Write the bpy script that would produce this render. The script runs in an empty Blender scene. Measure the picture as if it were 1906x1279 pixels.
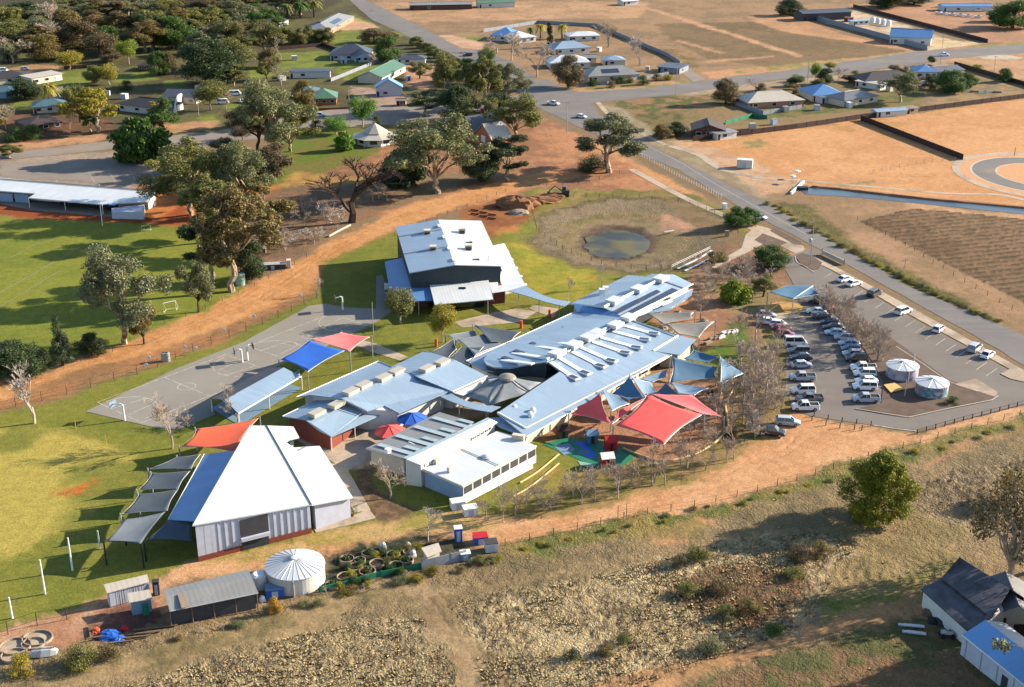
import bpy, bmesh, math, random
import numpy as np
from mathutils import Vector, Matrix
R = math.radians
scene = bpy.context.scene
# ---------------- camera, sky, sun, exposure ----------------
CAM_H, PITCH, FPX = 105.0, 22.0, 2400.0
cam_d = bpy.data.cameras.new('camera'); cam_d.sensor_width = 36.0
cam_d.lens = 36.0*FPX/1906.0; cam_d.clip_start = 1.0; cam_d.clip_end = 30000.0
cam = bpy.data.objects.new('camera', cam_d); scene.collection.objects.link(cam)
cam.location = (0, 0, CAM_H); cam.rotation_euler = (R(90-PITCH), 0, 0)
scene.camera = cam
SUN_EL, SHX, SHY = R(22.0), -0.951, -0.309      # shadows run towards (-x, -y)
world = bpy.data.worlds.new('World'); scene.world = world; world.use_nodes = True
wn = world.node_tree; wn.nodes.clear()
sky = wn.nodes.new('ShaderNodeTexSky'); sky.sky_type = 'NISHITA'; sky.sun_disc = False
sky.sun_elevation = SUN_EL
sky.sun_rotation = math.atan2(-SHX, -SHY)       # clockwise from +Y
sky.air_density = 1.0; sky.dust_density = 0.6; sky.ozone_density = 2.0
bg = wn.nodes.new('ShaderNodeBackground'); bg.inputs['Strength'].default_value = 0.097
wo = wn.nodes.new('ShaderNodeOutputWorld')
wn.links.new(sky.outputs[0], bg.inputs[0]); wn.links.new(bg.outputs[0], wo.inputs[0])
sun_d = bpy.data.lights.new('sun', 'SUN'); sun_d.energy = 5.0; sun_d.angle = R(0.5); sun_d.color = (1.0, 0.87, 0.70)
sun = bpy.data.objects.new('sun', sun_d); scene.collection.objects.link(sun)
_sd = Vector((-SHX*math.cos(SUN_EL), -SHY*math.cos(SUN_EL), math.sin(SUN_EL)))
sun.rotation_euler = _sd.to_track_quat('Z', 'Y').to_euler()
scene.view_settings.view_transform = 'Standard'; scene.view_settings.look = 'None'
scene.view_settings.gamma = 1.0; scene.view_settings.exposure = 1.62
random.seed(7); rng = np.random.default_rng(7)
# ---------------- pixel <-> world ----------------
_ct, _st = math.cos(R(PITCH)), math.sin(R(PITCH))
def G(px, py, z=0.0):
    u, v = px-953.0, py-639.5
    d = Vector((u, FPX*_ct - v*_st, -FPX*_st - v*_ct))
    t = (z-CAM_H)/d.z
    return Vector((d.x*t, d.y*t, z))
def ztop(bx, by, ty):
    b = G(bx, by); v = ty-639.5
    return CAM_H + b.y*(-FPX*_st - v*_ct)/(FPX*_ct - v*_st)
def mpp(bx, by):                                  # metres per photo pixel across, at a ground point
    return (G(bx+1, by)-G(bx, by)).x
# ---------------- materials ----------------
def lin(c): c /= 255.0; return c/12.92 if c <= .04045 else ((c+.055)/1.055)**2.4
def S(r, g, b, k=1.0): return (lin(r)*k, lin(g)*k, lin(b)*k)
K = 0.5
def T(r, g, b, k=K): return S(r, g, b, k)
M = {}
def nodes(name):
    m = bpy.data.materials.new(name); m.use_nodes = True
    nt = m.node_tree; b = nt.nodes['Principled BSDF']; M[name] = m
    return m, nt, b
def mix_rgb(nt, fac, a, b, mode='MIX'):
    n = nt.nodes.new('ShaderNodeMix'); n.data_type = 'RGBA'; n.blend_type = mode
    for s, v in ((0, fac), (6, a), (7, b)):
        if hasattr(v, 'is_output'): nt.links.new(v, n.inputs[s])
        else: n.inputs[s].default_value = v if s == 0 else (*v[:3], 1)
    return n.outputs[2]
def noise(nt, scale, detail=3, rough=.55, vec=None, kind='noise'):
    n = nt.nodes.new('ShaderNodeTexNoise'); n.inputs['Scale'].default_value = scale
    n.inputs['Detail'].default_value = detail; n.inputs['Roughness'].default_value = rough
    if vec is not None: nt.links.new(vec, n.inputs['Vector'])
    return n.outputs['Fac']
def ramp(nt, fac, lo, hi, a=0.0, b=1.0):
    n = nt.nodes.new('ShaderNodeMapRange'); n.interpolation_type = 'SMOOTHSTEP'
    nt.links.new(fac, n.inputs[0])
    n.inputs[1].default_value = lo; n.inputs[2].default_value = hi; n.inputs[3].default_value = a; n.inputs[4].default_value = b
    return n.outputs[0]
def bump(nt, b, h, strength=.5, dist=.1):
    n = nt.nodes.new('ShaderNodeBump'); n.inputs['Strength'].default_value = strength; n.inputs['Distance'].default_value = dist
    nt.links.new(h, n.inputs['Height']); nt.links.new(n.outputs[0], b.inputs['Normal'])
def wpos(nt):
    g = nt.nodes.new('ShaderNodeNewGeometry'); return g.outputs['Position']
def mat(name, col, rough=.8, var=.18, scale=1.0, metal=0.0, b2=0.0, col2=None, spec=.3, s2=.12):
    """worn plain surface: fine and broad noise over one colour, a second colour in patches"""
    m, nt, b = nodes(name); p = wpos(nt)
    f = ramp(nt, noise(nt, scale, 4, .65, p), .25, .75)
    c1 = tuple(x*(1-var) for x in col); c2 = tuple(min(1, x*(1+var)) for x in col)
    c = mix_rgb(nt, f, c1, c2)
    if col2 is not None: c = mix_rgb(nt, ramp(nt, noise(nt, s2, 5, .6, p), .45, .65), c, col2)
    nt.links.new(c, b.inputs['Base Color'])
    b.inputs['Roughness'].default_value = rough; b.inputs['Metallic'].default_value = metal
    b.inputs['Specular IOR Level'].default_value = spec
    if b2: bump(nt, b, noise(nt, scale*3, 3, .6, p), b2, .05)
    return m
def roofmat(name, col, rough=.45, rib=.76, dirt=.12, spec=.5):
    """profiled sheet metal: ribs down the fall (UV.x along the eave), sheet laps, streaks of dirt"""
    m, nt, b = nodes(name)
    uv = nt.nodes.new('ShaderNodeUVMap').outputs[0]
    sep = nt.nodes.new('ShaderNodeSeparateXYZ'); nt.links.new(uv, sep.inputs[0])
    w = nt.nodes.new('ShaderNodeMath'); w.operation = 'MULTIPLY'; w.inputs[1].default_value = 2*math.pi/rib
    nt.links.new(sep.outputs[0], w.inputs[0])
    sn = nt.nodes.new('ShaderNodeMath'); sn.operation = 'SINE'; nt.links.new(w.outputs[0], sn.inputs[0])
    mp = nt.nodes.new('ShaderNodeMapping'); mp.inputs['Scale'].default_value = (1.2, .12, 1); nt.links.new(uv, mp.inputs[0])
    st = noise(nt, 1.0, 4, .6, mp.outputs[0]); big = noise(nt, .12, 3, .5, wpos(nt))
    c = mix_rgb(nt, ramp(nt, st, .35, .8), col, tuple(x*(1-dirt*1.6) for x in col))
    c = mix_rgb(nt, ramp(nt, big, .35, .65), c, tuple(x*(1-dirt) for x in col))
    c = mix_rgb(nt, ramp(nt, sn.outputs[0], .75, 1.0, 0, .10), c, tuple(x*.6 for x in col))
    fl = nt.nodes.new('ShaderNodeMath'); fl.operation = 'SNAP'; fl.inputs[1].default_value = rib*2; nt.links.new(sep.outputs[0], fl.inputs[0])
    cb = nt.nodes.new('ShaderNodeCombineXYZ'); nt.links.new(fl.outputs[0], cb.inputs[0]); f2 = nt.nodes.new('ShaderNodeMath'); f2.operation = 'SNAP'; f2.inputs[1].default_value = 6.0; nt.links.new(sep.outputs[1], f2.inputs[0]); nt.links.new(f2.outputs[0], cb.inputs[1])
    wh = nt.nodes.new('ShaderNodeTexWhiteNoise'); nt.links.new(cb.outputs[0], wh.inputs['Vector'])
    c = mix_rgb(nt, ramp(nt, wh.outputs['Value'], 0, 1, 0, .5), c, tuple(x*.82 for x in col))
    nt.links.new(c, b.inputs['Base Color']); b.inputs['Roughness'].default_value = rough
    b.inputs['Specular IOR Level'].default_value = spec; b.inputs['Metallic'].default_value = 0.15
    bump(nt, b, sn.outputs[0], .18, .02)
    return m
# roofs
roofmat('roof_pale_sky_tint', S(178, 205, 228, .52), dirt=.16); roofmat('roof_white', S(232, 236, 236, .66), dirt=.10)  # pale blue holds the sky's light on pale metal roofs, put into colour
roofmat('roof_blue_and_shade', S(112, 165, 220, .6), dirt=.14); roofmat('roof_grey', S(178, 178, 174, .5)); roofmat('roof_slate', S(108, 112, 122, .4))  # blue of blue roofs, also shade put into slopes turned from the sun
roofmat('roof_brown', S(92, 72, 66, .5), rough=.7); roofmat('roof_dark', S(70, 66, 68, .5), rough=.7); roofmat('roof_green', S(112, 158, 122, .5))
roofmat('roof_cream', S(222, 210, 190, .6)); roofmat('roof_tan', S(190, 165, 140, .5)); roofmat('roof_teal', S(110, 150, 160, .45)); roofmat('roof_strong_blue', S(120, 172, 222, .75))
roofmat('roof_old_tin', S(150, 150, 155, .4), dirt=.3)
mat('white_paint', S(235, 235, 230, .7), .5, .06); mat('cream_wall', S(225, 210, 185, .6), .8, .1, .6)
mat('white_wall', S(228, 226, 220, .6), .7, .08, .7); mat('pink_brick', S(205, 150, 125, .55), .85, .15, 2.5)
mat('red_brick', S(150, 78, 60, .55), .9, .2, 3); mat('orange_brick', S(200, 125, 85, .55), .9, .2, 3)
mat('brown_brick', S(120, 85, 68, .5), .9, .2, 3); mat('grey_clad', S(188, 192, 205, .72), .55, .08, .8)
mat('dark_clad', S(62, 72, 78, .5), .6, .12, .8); mat('blue_clad_and_shade', S(150, 178, 205, .55), .6, .1, .8)
mat('glass_dark', S(28, 34, 42, .8), .12, .15, 1, spec=.8); mat('shutter_dark', S(78, 78, 82, .5), .6, .15, 1)
mat('concrete', S(200, 180, 155, .55), .9, .14, .8, b2=.2, col2=S(170, 150, 128, .5)); mat('kerb', S(205, 195, 178, .55), .9, .1, 1)
mat('steel_post', S(190, 190, 188, .6), .45, .1, 1, .3); mat('timber', S(135, 112, 88, .5), .9, .25, 3); mat('dark_timber', S(72, 54, 45, .5), .9, .25, 3)
mat('line_paint', S(215, 210, 200, .6), .8, .2, 2.5, col2=S(175, 165, 150, .5), s2=.8)
mat('black_steel', S(40, 42, 44, .6), .5, .1); mat('sheet_fence_brown', S(78, 52, 46, .5), .7, .12, .5); mat('sheet_fence_grey', S(160, 166, 176, .5), .6, .1, .5)
mat('solar', S(52, 58, 76, .6), .18, .15, .6, spec=.8); mat('skylight', S(225, 232, 232, .72), .35, .1, .8); mat('skylight_blue', S(196, 214, 218, .52), .4, .1, .8)
mat('bark_pale', S(205, 180, 150, .55), .85, .25, 1.5, col2=S(120, 98, 80, .5), s2=.8); mat('bark_dark', S(92, 76, 62, .5), .95, .25, 2); mat('bark_grey', S(190, 170, 150, .58), .95, .2, 2)
mat('bark_ash', S(210, 195, 180, .55), .9, .15, 2)
mat('rubber', S(30, 30, 32, .8), .9, .1); mat('chrome', S(190, 190, 195, .7), .25, .05, 1, .8); mat('lamp_red', S(170, 25, 20, .7), .3, .05)
mat('lamp_clear', S(220, 225, 230, .8), .2, .05); mat('plastic_blue', S(40, 100, 190, .7), .5, .1, 1.5); mat('plastic_red', S(190, 35, 40, .7), .5, .1, 1.5)
mat('plastic_orange', S(235, 95, 50, .7), .5, .1, 1.5); mat('plastic_yellow', S(215, 165, 40, .7), .5, .12, 1.5); mat('plastic_green', S(40, 130, 95, .6), .6, .15, 1.5)
mat('plastic_white', S(232, 232, 228, .72), .5, .08, 1.5); mat('tank_green', S(150, 185, 165, .6), .5, .06)
mat('stone', S(190, 170, 145, .5), .95, .25, 2, b2=.5); mat('soil_pile', S(160, 112, 75, .5), .98, .25, 1.2, b2=.7); mat('black_soil', S(80, 62, 52, .5), .98, .3, 1.2, b2=.5)
mat('foil', S(205, 205, 200, .6), .35, .2, 1.2, .2); mat('hose', S(225, 190, 120, .6), .6, .1)
mat('ochre_floor', S(215, 170, 100, .52), .95, .15, .8)
def fabric(name, col):
    m, nt, b = nodes(name); p = wpos(nt)
    f = ramp(nt, noise(nt, .5, 4, .6, p), .3, .7)
    c = mix_rgb(nt, f, tuple(x*.88 for x in col), col)
    nt.links.new(c, b.inputs['Base Color']); b.inputs['Roughness'].default_value = .75
    tr = nt.nodes.new('ShaderNodeBsdfTranslucent'); nt.links.new(c, tr.inputs[0])
    mx = nt.nodes.new('ShaderNodeMixShader'); mx.inputs[0].default_value = .12
    nt.links.new(b.outputs[0], mx.inputs[1]); nt.links.new(tr.outputs[0], mx.inputs[2])
    nt.links.new(mx.outputs[0], nt.nodes['Material Output'].inputs[0])
for n_, c_ in (('sail_red', S(246, 92, 84, .8)), ('sail_pink', S(248, 120, 118, .8)), ('sail_blue', S(34, 104, 205, .72)), ('sail_orange', S(238, 105, 65, .62)),
               ('sail_steel', S(95, 145, 180, .52)), ('sail_grey', S(136, 148, 158, .48)), ('sail_charcoal', S(88, 104, 118, .42)), ('sail_pale', S(168, 176, 178, .5)), ('sail_sand', S(185, 180, 165, .45)), ('sail_sky', S(140, 175, 205, .52))):
    fabric(n_, c_)
def objcol(name, rough=.35, spec=.5, leaf=False, coat=0.0, bark=False):
    m, nt, b = nodes(name)
    oi = nt.nodes.new('ShaderNodeObjectInfo'); c = oi.outputs['Color']
    if leaf:
        g = nt.nodes.new('ShaderNodeNewGeometry')
        hs = nt.nodes.new('ShaderNodeHueSaturation'); nt.links.new(c, hs.inputs['Color'])
        mr = nt.nodes.new('ShaderNodeMapRange'); nt.links.new(g.outputs['Random Per Island'], mr.inputs[0]); mr.inputs[3].default_value = .5; mr.inputs[4].default_value = 1.55
        nt.links.new(mr.outputs[0], hs.inputs['Value'])
        big = noise(nt, .35, 3, .6, g.outputs['Position'])
        nt.links.new(ramp(nt, big, .3, .7, .478, .512), hs.inputs['Hue'])
        c = hs.outputs[0]
        tr = nt.nodes.new('ShaderNodeBsdfTranslucent'); nt.links.new(c, tr.inputs[0])
        mx = nt.nodes.new('ShaderNodeMixShader'); mx.inputs[0].default_value = .22
        nt.links.new(b.outputs[0], mx.inputs[1]); nt.links.new(tr.outputs[0], mx.inputs[2])
        nt.links.new(mx.outputs[0], nt.nodes['Material Output'].inputs[0])
    nt.links.new(c, b.inputs['Base Color']); b.inputs['Roughness'].default_value = rough
    b.inputs['Specular IOR Level'].default_value = spec
    if coat: b.inputs['Coat Weight'].default_value = coat; b.inputs['Coat Roughness'].default_value = .08
objcol('leaf', .6, .25, True); objcol('car_paint', .35, .5, False, .6)
# asphalt
def asphalt(name, col, col2, patch=.1):
    m, nt, b = nodes(name); p = wpos(nt)
    c = mix_rgb(nt, ramp(nt, noise(nt, patch, 5, .65, p), .35, .7), col, col2)
    c = mix_rgb(nt, ramp(nt, noise(nt, 4.0, 3, .7, p), .3, .75, 0, .3), c, tuple(x*.7 for x in col))
    mp = nt.nodes.new('ShaderNodeMapping'); mp.inputs['Rotation'].default_value = (0, 0, R(38)); mp.inputs['Scale'].default_value = (.02, .6, 1); nt.links.new(p, mp.inputs[0])
    c = mix_rgb(nt, ramp(nt, noise(nt, 1.0, 3, .6, mp.outputs[0]), .45, .75, 0, .35), c, tuple(x*1.2 for x in col2))
    c = mix_rgb(nt, ramp(nt, noise(nt, .035, 5, .7, p), .56, .72, 0, .45), c, T(196, 160, 124))
    nt.links.new(c, b.inputs['Base Color']); b.inputs['Roughness'].default_value = .92; b.inputs['Specular IOR Level'].default_value = .2
    bump(nt, b, noise(nt, 6, 3, .6, p), .3, .03)
asphalt('asphalt', T(134, 130, 128), T(148, 141, 134)); asphalt('asphalt_old', T(168, 155, 140), T(148, 138, 128)); asphalt('court', T(172, 165, 152), T(158, 152, 142), .06)
asphalt('carpark', T(146, 138, 128), T(134, 126, 120), .08); asphalt('mulch', T(128, 108, 92), T(108, 88, 74), .4)
def water(name, col, col2):
    m, nt, b = nodes(name); p = wpos(nt)
    c = mix_rgb(nt, ramp(nt, noise(nt, .09, 3, .5, p), .4, .6), col, col2)
    nt.links.new(c, b.inputs['Base Color']); b.inputs['Roughness'].default_value = .35; b.inputs['Specular IOR Level'].default_value = .2
    bump(nt, b, noise(nt, 1.2, 3, .6, p), .15, .03)
water('pond_water', S(132, 118, 56, .45), S(86, 90, 80, .35)); water('channel_water', S(110, 130, 145, .4), S(90, 112, 130, .4))
# ---------------- mesh building ----------------
def link(o): scene.collection.objects.link(o); return o
def new_mesh(name, verts, faces, material, parent=None, uvs=None, smooth=False):
    me = bpy.data.meshes.new(name)
    me.from_pydata([tuple(v) for v in verts], [], faces)
    if material is not None: me.materials.append(M[material] if isinstance(material, str) else material)
    if uvs is not None:
        ul = me.uv_layers.new(name='UVMap'); k = 0
        for f in uvs:
            for uv in f: ul.data[k].uv = uv; k += 1
    if smooth: me.polygons.foreach_set('use_smooth', [True]*len(me.polygons))
    o = bpy.data.objects.new(name, me); link(o)
    if parent is not None: o.parent = parent; o.matrix_parent_inverse = Matrix.Translation(-parent.location)
    return o
def np_mesh(name, V, Q, material, n=4, smooth=False):
    me = bpy.data.meshes.new(name); V = np.asarray(V, np.float32); Q = np.asarray(Q, np.int32)
    me.vertices.add(len(V)); me.vertices.foreach_set('co', V.ravel())
    me.loops.add(Q.size); me.loops.foreach_set('vertex_index', Q.ravel())
    me.polygons.add(len(Q)); me.polygons.foreach_set('loop_start', np.arange(0, Q.size, n, dtype=np.int32)); me.polygons.foreach_set('loop_total', np.full(len(Q), n, np.int32))
    if smooth: me.polygons.foreach_set('use_smooth', np.ones(len(Q), bool))
    me.materials.append(M[material]); me.update(calc_edges=True); return me
def tag(o, label=None, cat=None, group=None, kind=None):
    if label: o['label'] = label
    if cat: o['category'] = cat
    if group: o['group'] = group
    if kind: o['kind'] = kind
    return o
def thing(name, loc, label, cat, group=None, rot=0.0):
    o = bpy.data.objects.new(name, None); link(o); o.location = loc; o.rotation_euler = (0, 0, rot); o.empty_display_size = .5
    return tag(o, label, cat, group)
class MB:
    """collects shapes; build() links them as ONE mesh object"""
    def __init__(s): s.v = []; s.f = []; s.uv = []
    def add(s, v, f, uv=None):
        n = len(s.v); s.v += [Vector(p) for p in v]; s.f += [tuple(i+n for i in q) for q in f]
        s.uv += uv if uv else [[(0, 0)]*len(q) for q in f]
    def box(s, c, size, rot=0.0, ax=None):
        c = Vector(c); hx, hy, hz = size[0]/2, size[1]/2, size[2]/2
        m = Matrix.Rotation(rot, 3, 'Z')
        v = [c + m @ Vector((x*hx, y*hy, z*hz)) for x in (-1, 1) for y in (-1, 1) for z in (-1, 1)]
        s.add(v, [(0, 1, 3, 2), (4, 6, 7, 5), (0, 4, 5, 1), (2, 3, 7, 6), (0, 2, 6, 4), (1, 5, 7, 3)])
    def tube(s, pts, rad, n=8, cap=True):
        pts = [Vector(p) for p in pts]; rad = rad if hasattr(rad, '__len__') else [rad]*len(pts)
        rings = []; v = []; f = []
        for i, p in enumerate(pts):
            d = (pts[min(i+1, len(pts)-1)]-pts[max(i-1, 0)]).normalized()
            a = d.cross(Vector((0, 0, 1)) if abs(d.z) < .9 else Vector((1, 0, 0))).normalized(); b = d.cross(a)
            for k in range(n):
                t = 2*math.pi*k/n; v.append(p+(a*math.cos(t)+b*math.sin(t))*rad[i])
        for i in range(len(pts)-1):
            for k in range(n): f.append((i*n+k, i*n+(k+1) % n, (i+1)*n+(k+1) % n, (i+1)*n+k))
        if cap: f += [tuple(range(n))[::-1], tuple(range((len(pts)-1)*n, len(pts)*n))]
        s.add(v, f)
    def lathe(s, c, prof, n=32):
        c = Vector(c); v = []; f = []
        for r, z in prof:
            for k in range(n): t = 2*math.pi*k/n; v.append(c+Vector((r*math.cos(t), r*math.sin(t), z)))
        for i in range(len(prof)-1):
            for k in range(n): f.append((i*n+k, i*n+(k+1) % n, (i+1)*n+(k+1) % n, (i+1)*n+k))
        f.append(tuple(range(n))[::-1]); f.append(tuple(range((len(prof)-1)*n, len(prof)*n)))
        s.add(v, f)
    def slab(s, pts, th=.15, e=(0, 1)):
        """planar polygon with thickness, UV.x along edge e"""
        p = [Vector(q) for q in pts]; n = len(p)
        nz = sum(((p[i].x*p[(i+1) % n].y-p[(i+1) % n].x*p[i].y) for i in range(n)))
        if nz < 0: p = p[::-1]; e = (n-1-e[0], n-1-e[1])
        d = (p[e[1]]-p[e[0]]).normalized(); q = Vector((-d.y, d.x, 0)).normalized()
        lo = [v-Vector((0, 0, th)) for v in p]
        u = [((v-p[0]).dot(d), (v-p[0]).dot(q)) for v in p]
        f = [tuple(range(n)), tuple(range(2*n-1, n-1, -1))]; uv = [list(u), list(reversed(u))]
        for i in range(n): j = (i+1) % n; f.append((i, n+i, n+j, j)); uv.append([u[i], u[i], u[j], u[j]])
        s.add(p+lo, f, uv)
    def prism(s, poly, z0, z1):
        s.slab([(x, y, z1) for x, y in poly], z1-z0)
    def build(s, name, material, parent=None, smooth=False):
        return new_mesh(name, s.v, s.f, material, parent, s.uv, smooth)
def area(p): return sum(p[i][0]*p[(i+1) % len(p)][1]-p[(i+1) % len(p)][0]*p[i][1] for i in range(len(p)))/2
def walls(name, pts, material, parent, inset=.5, drop=.12, z0=-.3):
    """vertical walls under a roof outline (its points carry their own heights)"""
    p = [Vector(q) for q in pts]; n = len(p)
    if area(p) < 0: p = p[::-1]
    out = []
    for i in range(n):
        a, b, c = p[i-1], p[i], p[(i+1) % n]
        d1 = (b-a).to_2d().normalized(); d2 = (c-b).to_2d().normalized()
        n1 = Vector((-d1.y, d1.x)); n2 = Vector((-d2.y, d2.x)); m = (n1+n2)
        k = inset/max(.35, (1+n1.dot(n2))/1.0)
        out.append(Vector((b.x+m.x*k, b.y+m.y*k, b.z-drop)))
    mb = MB(); v = out+[Vector((q.x, q.y, z0)) for q in out]
    mb.add(v, [(i, (i+1) % n, n+(i+1) % n, n+i)[::-1] for i in range(n)]+[tuple(range(n))])
    return mb.build(name, material, parent), out
def panel(name, a, b, t0, t1, z0, z1, material, parent, out=.05, th=.06, flip=False, frame=None):
    """a window / door / board set proud of the wall line a-b (faces right of a->b)"""
    a, b = Vector((a[0], a[1], 0)), Vector((b[0], b[1], 0)); L = (b-a).length; d = (b-a)/L; nrm = Vector((d.y, -d.x, 0))*(-1 if flip else 1)
    if t0 <= 1.0 and t1 <= 1.0: t0, t1 = t0*L, t1*L
    c = a+d*((t0+t1)/2)+nrm*out; c.z = (z0+z1)/2
    mb = MB(); mb.box(c, (t1-t0, th, z1-z0), math.atan2(d.y, d.x)); o = mb.build(name, material, parent)
    if frame:
        fb = MB(); w = .09; r = math.atan2(d.y, d.x)
        for (s0, s1, y0, y1) in ((t0-w, t1+w, z1, z1+w), (t0-w, t1+w, z0-w, z0), (t0-w, t0, z0, z1), (t1, t1+w, z0, z1)):
            cc = a+d*((s0+s1)/2)+nrm*(out+.02); cc.z = (y0+y1)/2; fb.box(cc, (s1-s0, th, y1-y0), r)
        f = fb.build('window_frame', frame, o)
    return o
def sheet(name, pxs, z, material, label=None, cat=None, kind='structure', th=0.0, rag=0.0, world_pts=False, sub=0):
    p = [Vector(q) for q in pxs] if world_pts else [G(x, y) for x, y in pxs]
    q = []
    for i in range(len(p)):
        a, b = p[i], p[(i+1) % len(p)]; n = max(1, int((b-a).length/4)) if rag else 1
        for k in range(n):
            c = a.lerp(b, k/n)
            if rag: c = c+Vector((random.uniform(-rag, rag), random.uniform(-rag, rag), 0))
            q.append(c)
    if area(q) < 0: q = q[::-1]
    if th: mb = MB(); mb.slab([(v.x, v.y, z) for v in q], th+.05); o = mb.build(name, material)
    else: o = new_mesh(name, [(v.x, v.y, z) for v in q], [tuple(range(len(q)))], material)
    return tag(o, label, cat, None, kind)
def strip(name, pxs, width, z, material, parent=None, kind='structure', wp=False):
    """a line of given width in metres through points"""
    p = [Vector((q[0], q[1], 0)) for q in pxs] if wp else [G(x, y) for x, y in pxs]; L = []; Rr = []
    for i, c in enumerate(p):
        d = (p[min(i+1, len(p)-1)]-p[max(i-1, 0)]).normalized(); n = Vector((-d.y, d.x, 0))*width/2
        L.append(c+n); Rr.append(c-n)
    n = len(p); v = [(q.x, q.y, z) for q in L+Rr]; f = [(i, n+i, n+i+1, i+1) for i in range(n-1)]
    o = new_mesh(name, v, f, material, parent)
    if kind and parent is None: o['kind'] = kind
    return o
def smooth_path(p, n=6):
    """Catmull-Rom through pixel points"""
    o = []
    for i in range(len(p)-1):
        a, b, c, d = p[max(i-1, 0)], p[i], p[i+1], p[min(i+2, len(p)-1)]
        for k in range(n):
            t = k/n
            o.append(tuple(.5*((2*b[j])+(-a[j]+c[j])*t+(2*a[j]-5*b[j]+4*c[j]-d[j])*t*t+(-a[j]+3*b[j]-3*c[j]+d[j])*t**3) for j in (0, 1)))
    o.append(p[-1]); return o
def copy_tree(o, parent=None):
    c = o.copy(); scene.collection.objects.link(c)
    if parent is not None: c.parent = parent
    for ch in list(o.children): copy_tree(ch, c)
    return c
# ---------------- the ground: one sheet, coloured by what grows or lies there ----------------
def _lat(ix, iy, seed):
    h = (ix.astype(np.int64)*374761393 + iy.astype(np.int64)*668265263 + seed*974634777) & 0xffffffff
    h = ((h ^ (h >> 13))*1274126177) & 0xffffffff
    return ((h ^ (h >> 16)) & 0xffff)/65535.0
def vnoise(x, y, seed):
    ix, iy = np.floor(x), np.floor(y); fx, fy = x-ix, y-iy; fx = fx*fx*(3-2*fx); fy = fy*fy*(3-2*fy)
    a, b, c, d = _lat(ix, iy, seed), _lat(ix+1, iy, seed), _lat(ix, iy+1, seed), _lat(ix+1, iy+1, seed)
    return (a*(1-fx)+b*fx)*(1-fy)+(c*(1-fx)+d*fx)*fy
def fbm(x, y, s, seed, o=4, g=.55):
    t = 0; a = 1; n = 0
    for k in range(o): t = t+a*vnoise(x/s*2**k+17.3*k, y/s*2**k-9.1*k, seed+k); n += a; a *= g
    return t/n
def inpoly(x, y, p):
    r = np.zeros(x.shape, bool); n = len(p)
    for i in range(n):
        x0, y0 = p[i]; x1, y1 = p[(i+1) % n]
        if y0 == y1: continue
        c = ((y0 > y) != (y1 > y)) & (x < (x1-x0)*(y-y0)/(y1-y0)+x0); r ^= c
    return r
ys = [-200.0, -60.0, 20.0, 80.0, 120.0]; y = 140.0
while y < 1000: ys.append(y); y *= 1.0026 if y < 330 else 1.0034
ys += [1010, 1060, 1150, 1300, 1600, 2200, 3500, 6000, 12000]; ys = np.array(ys)
us = np.concatenate([[-9, -4, -2, -1.2, -.8, -.6], np.linspace(-.5, .5, 900), [.6, .8, 1.2, 2, 4, 9]])
YY, UU = np.meshgrid(ys, us, indexing='ij'); XX = UU*np.maximum(YY, 110.0)
gx, gy = XX.ravel(), YY.ravel()
wx = gx+(fbm(gx, gy, 7, 1)-.5)*5+(fbm(gx, gy, 1.6, 3, 3)-.5)*2.4; wy = gy+(fbm(gx, gy, 7, 5)-.5)*6+(fbm(gx, gy, 1.6, 8, 3)-.5)*2.6
sx = (fbm(gx, gy, .8, 61, 2)-.2)*2.2; sy = (fbm(gx, gy, .8, 71, 2)-.2)*2.6
n_lo = fbm(gx, gy, 22, 11, 4); n_mid = fbm(gx, gy, 5, 21, 4, .6); n_hi = fbm(gx, gy, 1.1, 31, 3, .6)
CA = np.tile(np.array(T(150, 126, 94)), (gx.size, 1)); TX = np.zeros(gx.size); H = np.zeros(gx.size)
def zone(px, a, b, mixn='mid', t=(.4, .6), crisp=False, tuft=0.0, k=K):
    p = [tuple(G(*q).xy) for q in px]
    if crisp: al = inpoly(gx, gy, p).astype(float)
    else: al = (inpoly(wx, wy, p)*1.0+inpoly(wx+sx, wy+sy, p)+inpoly(wx-sy, wy+sx, p)+inpoly(wx-sx, wy-sy, p)+inpoly(wx+sy, wy-sx, p))/5
    m = al > 0
    n = {'mid': n_mid, 'lo': n_lo, 'hi': n_hi, 'mix': (n_lo*.45+n_mid*.35+n_hi*.2)}[mixn][m]
    f = np.clip((n-t[0])/(t[1]-t[0]), 0, 1); f = (f*f*(3-2*f))[:, None]
    am = al[m][:, None]
    CA[m] = CA[m]*(1-am)+am*(np.array(T(*a, k))*(1-f)+np.array(T(*b, k))*f); TX[m] = TX[m]*(1-al[m])+al[m]*tuft
    return m
# far land and the dry paddocks at the top
zone([(-900, -120), (2900, -120), (2900, 110), (1906, 95), (1560, 118), (1300, 152), (1100, 172), (960, 150), (870, 95), (700, 8)], (176, 142, 106), (150, 124, 92), 'mix')
zone([(690, 5), (960, 3), (1210, 3), (1190, 34), (1000, 36), (770, 42), (730, 25)], (206, 164, 124), (176, 142, 106), 'mix', (.42, .62))
zone([(1390, 30), (1470, 22), (1560, 62), (1700, 92), (1730, 104), (1560, 120), (1400, 138), (1330, 148), (1300, 135), (1480, 118), (1440, 60)], (214, 162, 118), (186, 144, 106), 'mix', (.4, .6))
zone([(1220, 45), (1400, 40), (1470, 62), (1580, 76), (1690, 96), (1560, 118), (1430, 126), (1320, 110), (1250, 75)], (150, 122, 88), (126, 108, 76), 'mix', (.4, .6), tuft=.3)
zone([(1195, 15), (1205, 13), (1500, 104), (1490, 108)], (214, 168, 128), (200, 156, 118))
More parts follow.
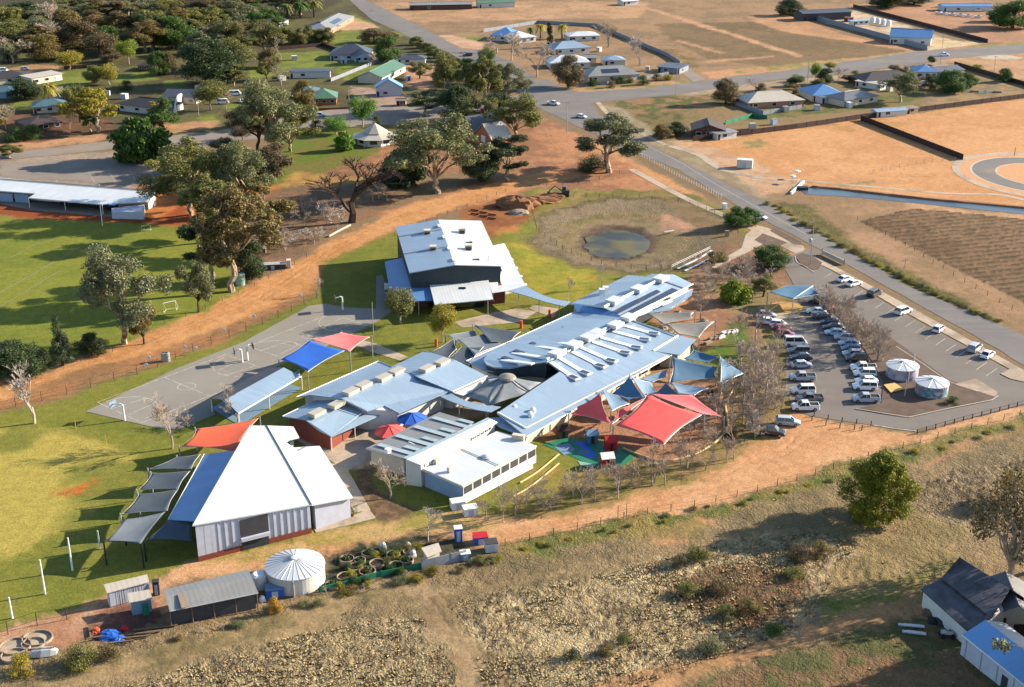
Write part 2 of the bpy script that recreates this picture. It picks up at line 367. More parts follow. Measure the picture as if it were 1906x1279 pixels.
zone([(1262, 74), (1350, 98), (1345, 101), (1258, 77)], (204, 160, 120), (200, 156, 118)); zone([(1310, 114), (1440, 103), (1440, 106), (1312, 118)], (204, 160, 120), (200, 156, 118))
zone([(1190, 78), (1290, 98), (1300, 140), (1270, 132), (1230, 100)], (180, 140, 100), (130, 112, 76), 'mix', (.4, .6))
zone([(1575, 8), (1790, 5), (2300, 30), (2300, 88), (1906, 82), (1840, 80), (1700, 40)], (204, 154, 116), (180, 138, 106), 'mix')
zone([(1498, 34), (1590, 20), (1650, 36), (1800, 84), (1728, 92), (1600, 58)], (226, 204, 168), (196, 170, 138), 'mid')
zone([(1728, 92), (1745, 74), (1790, 78), (1836, 80), (1790, 87)], (232, 206, 160), (214, 182, 136), 'mid')
# residential blocks: dry dirt, dark litter under the trees, lawns
zone([(-900, -60), (655, 0), (760, 72), (860, 105), (980, 165), (860, 200), (560, 212), (400, 246), (0, 286), (-900, 340)], (112, 108, 66), (92, 86, 58), 'mix')
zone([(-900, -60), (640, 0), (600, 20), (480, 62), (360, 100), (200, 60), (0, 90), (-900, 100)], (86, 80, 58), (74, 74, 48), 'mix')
for q in ([(300, 150), (350, 148), (345, 168), (300, 165)], [(20, 190), (60, 185), (55, 205), (20, 208)], [(120, 205), (160, 200), (160, 215), (120, 220)], [(420, 195), (470, 190), (470, 205), (425, 210)], [(130, 75), (180, 72), (175, 86), (128, 88)], [(330, 60), (400, 55), (400, 70), (330, 75)], [(460, 130), (520, 120), (520, 140), (465, 150)], [(100, 138), (175, 120), (178, 150), (150, 170), (95, 172)], [(30, 220), (90, 205), (150, 190), (60, 235), (25, 235)], [(215, 138), (290, 130), (300, 148), (215, 155)],
          [(500, 100), (600, 95), (640, 115), (610, 130), (520, 135)], [(600, 75), (655, 50), (690, 75), (740, 55), (755, 66), (700, 85), (640, 90)], [(645, 110), (690, 105), (730, 112), (690, 150), (640, 150), (620, 130)],
          [(650, 22), (690, 40), (700, 52), (665, 50)], [(370, 215), (400, 212), (412, 228), (385, 235)], [(855, 68), (900, 70), (893, 80), (870, 80)], [(110, 155), (140, 152), (140, 165), (108, 168)]):
    zone(q, (138, 146, 62), (120, 129, 58), 'mid')
zone([(620, 40), (655, 32), (710, 52), (640, 58)], (222, 178, 138), (205, 165, 130)); zone([(812, 65), (840, 64), (905, 82), (895, 92), (860, 90)], (222, 182, 150), (205, 165, 130))
zone([(748, 122), (815, 120), (815, 168), (760, 165)], (208, 160, 125), (182, 142, 112)); zone([(655, 160), (760, 175), (760, 198), (660, 205)], (190, 160, 138), (172, 148, 125))
zone([(0, 215), (140, 190), (212, 230), (210, 255), (60, 275), (0, 280)], (135, 96, 72), (112, 88, 60), 'mid')
zone([(-300, 300), (0, 286), (45, 281), (225, 257), (400, 240), (402, 226), (370, 225), (300, 232), (215, 245), (60, 265), (0, 268), (-300, 285)], (212, 160, 118), (186, 144, 106), 'mid')
zone([(0, 130), (60, 120), (110, 122), (100, 140), (40, 150), (0, 150)], (206, 160, 112), (180, 140, 100), 'mid')
zone([(-900, 340), (0, 296), (225, 282), (330, 272), (420, 262), (330, 300), (300, 345), (300, 360), (0, 332), (-900, 330)], (186, 164, 142), (168, 150, 132), 'mix')
# strip of houses right of the crossing
zone([(1108, 192), (1250, 180), (1440, 150), (1620, 132), (1906, 104), (2400, 60), (2400, 200), (1906, 180), (1620, 222), (1280, 264), (1180, 250)], (136, 124, 78), (158, 130, 92), 'mix')
zone([(1120, 195), (1200, 180), (1330, 175), (1350, 195), (1250, 205), (1180, 215), (1140, 220)], (104, 108, 58), (164, 126, 92), 'mid', (.45, .6))
zone([(1150, 215), (1270, 205), (1280, 230), (1230, 255), (1190, 245)], (96, 96, 56), (136, 118, 74), 'mid')
zone([(1380, 195), (1640, 175), (1700, 165), (1740, 180), (1600, 205), (1500, 215), (1400, 225)], (105, 110, 58), (140, 124, 72), 'mid')
zone([(1720, 175), (1870, 150), (1906, 160), (1906, 172), (1720, 205)], (172, 144, 104), (146, 126, 90), 'mid')
zone([(1100, 176), (1200, 168), (1300, 155), (1290, 148), (1200, 155), (1040, 166), (1040, 172)], (196, 158, 118), (150, 140, 82), 'mid')
zone([(1250, 172), (1350, 160), (1480, 148), (1600, 137), (1780, 110), (1760, 122), (1600, 148), (1500, 158), (1350, 172), (1290, 180)], (190, 164, 136), (172, 150, 122), 'mid')
zone([(1700, 112), (1906, 96), (2400, 70), (2400, 185), (1906, 150), (1800, 118)], (208, 164, 122), (190, 148, 112), 'mid')
zone([(1370, 138), (1560, 120), (1906, 86), (1906, 78), (1560, 110), (1370, 130)], (150, 148, 80), (200, 155, 110), 'mid', (.45, .6))
# orange building lots
zone([(1270, 264), (1340, 258), (1620, 222), (1906, 182), (2600, 90), (2600, 420), (1906, 388), (1700, 372), (1480, 346), (1340, 315)], (228, 172, 118), (214, 156, 102), 'mix', (.4, .62))
zone([(1200, 262), (1290, 262), (1420, 305), (1490, 350), (1440, 372), (1330, 325)], (216, 176, 138), (202, 160, 124), 'mid')
zone([(1540, 225), (1660, 215), (1800, 205), (1640, 245), (1560, 250)], (200, 150, 92), (222, 166, 112), 'mid', (.4, .6)); zone([(1360, 262), (1420, 258), (1440, 275), (1380, 280)], (160, 142, 90), (222, 166, 112), 'mid', (.4, .6))
zone([(1530, 345), (1560, 325), (1690, 340), (1630, 352)], (214, 158, 110), (160, 144, 90), 'mid', (.5, .65))
# land between canal and road, vineyard
zone([(1420, 366), (1480, 352), (1700, 378), (1906, 398), (2700, 460), (2700, 900), (1906, 640), (1820, 598), (1560, 462)], (186, 148, 112), (160, 130, 96), 'mix', (.4, .6))
zone([(1700, 380), (1906, 402), (2500, 470), (2500, 490), (1906, 412), (1690, 390)], (212, 166, 124), (196, 152, 112), 'mid')
zone([(1440, 372), (1500, 380), (1620, 470), (1800, 560), (1860, 600), (1850, 612), (1780, 592), (1640, 520), (1520, 440)], (134, 122, 70), (112, 104, 60), 'mid', tuft=.7)
zone([(1408, 372), (1440, 380), (1500, 425), (1600, 485), (1700, 540), (1800, 590), (1860, 598), (1872, 604), (1830, 608), (1760, 580), (1640, 515), (1540, 462), (1440, 395)], (196, 176, 76), (129, 126, 60), 'mid', tuft=.4)
VY = [(1600, 412), (1700, 388), (1790, 396), (1906, 408), (2300, 460), (2300, 800), (1906, 562)]
m = zone(VY, (150, 118, 88), (124, 98, 70), 'mix', crisp=True, tuft=.2)
q0 = G(1700, 480); q1 = G(1900, 460); ra = math.atan2((q1-q0).y, (q1-q0).x)
t_ = (-(gx)*math.sin(ra)+gy*math.cos(ra))/3.0; rr = .5+.5*np.sin(2*math.pi*(t_+(n_mid-.5)*.35))
f_ = np.clip((rr-.6+(n_hi-.5)*1.2)/.3, 0, 1)[m][:, None]; CA[m] = CA[m]*(1-f_*.8)+np.array(T(84, 72, 50))*f_*.8; H[m] += (rr*.22)[m]+(n_hi[m]-.5)*.25
# verges either side of the main road
zone([(1000, 215), (1060, 245), (1170, 295), (1350, 390), (1440, 432), (1530, 478), (1440, 470), (1380, 440), (1290, 375), (1180, 318), (1050, 270)], (222, 164, 112), (200, 148, 104), 'mix')
zone([(1110, 190), (1160, 200), (1230, 255), (1320, 300), (1440, 372), (1420, 372), (1310, 318), (1180, 255)], (176, 160, 130), (160, 142, 112), 'mid')
# dirt land left of the main road and along the long track
zone([(480, 335), (600, 340), (700, 330), (860, 320), (985, 330), (1060, 260), (1000, 222), (920, 240), (860, 270), (720, 260), (640, 262), (560, 300), (480, 300)], (184, 134, 92), (150, 112, 80), 'mix')
zone([(985, 250), (1020, 222), (1080, 258), (1180, 312), (1240, 355), (1080, 352), (1000, 352), (860, 392), (740, 410), (700, 400), (860, 350), (960, 330)], (204, 146, 104), (164, 118, 88), 'mix', (.4, .6))
zone([(505, 215), (560, 225), (640, 232), (700, 232), (760, 240), (740, 262), (660, 300), (600, 320), (560, 345), (500, 345)], (111, 128, 44), (129, 121, 60), 'mid')
zone([(540, 320), (640, 330), (760, 325), (640, 350), (500, 370)], (196, 156, 78), (176, 136, 84), 'mid')
zone([(380, 400), (500, 350), (600, 345), (700, 340), (760, 350), (720, 392), (640, 425), (560, 470), (470, 520), (400, 545)], (160, 122, 92), (134, 110, 86), 'mix', (.4, .6), tuft=.3)
zone([(250, 340), (350, 345), (480, 330), (520, 350), (400, 420), (345, 420), (250, 412)], (214, 138, 76), (190, 118, 66), 'mid')
zone([(-900, 355), (0, 372), (200, 398), (300, 404), (350, 375), (360, 430), (200, 418), (0, 404), (-900, 392)], (180, 96, 52), (160, 86, 50), 'mid')
zone([(-900, 390), (0, 404), (180, 415), (350, 420), (440, 520), (455, 545), (372, 585), (300, 610), (210, 648), (100, 680), (-900, 900)], (145, 148, 57), (130, 139, 53), 'mix', (.42, .6))
zone([(-900, 960), (0, 704), (60, 702), (230, 640), (370, 580), (470, 528), (600, 458), (740, 392), (860, 352), (1000, 322), (1180, 312), (1000, 345), (860, 385), (735, 425), (640, 478), (580, 545), (330, 655), (100, 712), (-900, 1080)], (226, 168, 112), (208, 148, 92), 'mix', (.4, .62))
zone([(-900, 1000), (0, 745), (100, 706), (330, 640), (480, 585), (580, 530), (640, 470), (735, 420), (735, 432), (650, 480), (590, 550), (440, 625), (330, 668), (160, 720), (0, 772), (-900, 1080)], (182, 132, 88), (160, 122, 84), 'mid')
# school grounds
zone([(-900, 1090), (0, 775), (160, 725), (330, 668), (440, 625), (590, 545), (605, 487), (740, 425), (900, 405), (1000, 350), (1080, 352), (1200, 360), (1300, 370), (1400, 430), (1480, 470), (1460, 560), (1480, 640), (1475, 760), (1400, 850), (1290, 905), (1120, 950), (900, 990), (640, 1010), (360, 1052), (190, 1115), (0, 1172), (-900, 1500)], (143, 141, 60), (126, 131, 54), 'mix', (.4, .62))
zone([(0, 800), (140, 800), (260, 850), (240, 900), (150, 960), (60, 1010), (0, 1040), (-300, 1100)], (192, 174, 86), (139, 138, 61), 'lo', (.45, .6))
zone([(112, 912), (150, 902), (182, 900), (175, 908), (135, 920), (112, 920)], (218, 128, 62), (196, 120, 60))
zone([(1005, 350), (1075, 352), (1210, 357), (1210, 370), (1080, 372), (1000, 372)], (129, 123, 66), (170, 146, 90), 'mid')
zone([(855, 395), (940, 365), (1000, 380), (985, 410), (940, 440), (880, 440), (860, 415)], (176, 112, 68), (150, 98, 62), 'mid')
zone([(930, 425), (965, 420), (962, 436), (925, 436)], (208, 130, 80), (176, 150, 70)); zone([(1030, 510), (1075, 505), (1110, 515), (1080, 530), (1035, 525)], (206, 128, 68), (176, 150, 70), 'mid', (.4, .7))
zone([(930, 450), (1000, 455), (1100, 490), (1100, 560), (1040, 560), (980, 540)], (148, 148, 53), (182, 164, 62), 'mix')
PC = G(1150, 443)
def ring(c, px, rx_px, ry_px, n=40, w=.05):
    return [(c[0]+math.cos(2*math.pi*k/n)*rx_px*(1+w*math.sin(5*k)), c[1]+math.sin(2*math.pi*k/n)*ry_px*(1+w*math.cos(3*k+1))) for k in range(n)]
zone(ring((1185, 432), 0, 207, 78), (122, 120, 62), (150, 132, 80), 'mid')
zone(ring((1180, 434), 0, 186, 68), (112, 96, 68), (96, 84, 60), 'hi')
zone(ring((1178, 434), 0, 181, 64), (160, 140, 110), (136, 120, 92), 'mix', (.4, .6), tuft=.5)
zone(ring((1165, 438), 0, 128, 48), (134, 124, 74), (160, 138, 100), 'mid', tuft=.6)
zone(ring((1160, 440), 0, 105, 41), (160, 138, 104), (140, 122, 88), 'mid')
zone(ring((1150, 445), 0, 74, 33), (84, 70, 62), (112, 92, 76), 'mid')
zone([(1230, 395), (1290, 410), (1300, 430), (1240, 425)], (214, 160, 128), (186, 150, 118), 'mid')
zone([(1290, 470), (1380, 440), (1480, 470), (1500, 500), (1450, 560), (1420, 640), (1330, 640), (1290, 600), (1280, 520)], (176, 134, 104), (150, 116, 90), 'mix', (.4, .6), tuft=.3)
zone([(1290, 380), (1360, 420), (1440, 470), (1400, 470), (1290, 425), (1230, 370)], (158, 130, 96), (140, 118, 84), 'mid')
zone([(1300, 520), (1370, 515), (1450, 545), (1400, 590), (1330, 590)], (146, 138, 86), (166, 140, 100), 'mid'); zone([(1340, 600), (1395, 600), (1405, 650), (1370, 690), (1330, 680), (1320, 650)], (105, 128, 50), (117, 121, 59), 'mid')
zone([(1300, 480), (1345, 465), (1370, 490), (1310, 505)], (196, 130, 92), (170, 118, 86))
zone([(1385, 640), (1450, 640), (1478, 720), (1460, 790), (1390, 850), (1290, 890), (1330, 800), (1360, 720)], (156, 132, 90), (134, 116, 72), 'mid', tuft=.4)
zone([(1215, 800), (1290, 770), (1360, 740), (1345, 810), (1290, 850), (1230, 860), (1180, 845)], (176, 136, 108), (150, 118, 96), 'hi', tuft=.5)
zone([(1040, 880), (1200, 868), (1310, 845), (1420, 800), (1470, 770), (1430, 830), (1290, 895), (1120, 945), (960, 975), (940, 960)], (140, 128, 68), (166, 140, 90), 'mid')
zone([(920, 960), (1000, 870), (1090, 880), (1040, 930)], (186, 150, 84), (158, 144, 68), 'mid')
zone([(985, 815), (1060, 768), (1190, 702), (1255, 668), (1320, 690), (1362, 715), (1356, 760), (1345, 810), (1290, 850), (1230, 862), (1180, 845), (1120, 815), (1010, 828)], (200, 152, 114), (176, 134, 104), 'mid', tuft=.2)
zone([(1195, 588), (1260, 560), (1310, 540), (1370, 590), (1345, 640), (1262, 650), (1255, 622)], (196, 148, 112), (164, 122, 92), 'mid')
# sandy yards
zone([(-300, 1290), (0, 1178), (190, 1112), (300, 1080), (360, 1048), (480, 1020), (590, 992), (700, 970), (870, 955), (930, 968), (1050, 960), (1290, 895), (1390, 850), (1440, 790), (1480, 772), (1550, 785), (1700, 808), (1906, 752), (2500, 600), (2500, 700), (1906, 776), (1650, 842), (1500, 892), (1290, 952), (1180, 967), (960, 1012), (800, 1025), (600, 1040), (380, 1075), (0, 1205), (-300, 1300)], (230, 178, 130), (216, 160, 112), 'mix', (.4, .62))
zone([(600, 990), (760, 960), (900, 965), (930, 990), (760, 1002), (590, 1015), (440, 1045), (360, 1052)], (206, 172, 112), (176, 158, 84), 'mid', (.45, .6))
zone([(655, 870), (690, 860), (700, 900), (770, 950), (760, 975), (700, 960), (655, 925)], (142, 112, 86), (112, 92, 70), 'hi')
zone([(540, 800), (620, 770), (700, 740), (820, 700), (900, 700), (930, 760), (830, 790), (760, 850), (700, 870), (640, 870)], (226, 190, 150), (206, 168, 130), 'mid')
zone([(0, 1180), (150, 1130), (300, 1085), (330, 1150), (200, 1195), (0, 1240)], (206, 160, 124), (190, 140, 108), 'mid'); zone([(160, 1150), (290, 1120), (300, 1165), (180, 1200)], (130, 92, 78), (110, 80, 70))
zone([(600, 1035), (700, 1008), (790, 1002), (850, 1010), (860, 1040), (800, 1052), (640, 1100), (590, 1104)], (62, 72, 54), (92, 86, 66), 'hi')
# bottom field
FB = [(-900, 1600), (0, 1212), (180, 1190), (330, 1160), (600, 1100), (900, 1025), (960, 1012), (1180, 967), (1290, 952), (1500, 892), (1650, 842), (1906, 776), (2700, 640), (2700, 1500), (1500, 2200), (-900, 2200)]
zone(FB, (164, 140, 102), (136, 120, 86), 'mix', (.4, .62), tuft=.45)
zone([(940, 1016), (1180, 967), (1290, 952), (1500, 892), (1650, 842), (1906, 776), (2300, 700), (2300, 740), (1906, 796), (1640, 868), (1500, 918), (1200, 1000), (960, 1045)], (114, 120, 58), (158, 138, 78), 'mid', (.42, .6), tuft=.5)
zone([(100, 1240), (400, 1180), (700, 1080), (800, 1080), (560, 1170), (300, 1240), (100, 1279), (0, 1279)], (176, 150, 108), (140, 124, 84), 'mid', (.4, .6))
RO = [(-200, 1500), (100, 1330), (250, 1270), (420, 1220), (560, 1180), (700, 1158), (790, 1152), (815, 1190), (860, 1290), (900, 1500)]
RO2 = [(850, 1120), (940, 1110), (1100, 1075), (1240, 1040), (1330, 1015), (1480, 990), (1600, 1010), (1560, 1060), (1530, 1120), (1500, 1165), (1380, 1210), (1230, 1265), (1180, 1320), (940, 1400), (900, 1260)]
for q in (RO, RO2): zone(q, (226, 204, 156), (190, 168, 124), 'mix', (.4, .6), tuft=.85)
zone([(1240, 1080), (1360, 1050), (1500, 1060), (1510, 1130), (1380, 1170), (1280, 1130)], (146, 112, 78), (126, 104, 72), 'hi', tuft=1.0)
zone([(1380, 1125), (1420, 1120), (1440, 1140), (1400, 1150), (1365, 1140)], (222, 140, 74), (176, 120, 74)); zone([(1195, 1002), (1300, 965), (1330, 975), (1250, 1005)], (216, 158, 112), (166, 140, 88), 'mid', (.45, .6))
zone([(1520, 985), (1760, 940), (1800, 980), (1780, 1060), (1620, 1130), (1520, 1120), (1600, 1030)], (168, 144, 100), (150, 132, 88), 'mid', tuft=.5)
zone([(1520, 1120), (1640, 1100), (1760, 1055), (1800, 1035), (1740, 1080), (1700, 1130), (1620, 1140), (1540, 1160)], (102, 115, 51), (148, 138, 76), 'mid', (.42, .6), tuft=.4)
zone([(1620, 1125), (1680, 1095), (1720, 1100), (1650, 1140), (1560, 1160)], (204, 154, 108), (180, 140, 98), 'mid')
zone([(1790, 830), (1906, 800), (1906, 812), (1640, 880), (1700, 860)], (196, 148, 108), (164, 136, 86), 'mid', (.42, .6), tuft=.3)
zone([(1700, 920), (1760, 880), (1906, 845), (1906, 960), (1800, 980), (1720, 960)], (168, 146, 112), (140, 122, 90), 'hi', tuft=1.0)
zone([(1100, 1279), (1300, 1225), (1560, 1150), (1720, 1115), (1760, 1140), (1500, 1190), (1280, 1279), (1100, 1420), (900, 1500)], (212, 160, 112), (186, 144, 100), 'mid')
zone([(1280, 1290), (1500, 1195), (1760, 1140), (1900, 1300), (2200, 1500), (1300, 1700)], (142, 112, 80), (104, 104, 62), 'mid', tuft=.5)
zone([(740, 1080), (800, 1075), (850, 1120), (880, 1190), (930, 1279), (1000, 1500), (950, 1500), (860, 1279), (815, 1180), (780, 1120)], (178, 152, 114), (160, 134, 98), 'mid', (.4, .6))
# worn wheel tracks in the field
for q in ([(640, 1150), (300, 1235), (0, 1300), (0, 1308), (300, 1243), (640, 1156)], [(700, 1120), (900, 1090), (1100, 1050), (1100, 1056), (900, 1097), (700, 1128)], [(800, 1095), (880, 1180), (940, 1290), (928, 1290), (868, 1180), (792, 1098)]):
    zone(q, (196, 166, 122), (166, 140, 100), 'mid')
def rut(px, w, k, side=.9):
    p = [G(*q).xy for q in smooth_path(px, 3)]; p = np.array([tuple(q) for q in p]); x0, x1, y0, y1 = p[:, 0].min()-4, p[:, 0].max()+4, p[:, 1].min()-4, p[:, 1].max()+4
    s = np.where((gx > x0) & (gx < x1) & (gy > y0) & (gy < y1))[0]; X, Y = wx[s]*.3+gx[s]*.7, wy[s]*.3+gy[s]*.7; best = np.full(len(s), 1e9)
    for i in range(len(p)-1):
        ax, ay = p[i]; dx, dy = p[i+1]-p[i]; L2 = dx*dx+dy*dy+1e-9; t = np.clip(((X-ax)*dx+(Y-ay)*dy)/L2, 0, 1); best = np.minimum(best, np.hypot(X-ax-t*dx, Y-ay-t*dy))
    f = np.clip(1-np.abs(best-side)/w, 0, 1)*np.clip((n_mid[s]-.3)/.2, 0, 1); CA[s] *= (1+(k-1)*f)[:, None]; H[s] -= .06*f
rut([(0, 742), (120, 690), (330, 620), (480, 560), (600, 478), (740, 405), (860, 368), (1000, 335)], .35, .78); rut([(0, 728), (230, 650), (370, 592), (560, 488), (680, 428), (860, 360)], .3, .82); rut([(300, 625), (480, 548), (560, 506), (640, 446)], .3, 1.18)
rut([(940, 995), (1100, 968), (1290, 918), (1420, 860), (1520, 805), (1600, 812), (1750, 790), (1906, 762)], .35, .86); rut([(930, 985), (1120, 958), (1310, 905), (1440, 835), (1480, 800)], .3, 1.1); rut([(420, 1055), (560, 1022), (700, 992), (830, 985), (930, 985)], .35, .85)
rut([(1290, 290), (1420, 300), (1560, 320), (1700, 330), (1830, 320)], .4, .9); rut([(1300, 275), (1480, 262), (1640, 300), (1750, 340)], .4, .92); rut([(1680, 230), (1800, 240), (1906, 232)], .4, .9); rut([(1640, 250), (1560, 300), (1500, 330)], .4, .9)
rut([(700, 30), (900, 30), (1100, 24), (1300, 10)], .5, .88); rut([(1000, 70), (1200, 60), (1400, 100), (1520, 110)], .5, .88); rut([(1430, 385), (1600, 478), (1760, 560), (1880, 620)], .4, .85); rut([(780, 1085), (830, 1130), (880, 1210), (930, 1290)], .35, .8); rut([(0, 1290), (300, 1225), (600, 1140), (800, 1100), (1000, 1060), (1300, 990), (1600, 930)], .3, .86, 1.0)
rut([(1000, 260), (1080, 300), (1000, 330), (880, 345)], .4, .85); rut([(1015, 240), (1040, 280), (1140, 320)], .4, .86)
# drill marks: arcs left by a tractor
ac = G(1660, 1075); dr = np.hypot(gx-ac.x, gy-ac.y); m = (dr < 16) & (gy > 140)
H[m] += .045*np.sin(dr[m]*2*math.pi/1.6+n_mid[m]*3)*np.clip((16-dr[m])/5, 0, 1)
# relief
fld = inpoly(wx, wy, [tuple(G(*q).xy) for q in FB]); rough = np.zeros(gx.size)
for q in (RO, RO2, [(1700, 920), (1760, 880), (1990, 845), (1990, 960), (1800, 980), (1720, 960)]): rough[inpoly(wx, wy, [tuple(G(*p).xy) for p in q])] = 1
rough *= np.clip((fbm(gx, gy, 6, 83, 4, .6)-.36)/.14, 0, 1); rid = np.abs(fbm(gx*1.0, gy, 1.5, 51, 3)-.5)*2
H[fld] += (n_mid[fld]-.5)*.5; H += rough*(.11*(np.clip(rid*3.2, 0, 1)-.8)+.2*(n_hi-.5))
crk = (rough > 0) & (rid < .11) & (n_mid > .42); CA[crk] *= np.array([.5, .46, .48])  # creases darkened in the colour, standing in for thin shadows between clods
pt = np.clip((fbm(gx, gy, 9, 91, 4, .65)-.55)/.12, 0, 1)*rough; CA *= (1-.35*pt)[:, None]
H += TX*(n_hi-.5)*.35
du = np.hypot((gx-PC.x)/29.0, (gy-PC.y)/42.0); H -= np.clip(1-du, 0, 1)**1.0*1.6*(du < 1)
CH = [(1486, 352), (1520, 350), (1620, 361), (1720, 372), (1906, 389), (2300, 425), (2300, 445), (1906, 399), (1720, 380), (1600, 368), (1500, 362)]
far = (gy > 1005) | (gy < 130); H[far] = 0
nr, nc = YY.shape; idx = np.arange(nr*nc).reshape(nr, nc)
Q = np.stack([idx[:-1, :-1], idx[:-1, 1:], idx[1:, 1:], idx[1:, :-1]], -1).reshape(-1, 4)
m_, nt, b_ = nodes('ground')
at = nt.nodes.new('ShaderNodeAttribute'); at.attribute_name = 'land'; tx = nt.nodes.new('ShaderNodeAttribute'); tx.attribute_name = 'tuft'
p_ = wpos(nt)
fine = ramp(nt, noise(nt, 2.2, 4, .7, p_), .25, .75, .8, 1.18); fine2 = ramp(nt, noise(nt, .55, 4, .65, p_), .3, .7, .88, 1.12)
mm = nt.nodes.new('ShaderNodeMath'); mm.operation = 'MULTIPLY'; nt.links.new(fine, mm.inputs[0]); nt.links.new(fine2, mm.inputs[1])
vm = nt.nodes.new('ShaderNodeVectorMath'); vm.operation = 'SCALE'; nt.links.new(at.outputs['Color'], vm.inputs[0]); nt.links.new(mm.outputs[0], vm.inputs['Scale'])
dk = mix_rgb(nt, .32, vm.outputs[0], (.10, .085, .05))
sp = ramp(nt, noise(nt, 1.4, 5, .75, p_), .5, .62); sm = nt.nodes.new('ShaderNodeMath'); sm.operation = 'MULTIPLY'; nt.links.new(sp, sm.inputs[0]); nt.links.new(tx.outputs['Fac'], sm.inputs[1])
cc = mix_rgb(nt, sm.outputs[0], vm.outputs[0], dk)
wpn = nt.nodes.new('ShaderNodeTexNoise'); wpn.inputs['Scale'].default_value = 1.2; nt.links.new(p_, wpn.inputs['Vector']); wpa = nt.nodes.new('ShaderNodeVectorMath'); wpa.operation = 'MULTIPLY_ADD'; nt.links.new(wpn.outputs['Color'], wpa.inputs[0]); wpa.inputs[1].default_value = (1.6, 1.6, 1.6); nt.links.new(p_, wpa.inputs[2])
vo = nt.nodes.new('ShaderNodeTexVoronoi'); vo.feature = 'DISTANCE_TO_EDGE'; vo.inputs['Scale'].default_value = 1.15; nt.links.new(wpa.outputs[0], vo.inputs['Vector'])
ck = ramp(nt, vo.outputs['Distance'], .02, .12, .38, 0); ckm = nt.nodes.new('ShaderNodeMath'); ckm.operation = 'MULTIPLY'; nt.links.new(ck, ckm.inputs[0]); nt.links.new(tx.outputs['Fac'], ckm.inputs[1])
cc = mix_rgb(nt, ckm.outputs[0], cc, (.05, .038, .028))  # thin clod shadows painted dark along the cell edges
nt.links.new(cc, b_.inputs['Base Color']); b_.inputs['Roughness'].default_value = .98; b_.inputs['Specular IOR Level'].default_value = .1
vb = ramp(nt, vo.outputs['Distance'], 0, .3); vbm = nt.nodes.new('ShaderNodeMath'); vbm.operation = 'MULTIPLY'; nt.links.new(vb, vbm.inputs[0]); nt.links.new(tx.outputs['Fac'], vbm.inputs[1]); vba = nt.nodes.new('ShaderNodeMath'); vba.operation = 'MULTIPLY_ADD'; vba.inputs[1].default_value = 1.6; nt.links.new(vbm.outputs[0], vba.inputs[0]); nt.links.new(noise(nt, 2.5, 4, .7, p_), vba.inputs[2])
bump(nt, b_, vba.outputs[0], .6, .14)
gm = np_mesh('ground', np.stack([gx, gy, H], -1), Q, 'ground', smooth=True)
ca = gm.color_attributes.new('land', 'FLOAT_COLOR', 'POINT'); ca.data.foreach_set('color', np.concatenate([CA, np.ones((gx.size, 1))], 1).astype(np.float32).ravel())
ta = gm.attributes.new('tuft', 'FLOAT', 'POINT'); ta.data.foreach_set('value', TX.astype(np.float32))
ground = link(bpy.data.objects.new('ground', gm)); ground['kind'] = 'structure'
# ---------------- water ----------------
sheet('pond_water', ring((1149, 449), 0, 62, 26, 48, .05), -.95, 'pond_water', rag=.5)
sheet('channel_water', CH, .06, 'channel_water')
def bank(px, w, h, material):
    p = [G(x, y) for x, y in smooth_path(px, 8)]; mb = MB(); v = []; n = len(p)
    for i, c in enumerate(p):
        d = (p[min(i+1, n-1)]-p[max(i-1, 0)]).normalized(); q = Vector((-d.y, d.x, 0)); j = random.uniform(.7, 1.2)
        v += [c-q*w*.5+Vector((0, 0, -.1)), c-q*w*.15*j+Vector((0, 0, h*j)), c+q*w*.4+Vector((0, 0, h*.8)), c+q*w*1.6+Vector((0, 0, -.1))]
    mb.add(v, [(i*4+k, (i+1)*4+k, (i+1)*4+k+1, i*4+k+1) for i in range(n-1) for k in range(3)]); o = mb.build('channel_bank', material); o['kind'] = 'structure'
bank([(1512, 349), (1560, 353), (1620, 360), (1720, 371), (1906, 388), (2300, 424)], 2.2, .6, 'soil_pile')
# ---------------- roads ----------------
Z1, Z2, Z3, Z4 = .05, .056, .062, .068
R1 = [(985, 150), (975, 175), (985, 195), (1010, 205), (1060, 228), (1110, 252), (1171, 280), (1262, 316), (1349, 370), (1440, 420), (1529, 465), (1574, 491), (1700, 562), (1839, 640), (1906, 680), (2200, 850),
      (2300, 850), (1906, 625), (1815, 585), (1695, 535), (1563, 457), (1445, 389), (1328, 330), (1215, 273), (1165, 245), (1118, 215), (1100, 193), (1095, 178), (1040, 160), (1020, 148)]
sheet('main_road', R1, Z1, 'asphalt', rag=.25)
sheet('cross_road', [(1095, 193), (1030, 190), (1020, 172), (1100, 171), (1200, 164), (1300, 152), (1400, 139), (1440, 135), (1560, 117), (1700, 97), (1906, 83), (2400, 50), (2400, 62), (1906, 99), (1780, 108), (1600, 134), (1440, 149), (1380, 158), (1250, 178), (1150, 187)], Z2, 'asphalt', rag=.3)
sheet('back_road', [(653, 3), (630, -20), (665, -20), (685, 3), (787, 52), (858, 91), (895, 93), (960, 118), (1000, 150), (1010, 175), (975, 178), (930, 150), (870, 118), (835, 98), (768, 73), (750, 63), (692, 37)], Z3, 'asphalt', rag=.3)
sheet('street', [(-500, 345), (0, 286), (45, 281), (225, 260), (400, 246), (560, 212), (680, 196), (800, 194), (980, 176), (1000, 200), (860, 222), (750, 232), (620, 238), (480, 260), (400, 266), (225, 276), (0, 300), (-500, 365)], Z4, 'asphalt_old', rag=.35)
sheet('gravel_parking', [(0, 304), (130, 300), (225, 292), (310, 285), (330, 300), (300, 350), (120, 336), (0, 328)], Z1, 'asphalt_old', rag=.5)
for i in range(4): strip('parking_line', [(165+i*38, 322-i*2), (177+i*38, 340-i*1)], .12, Z2, 'line_paint')
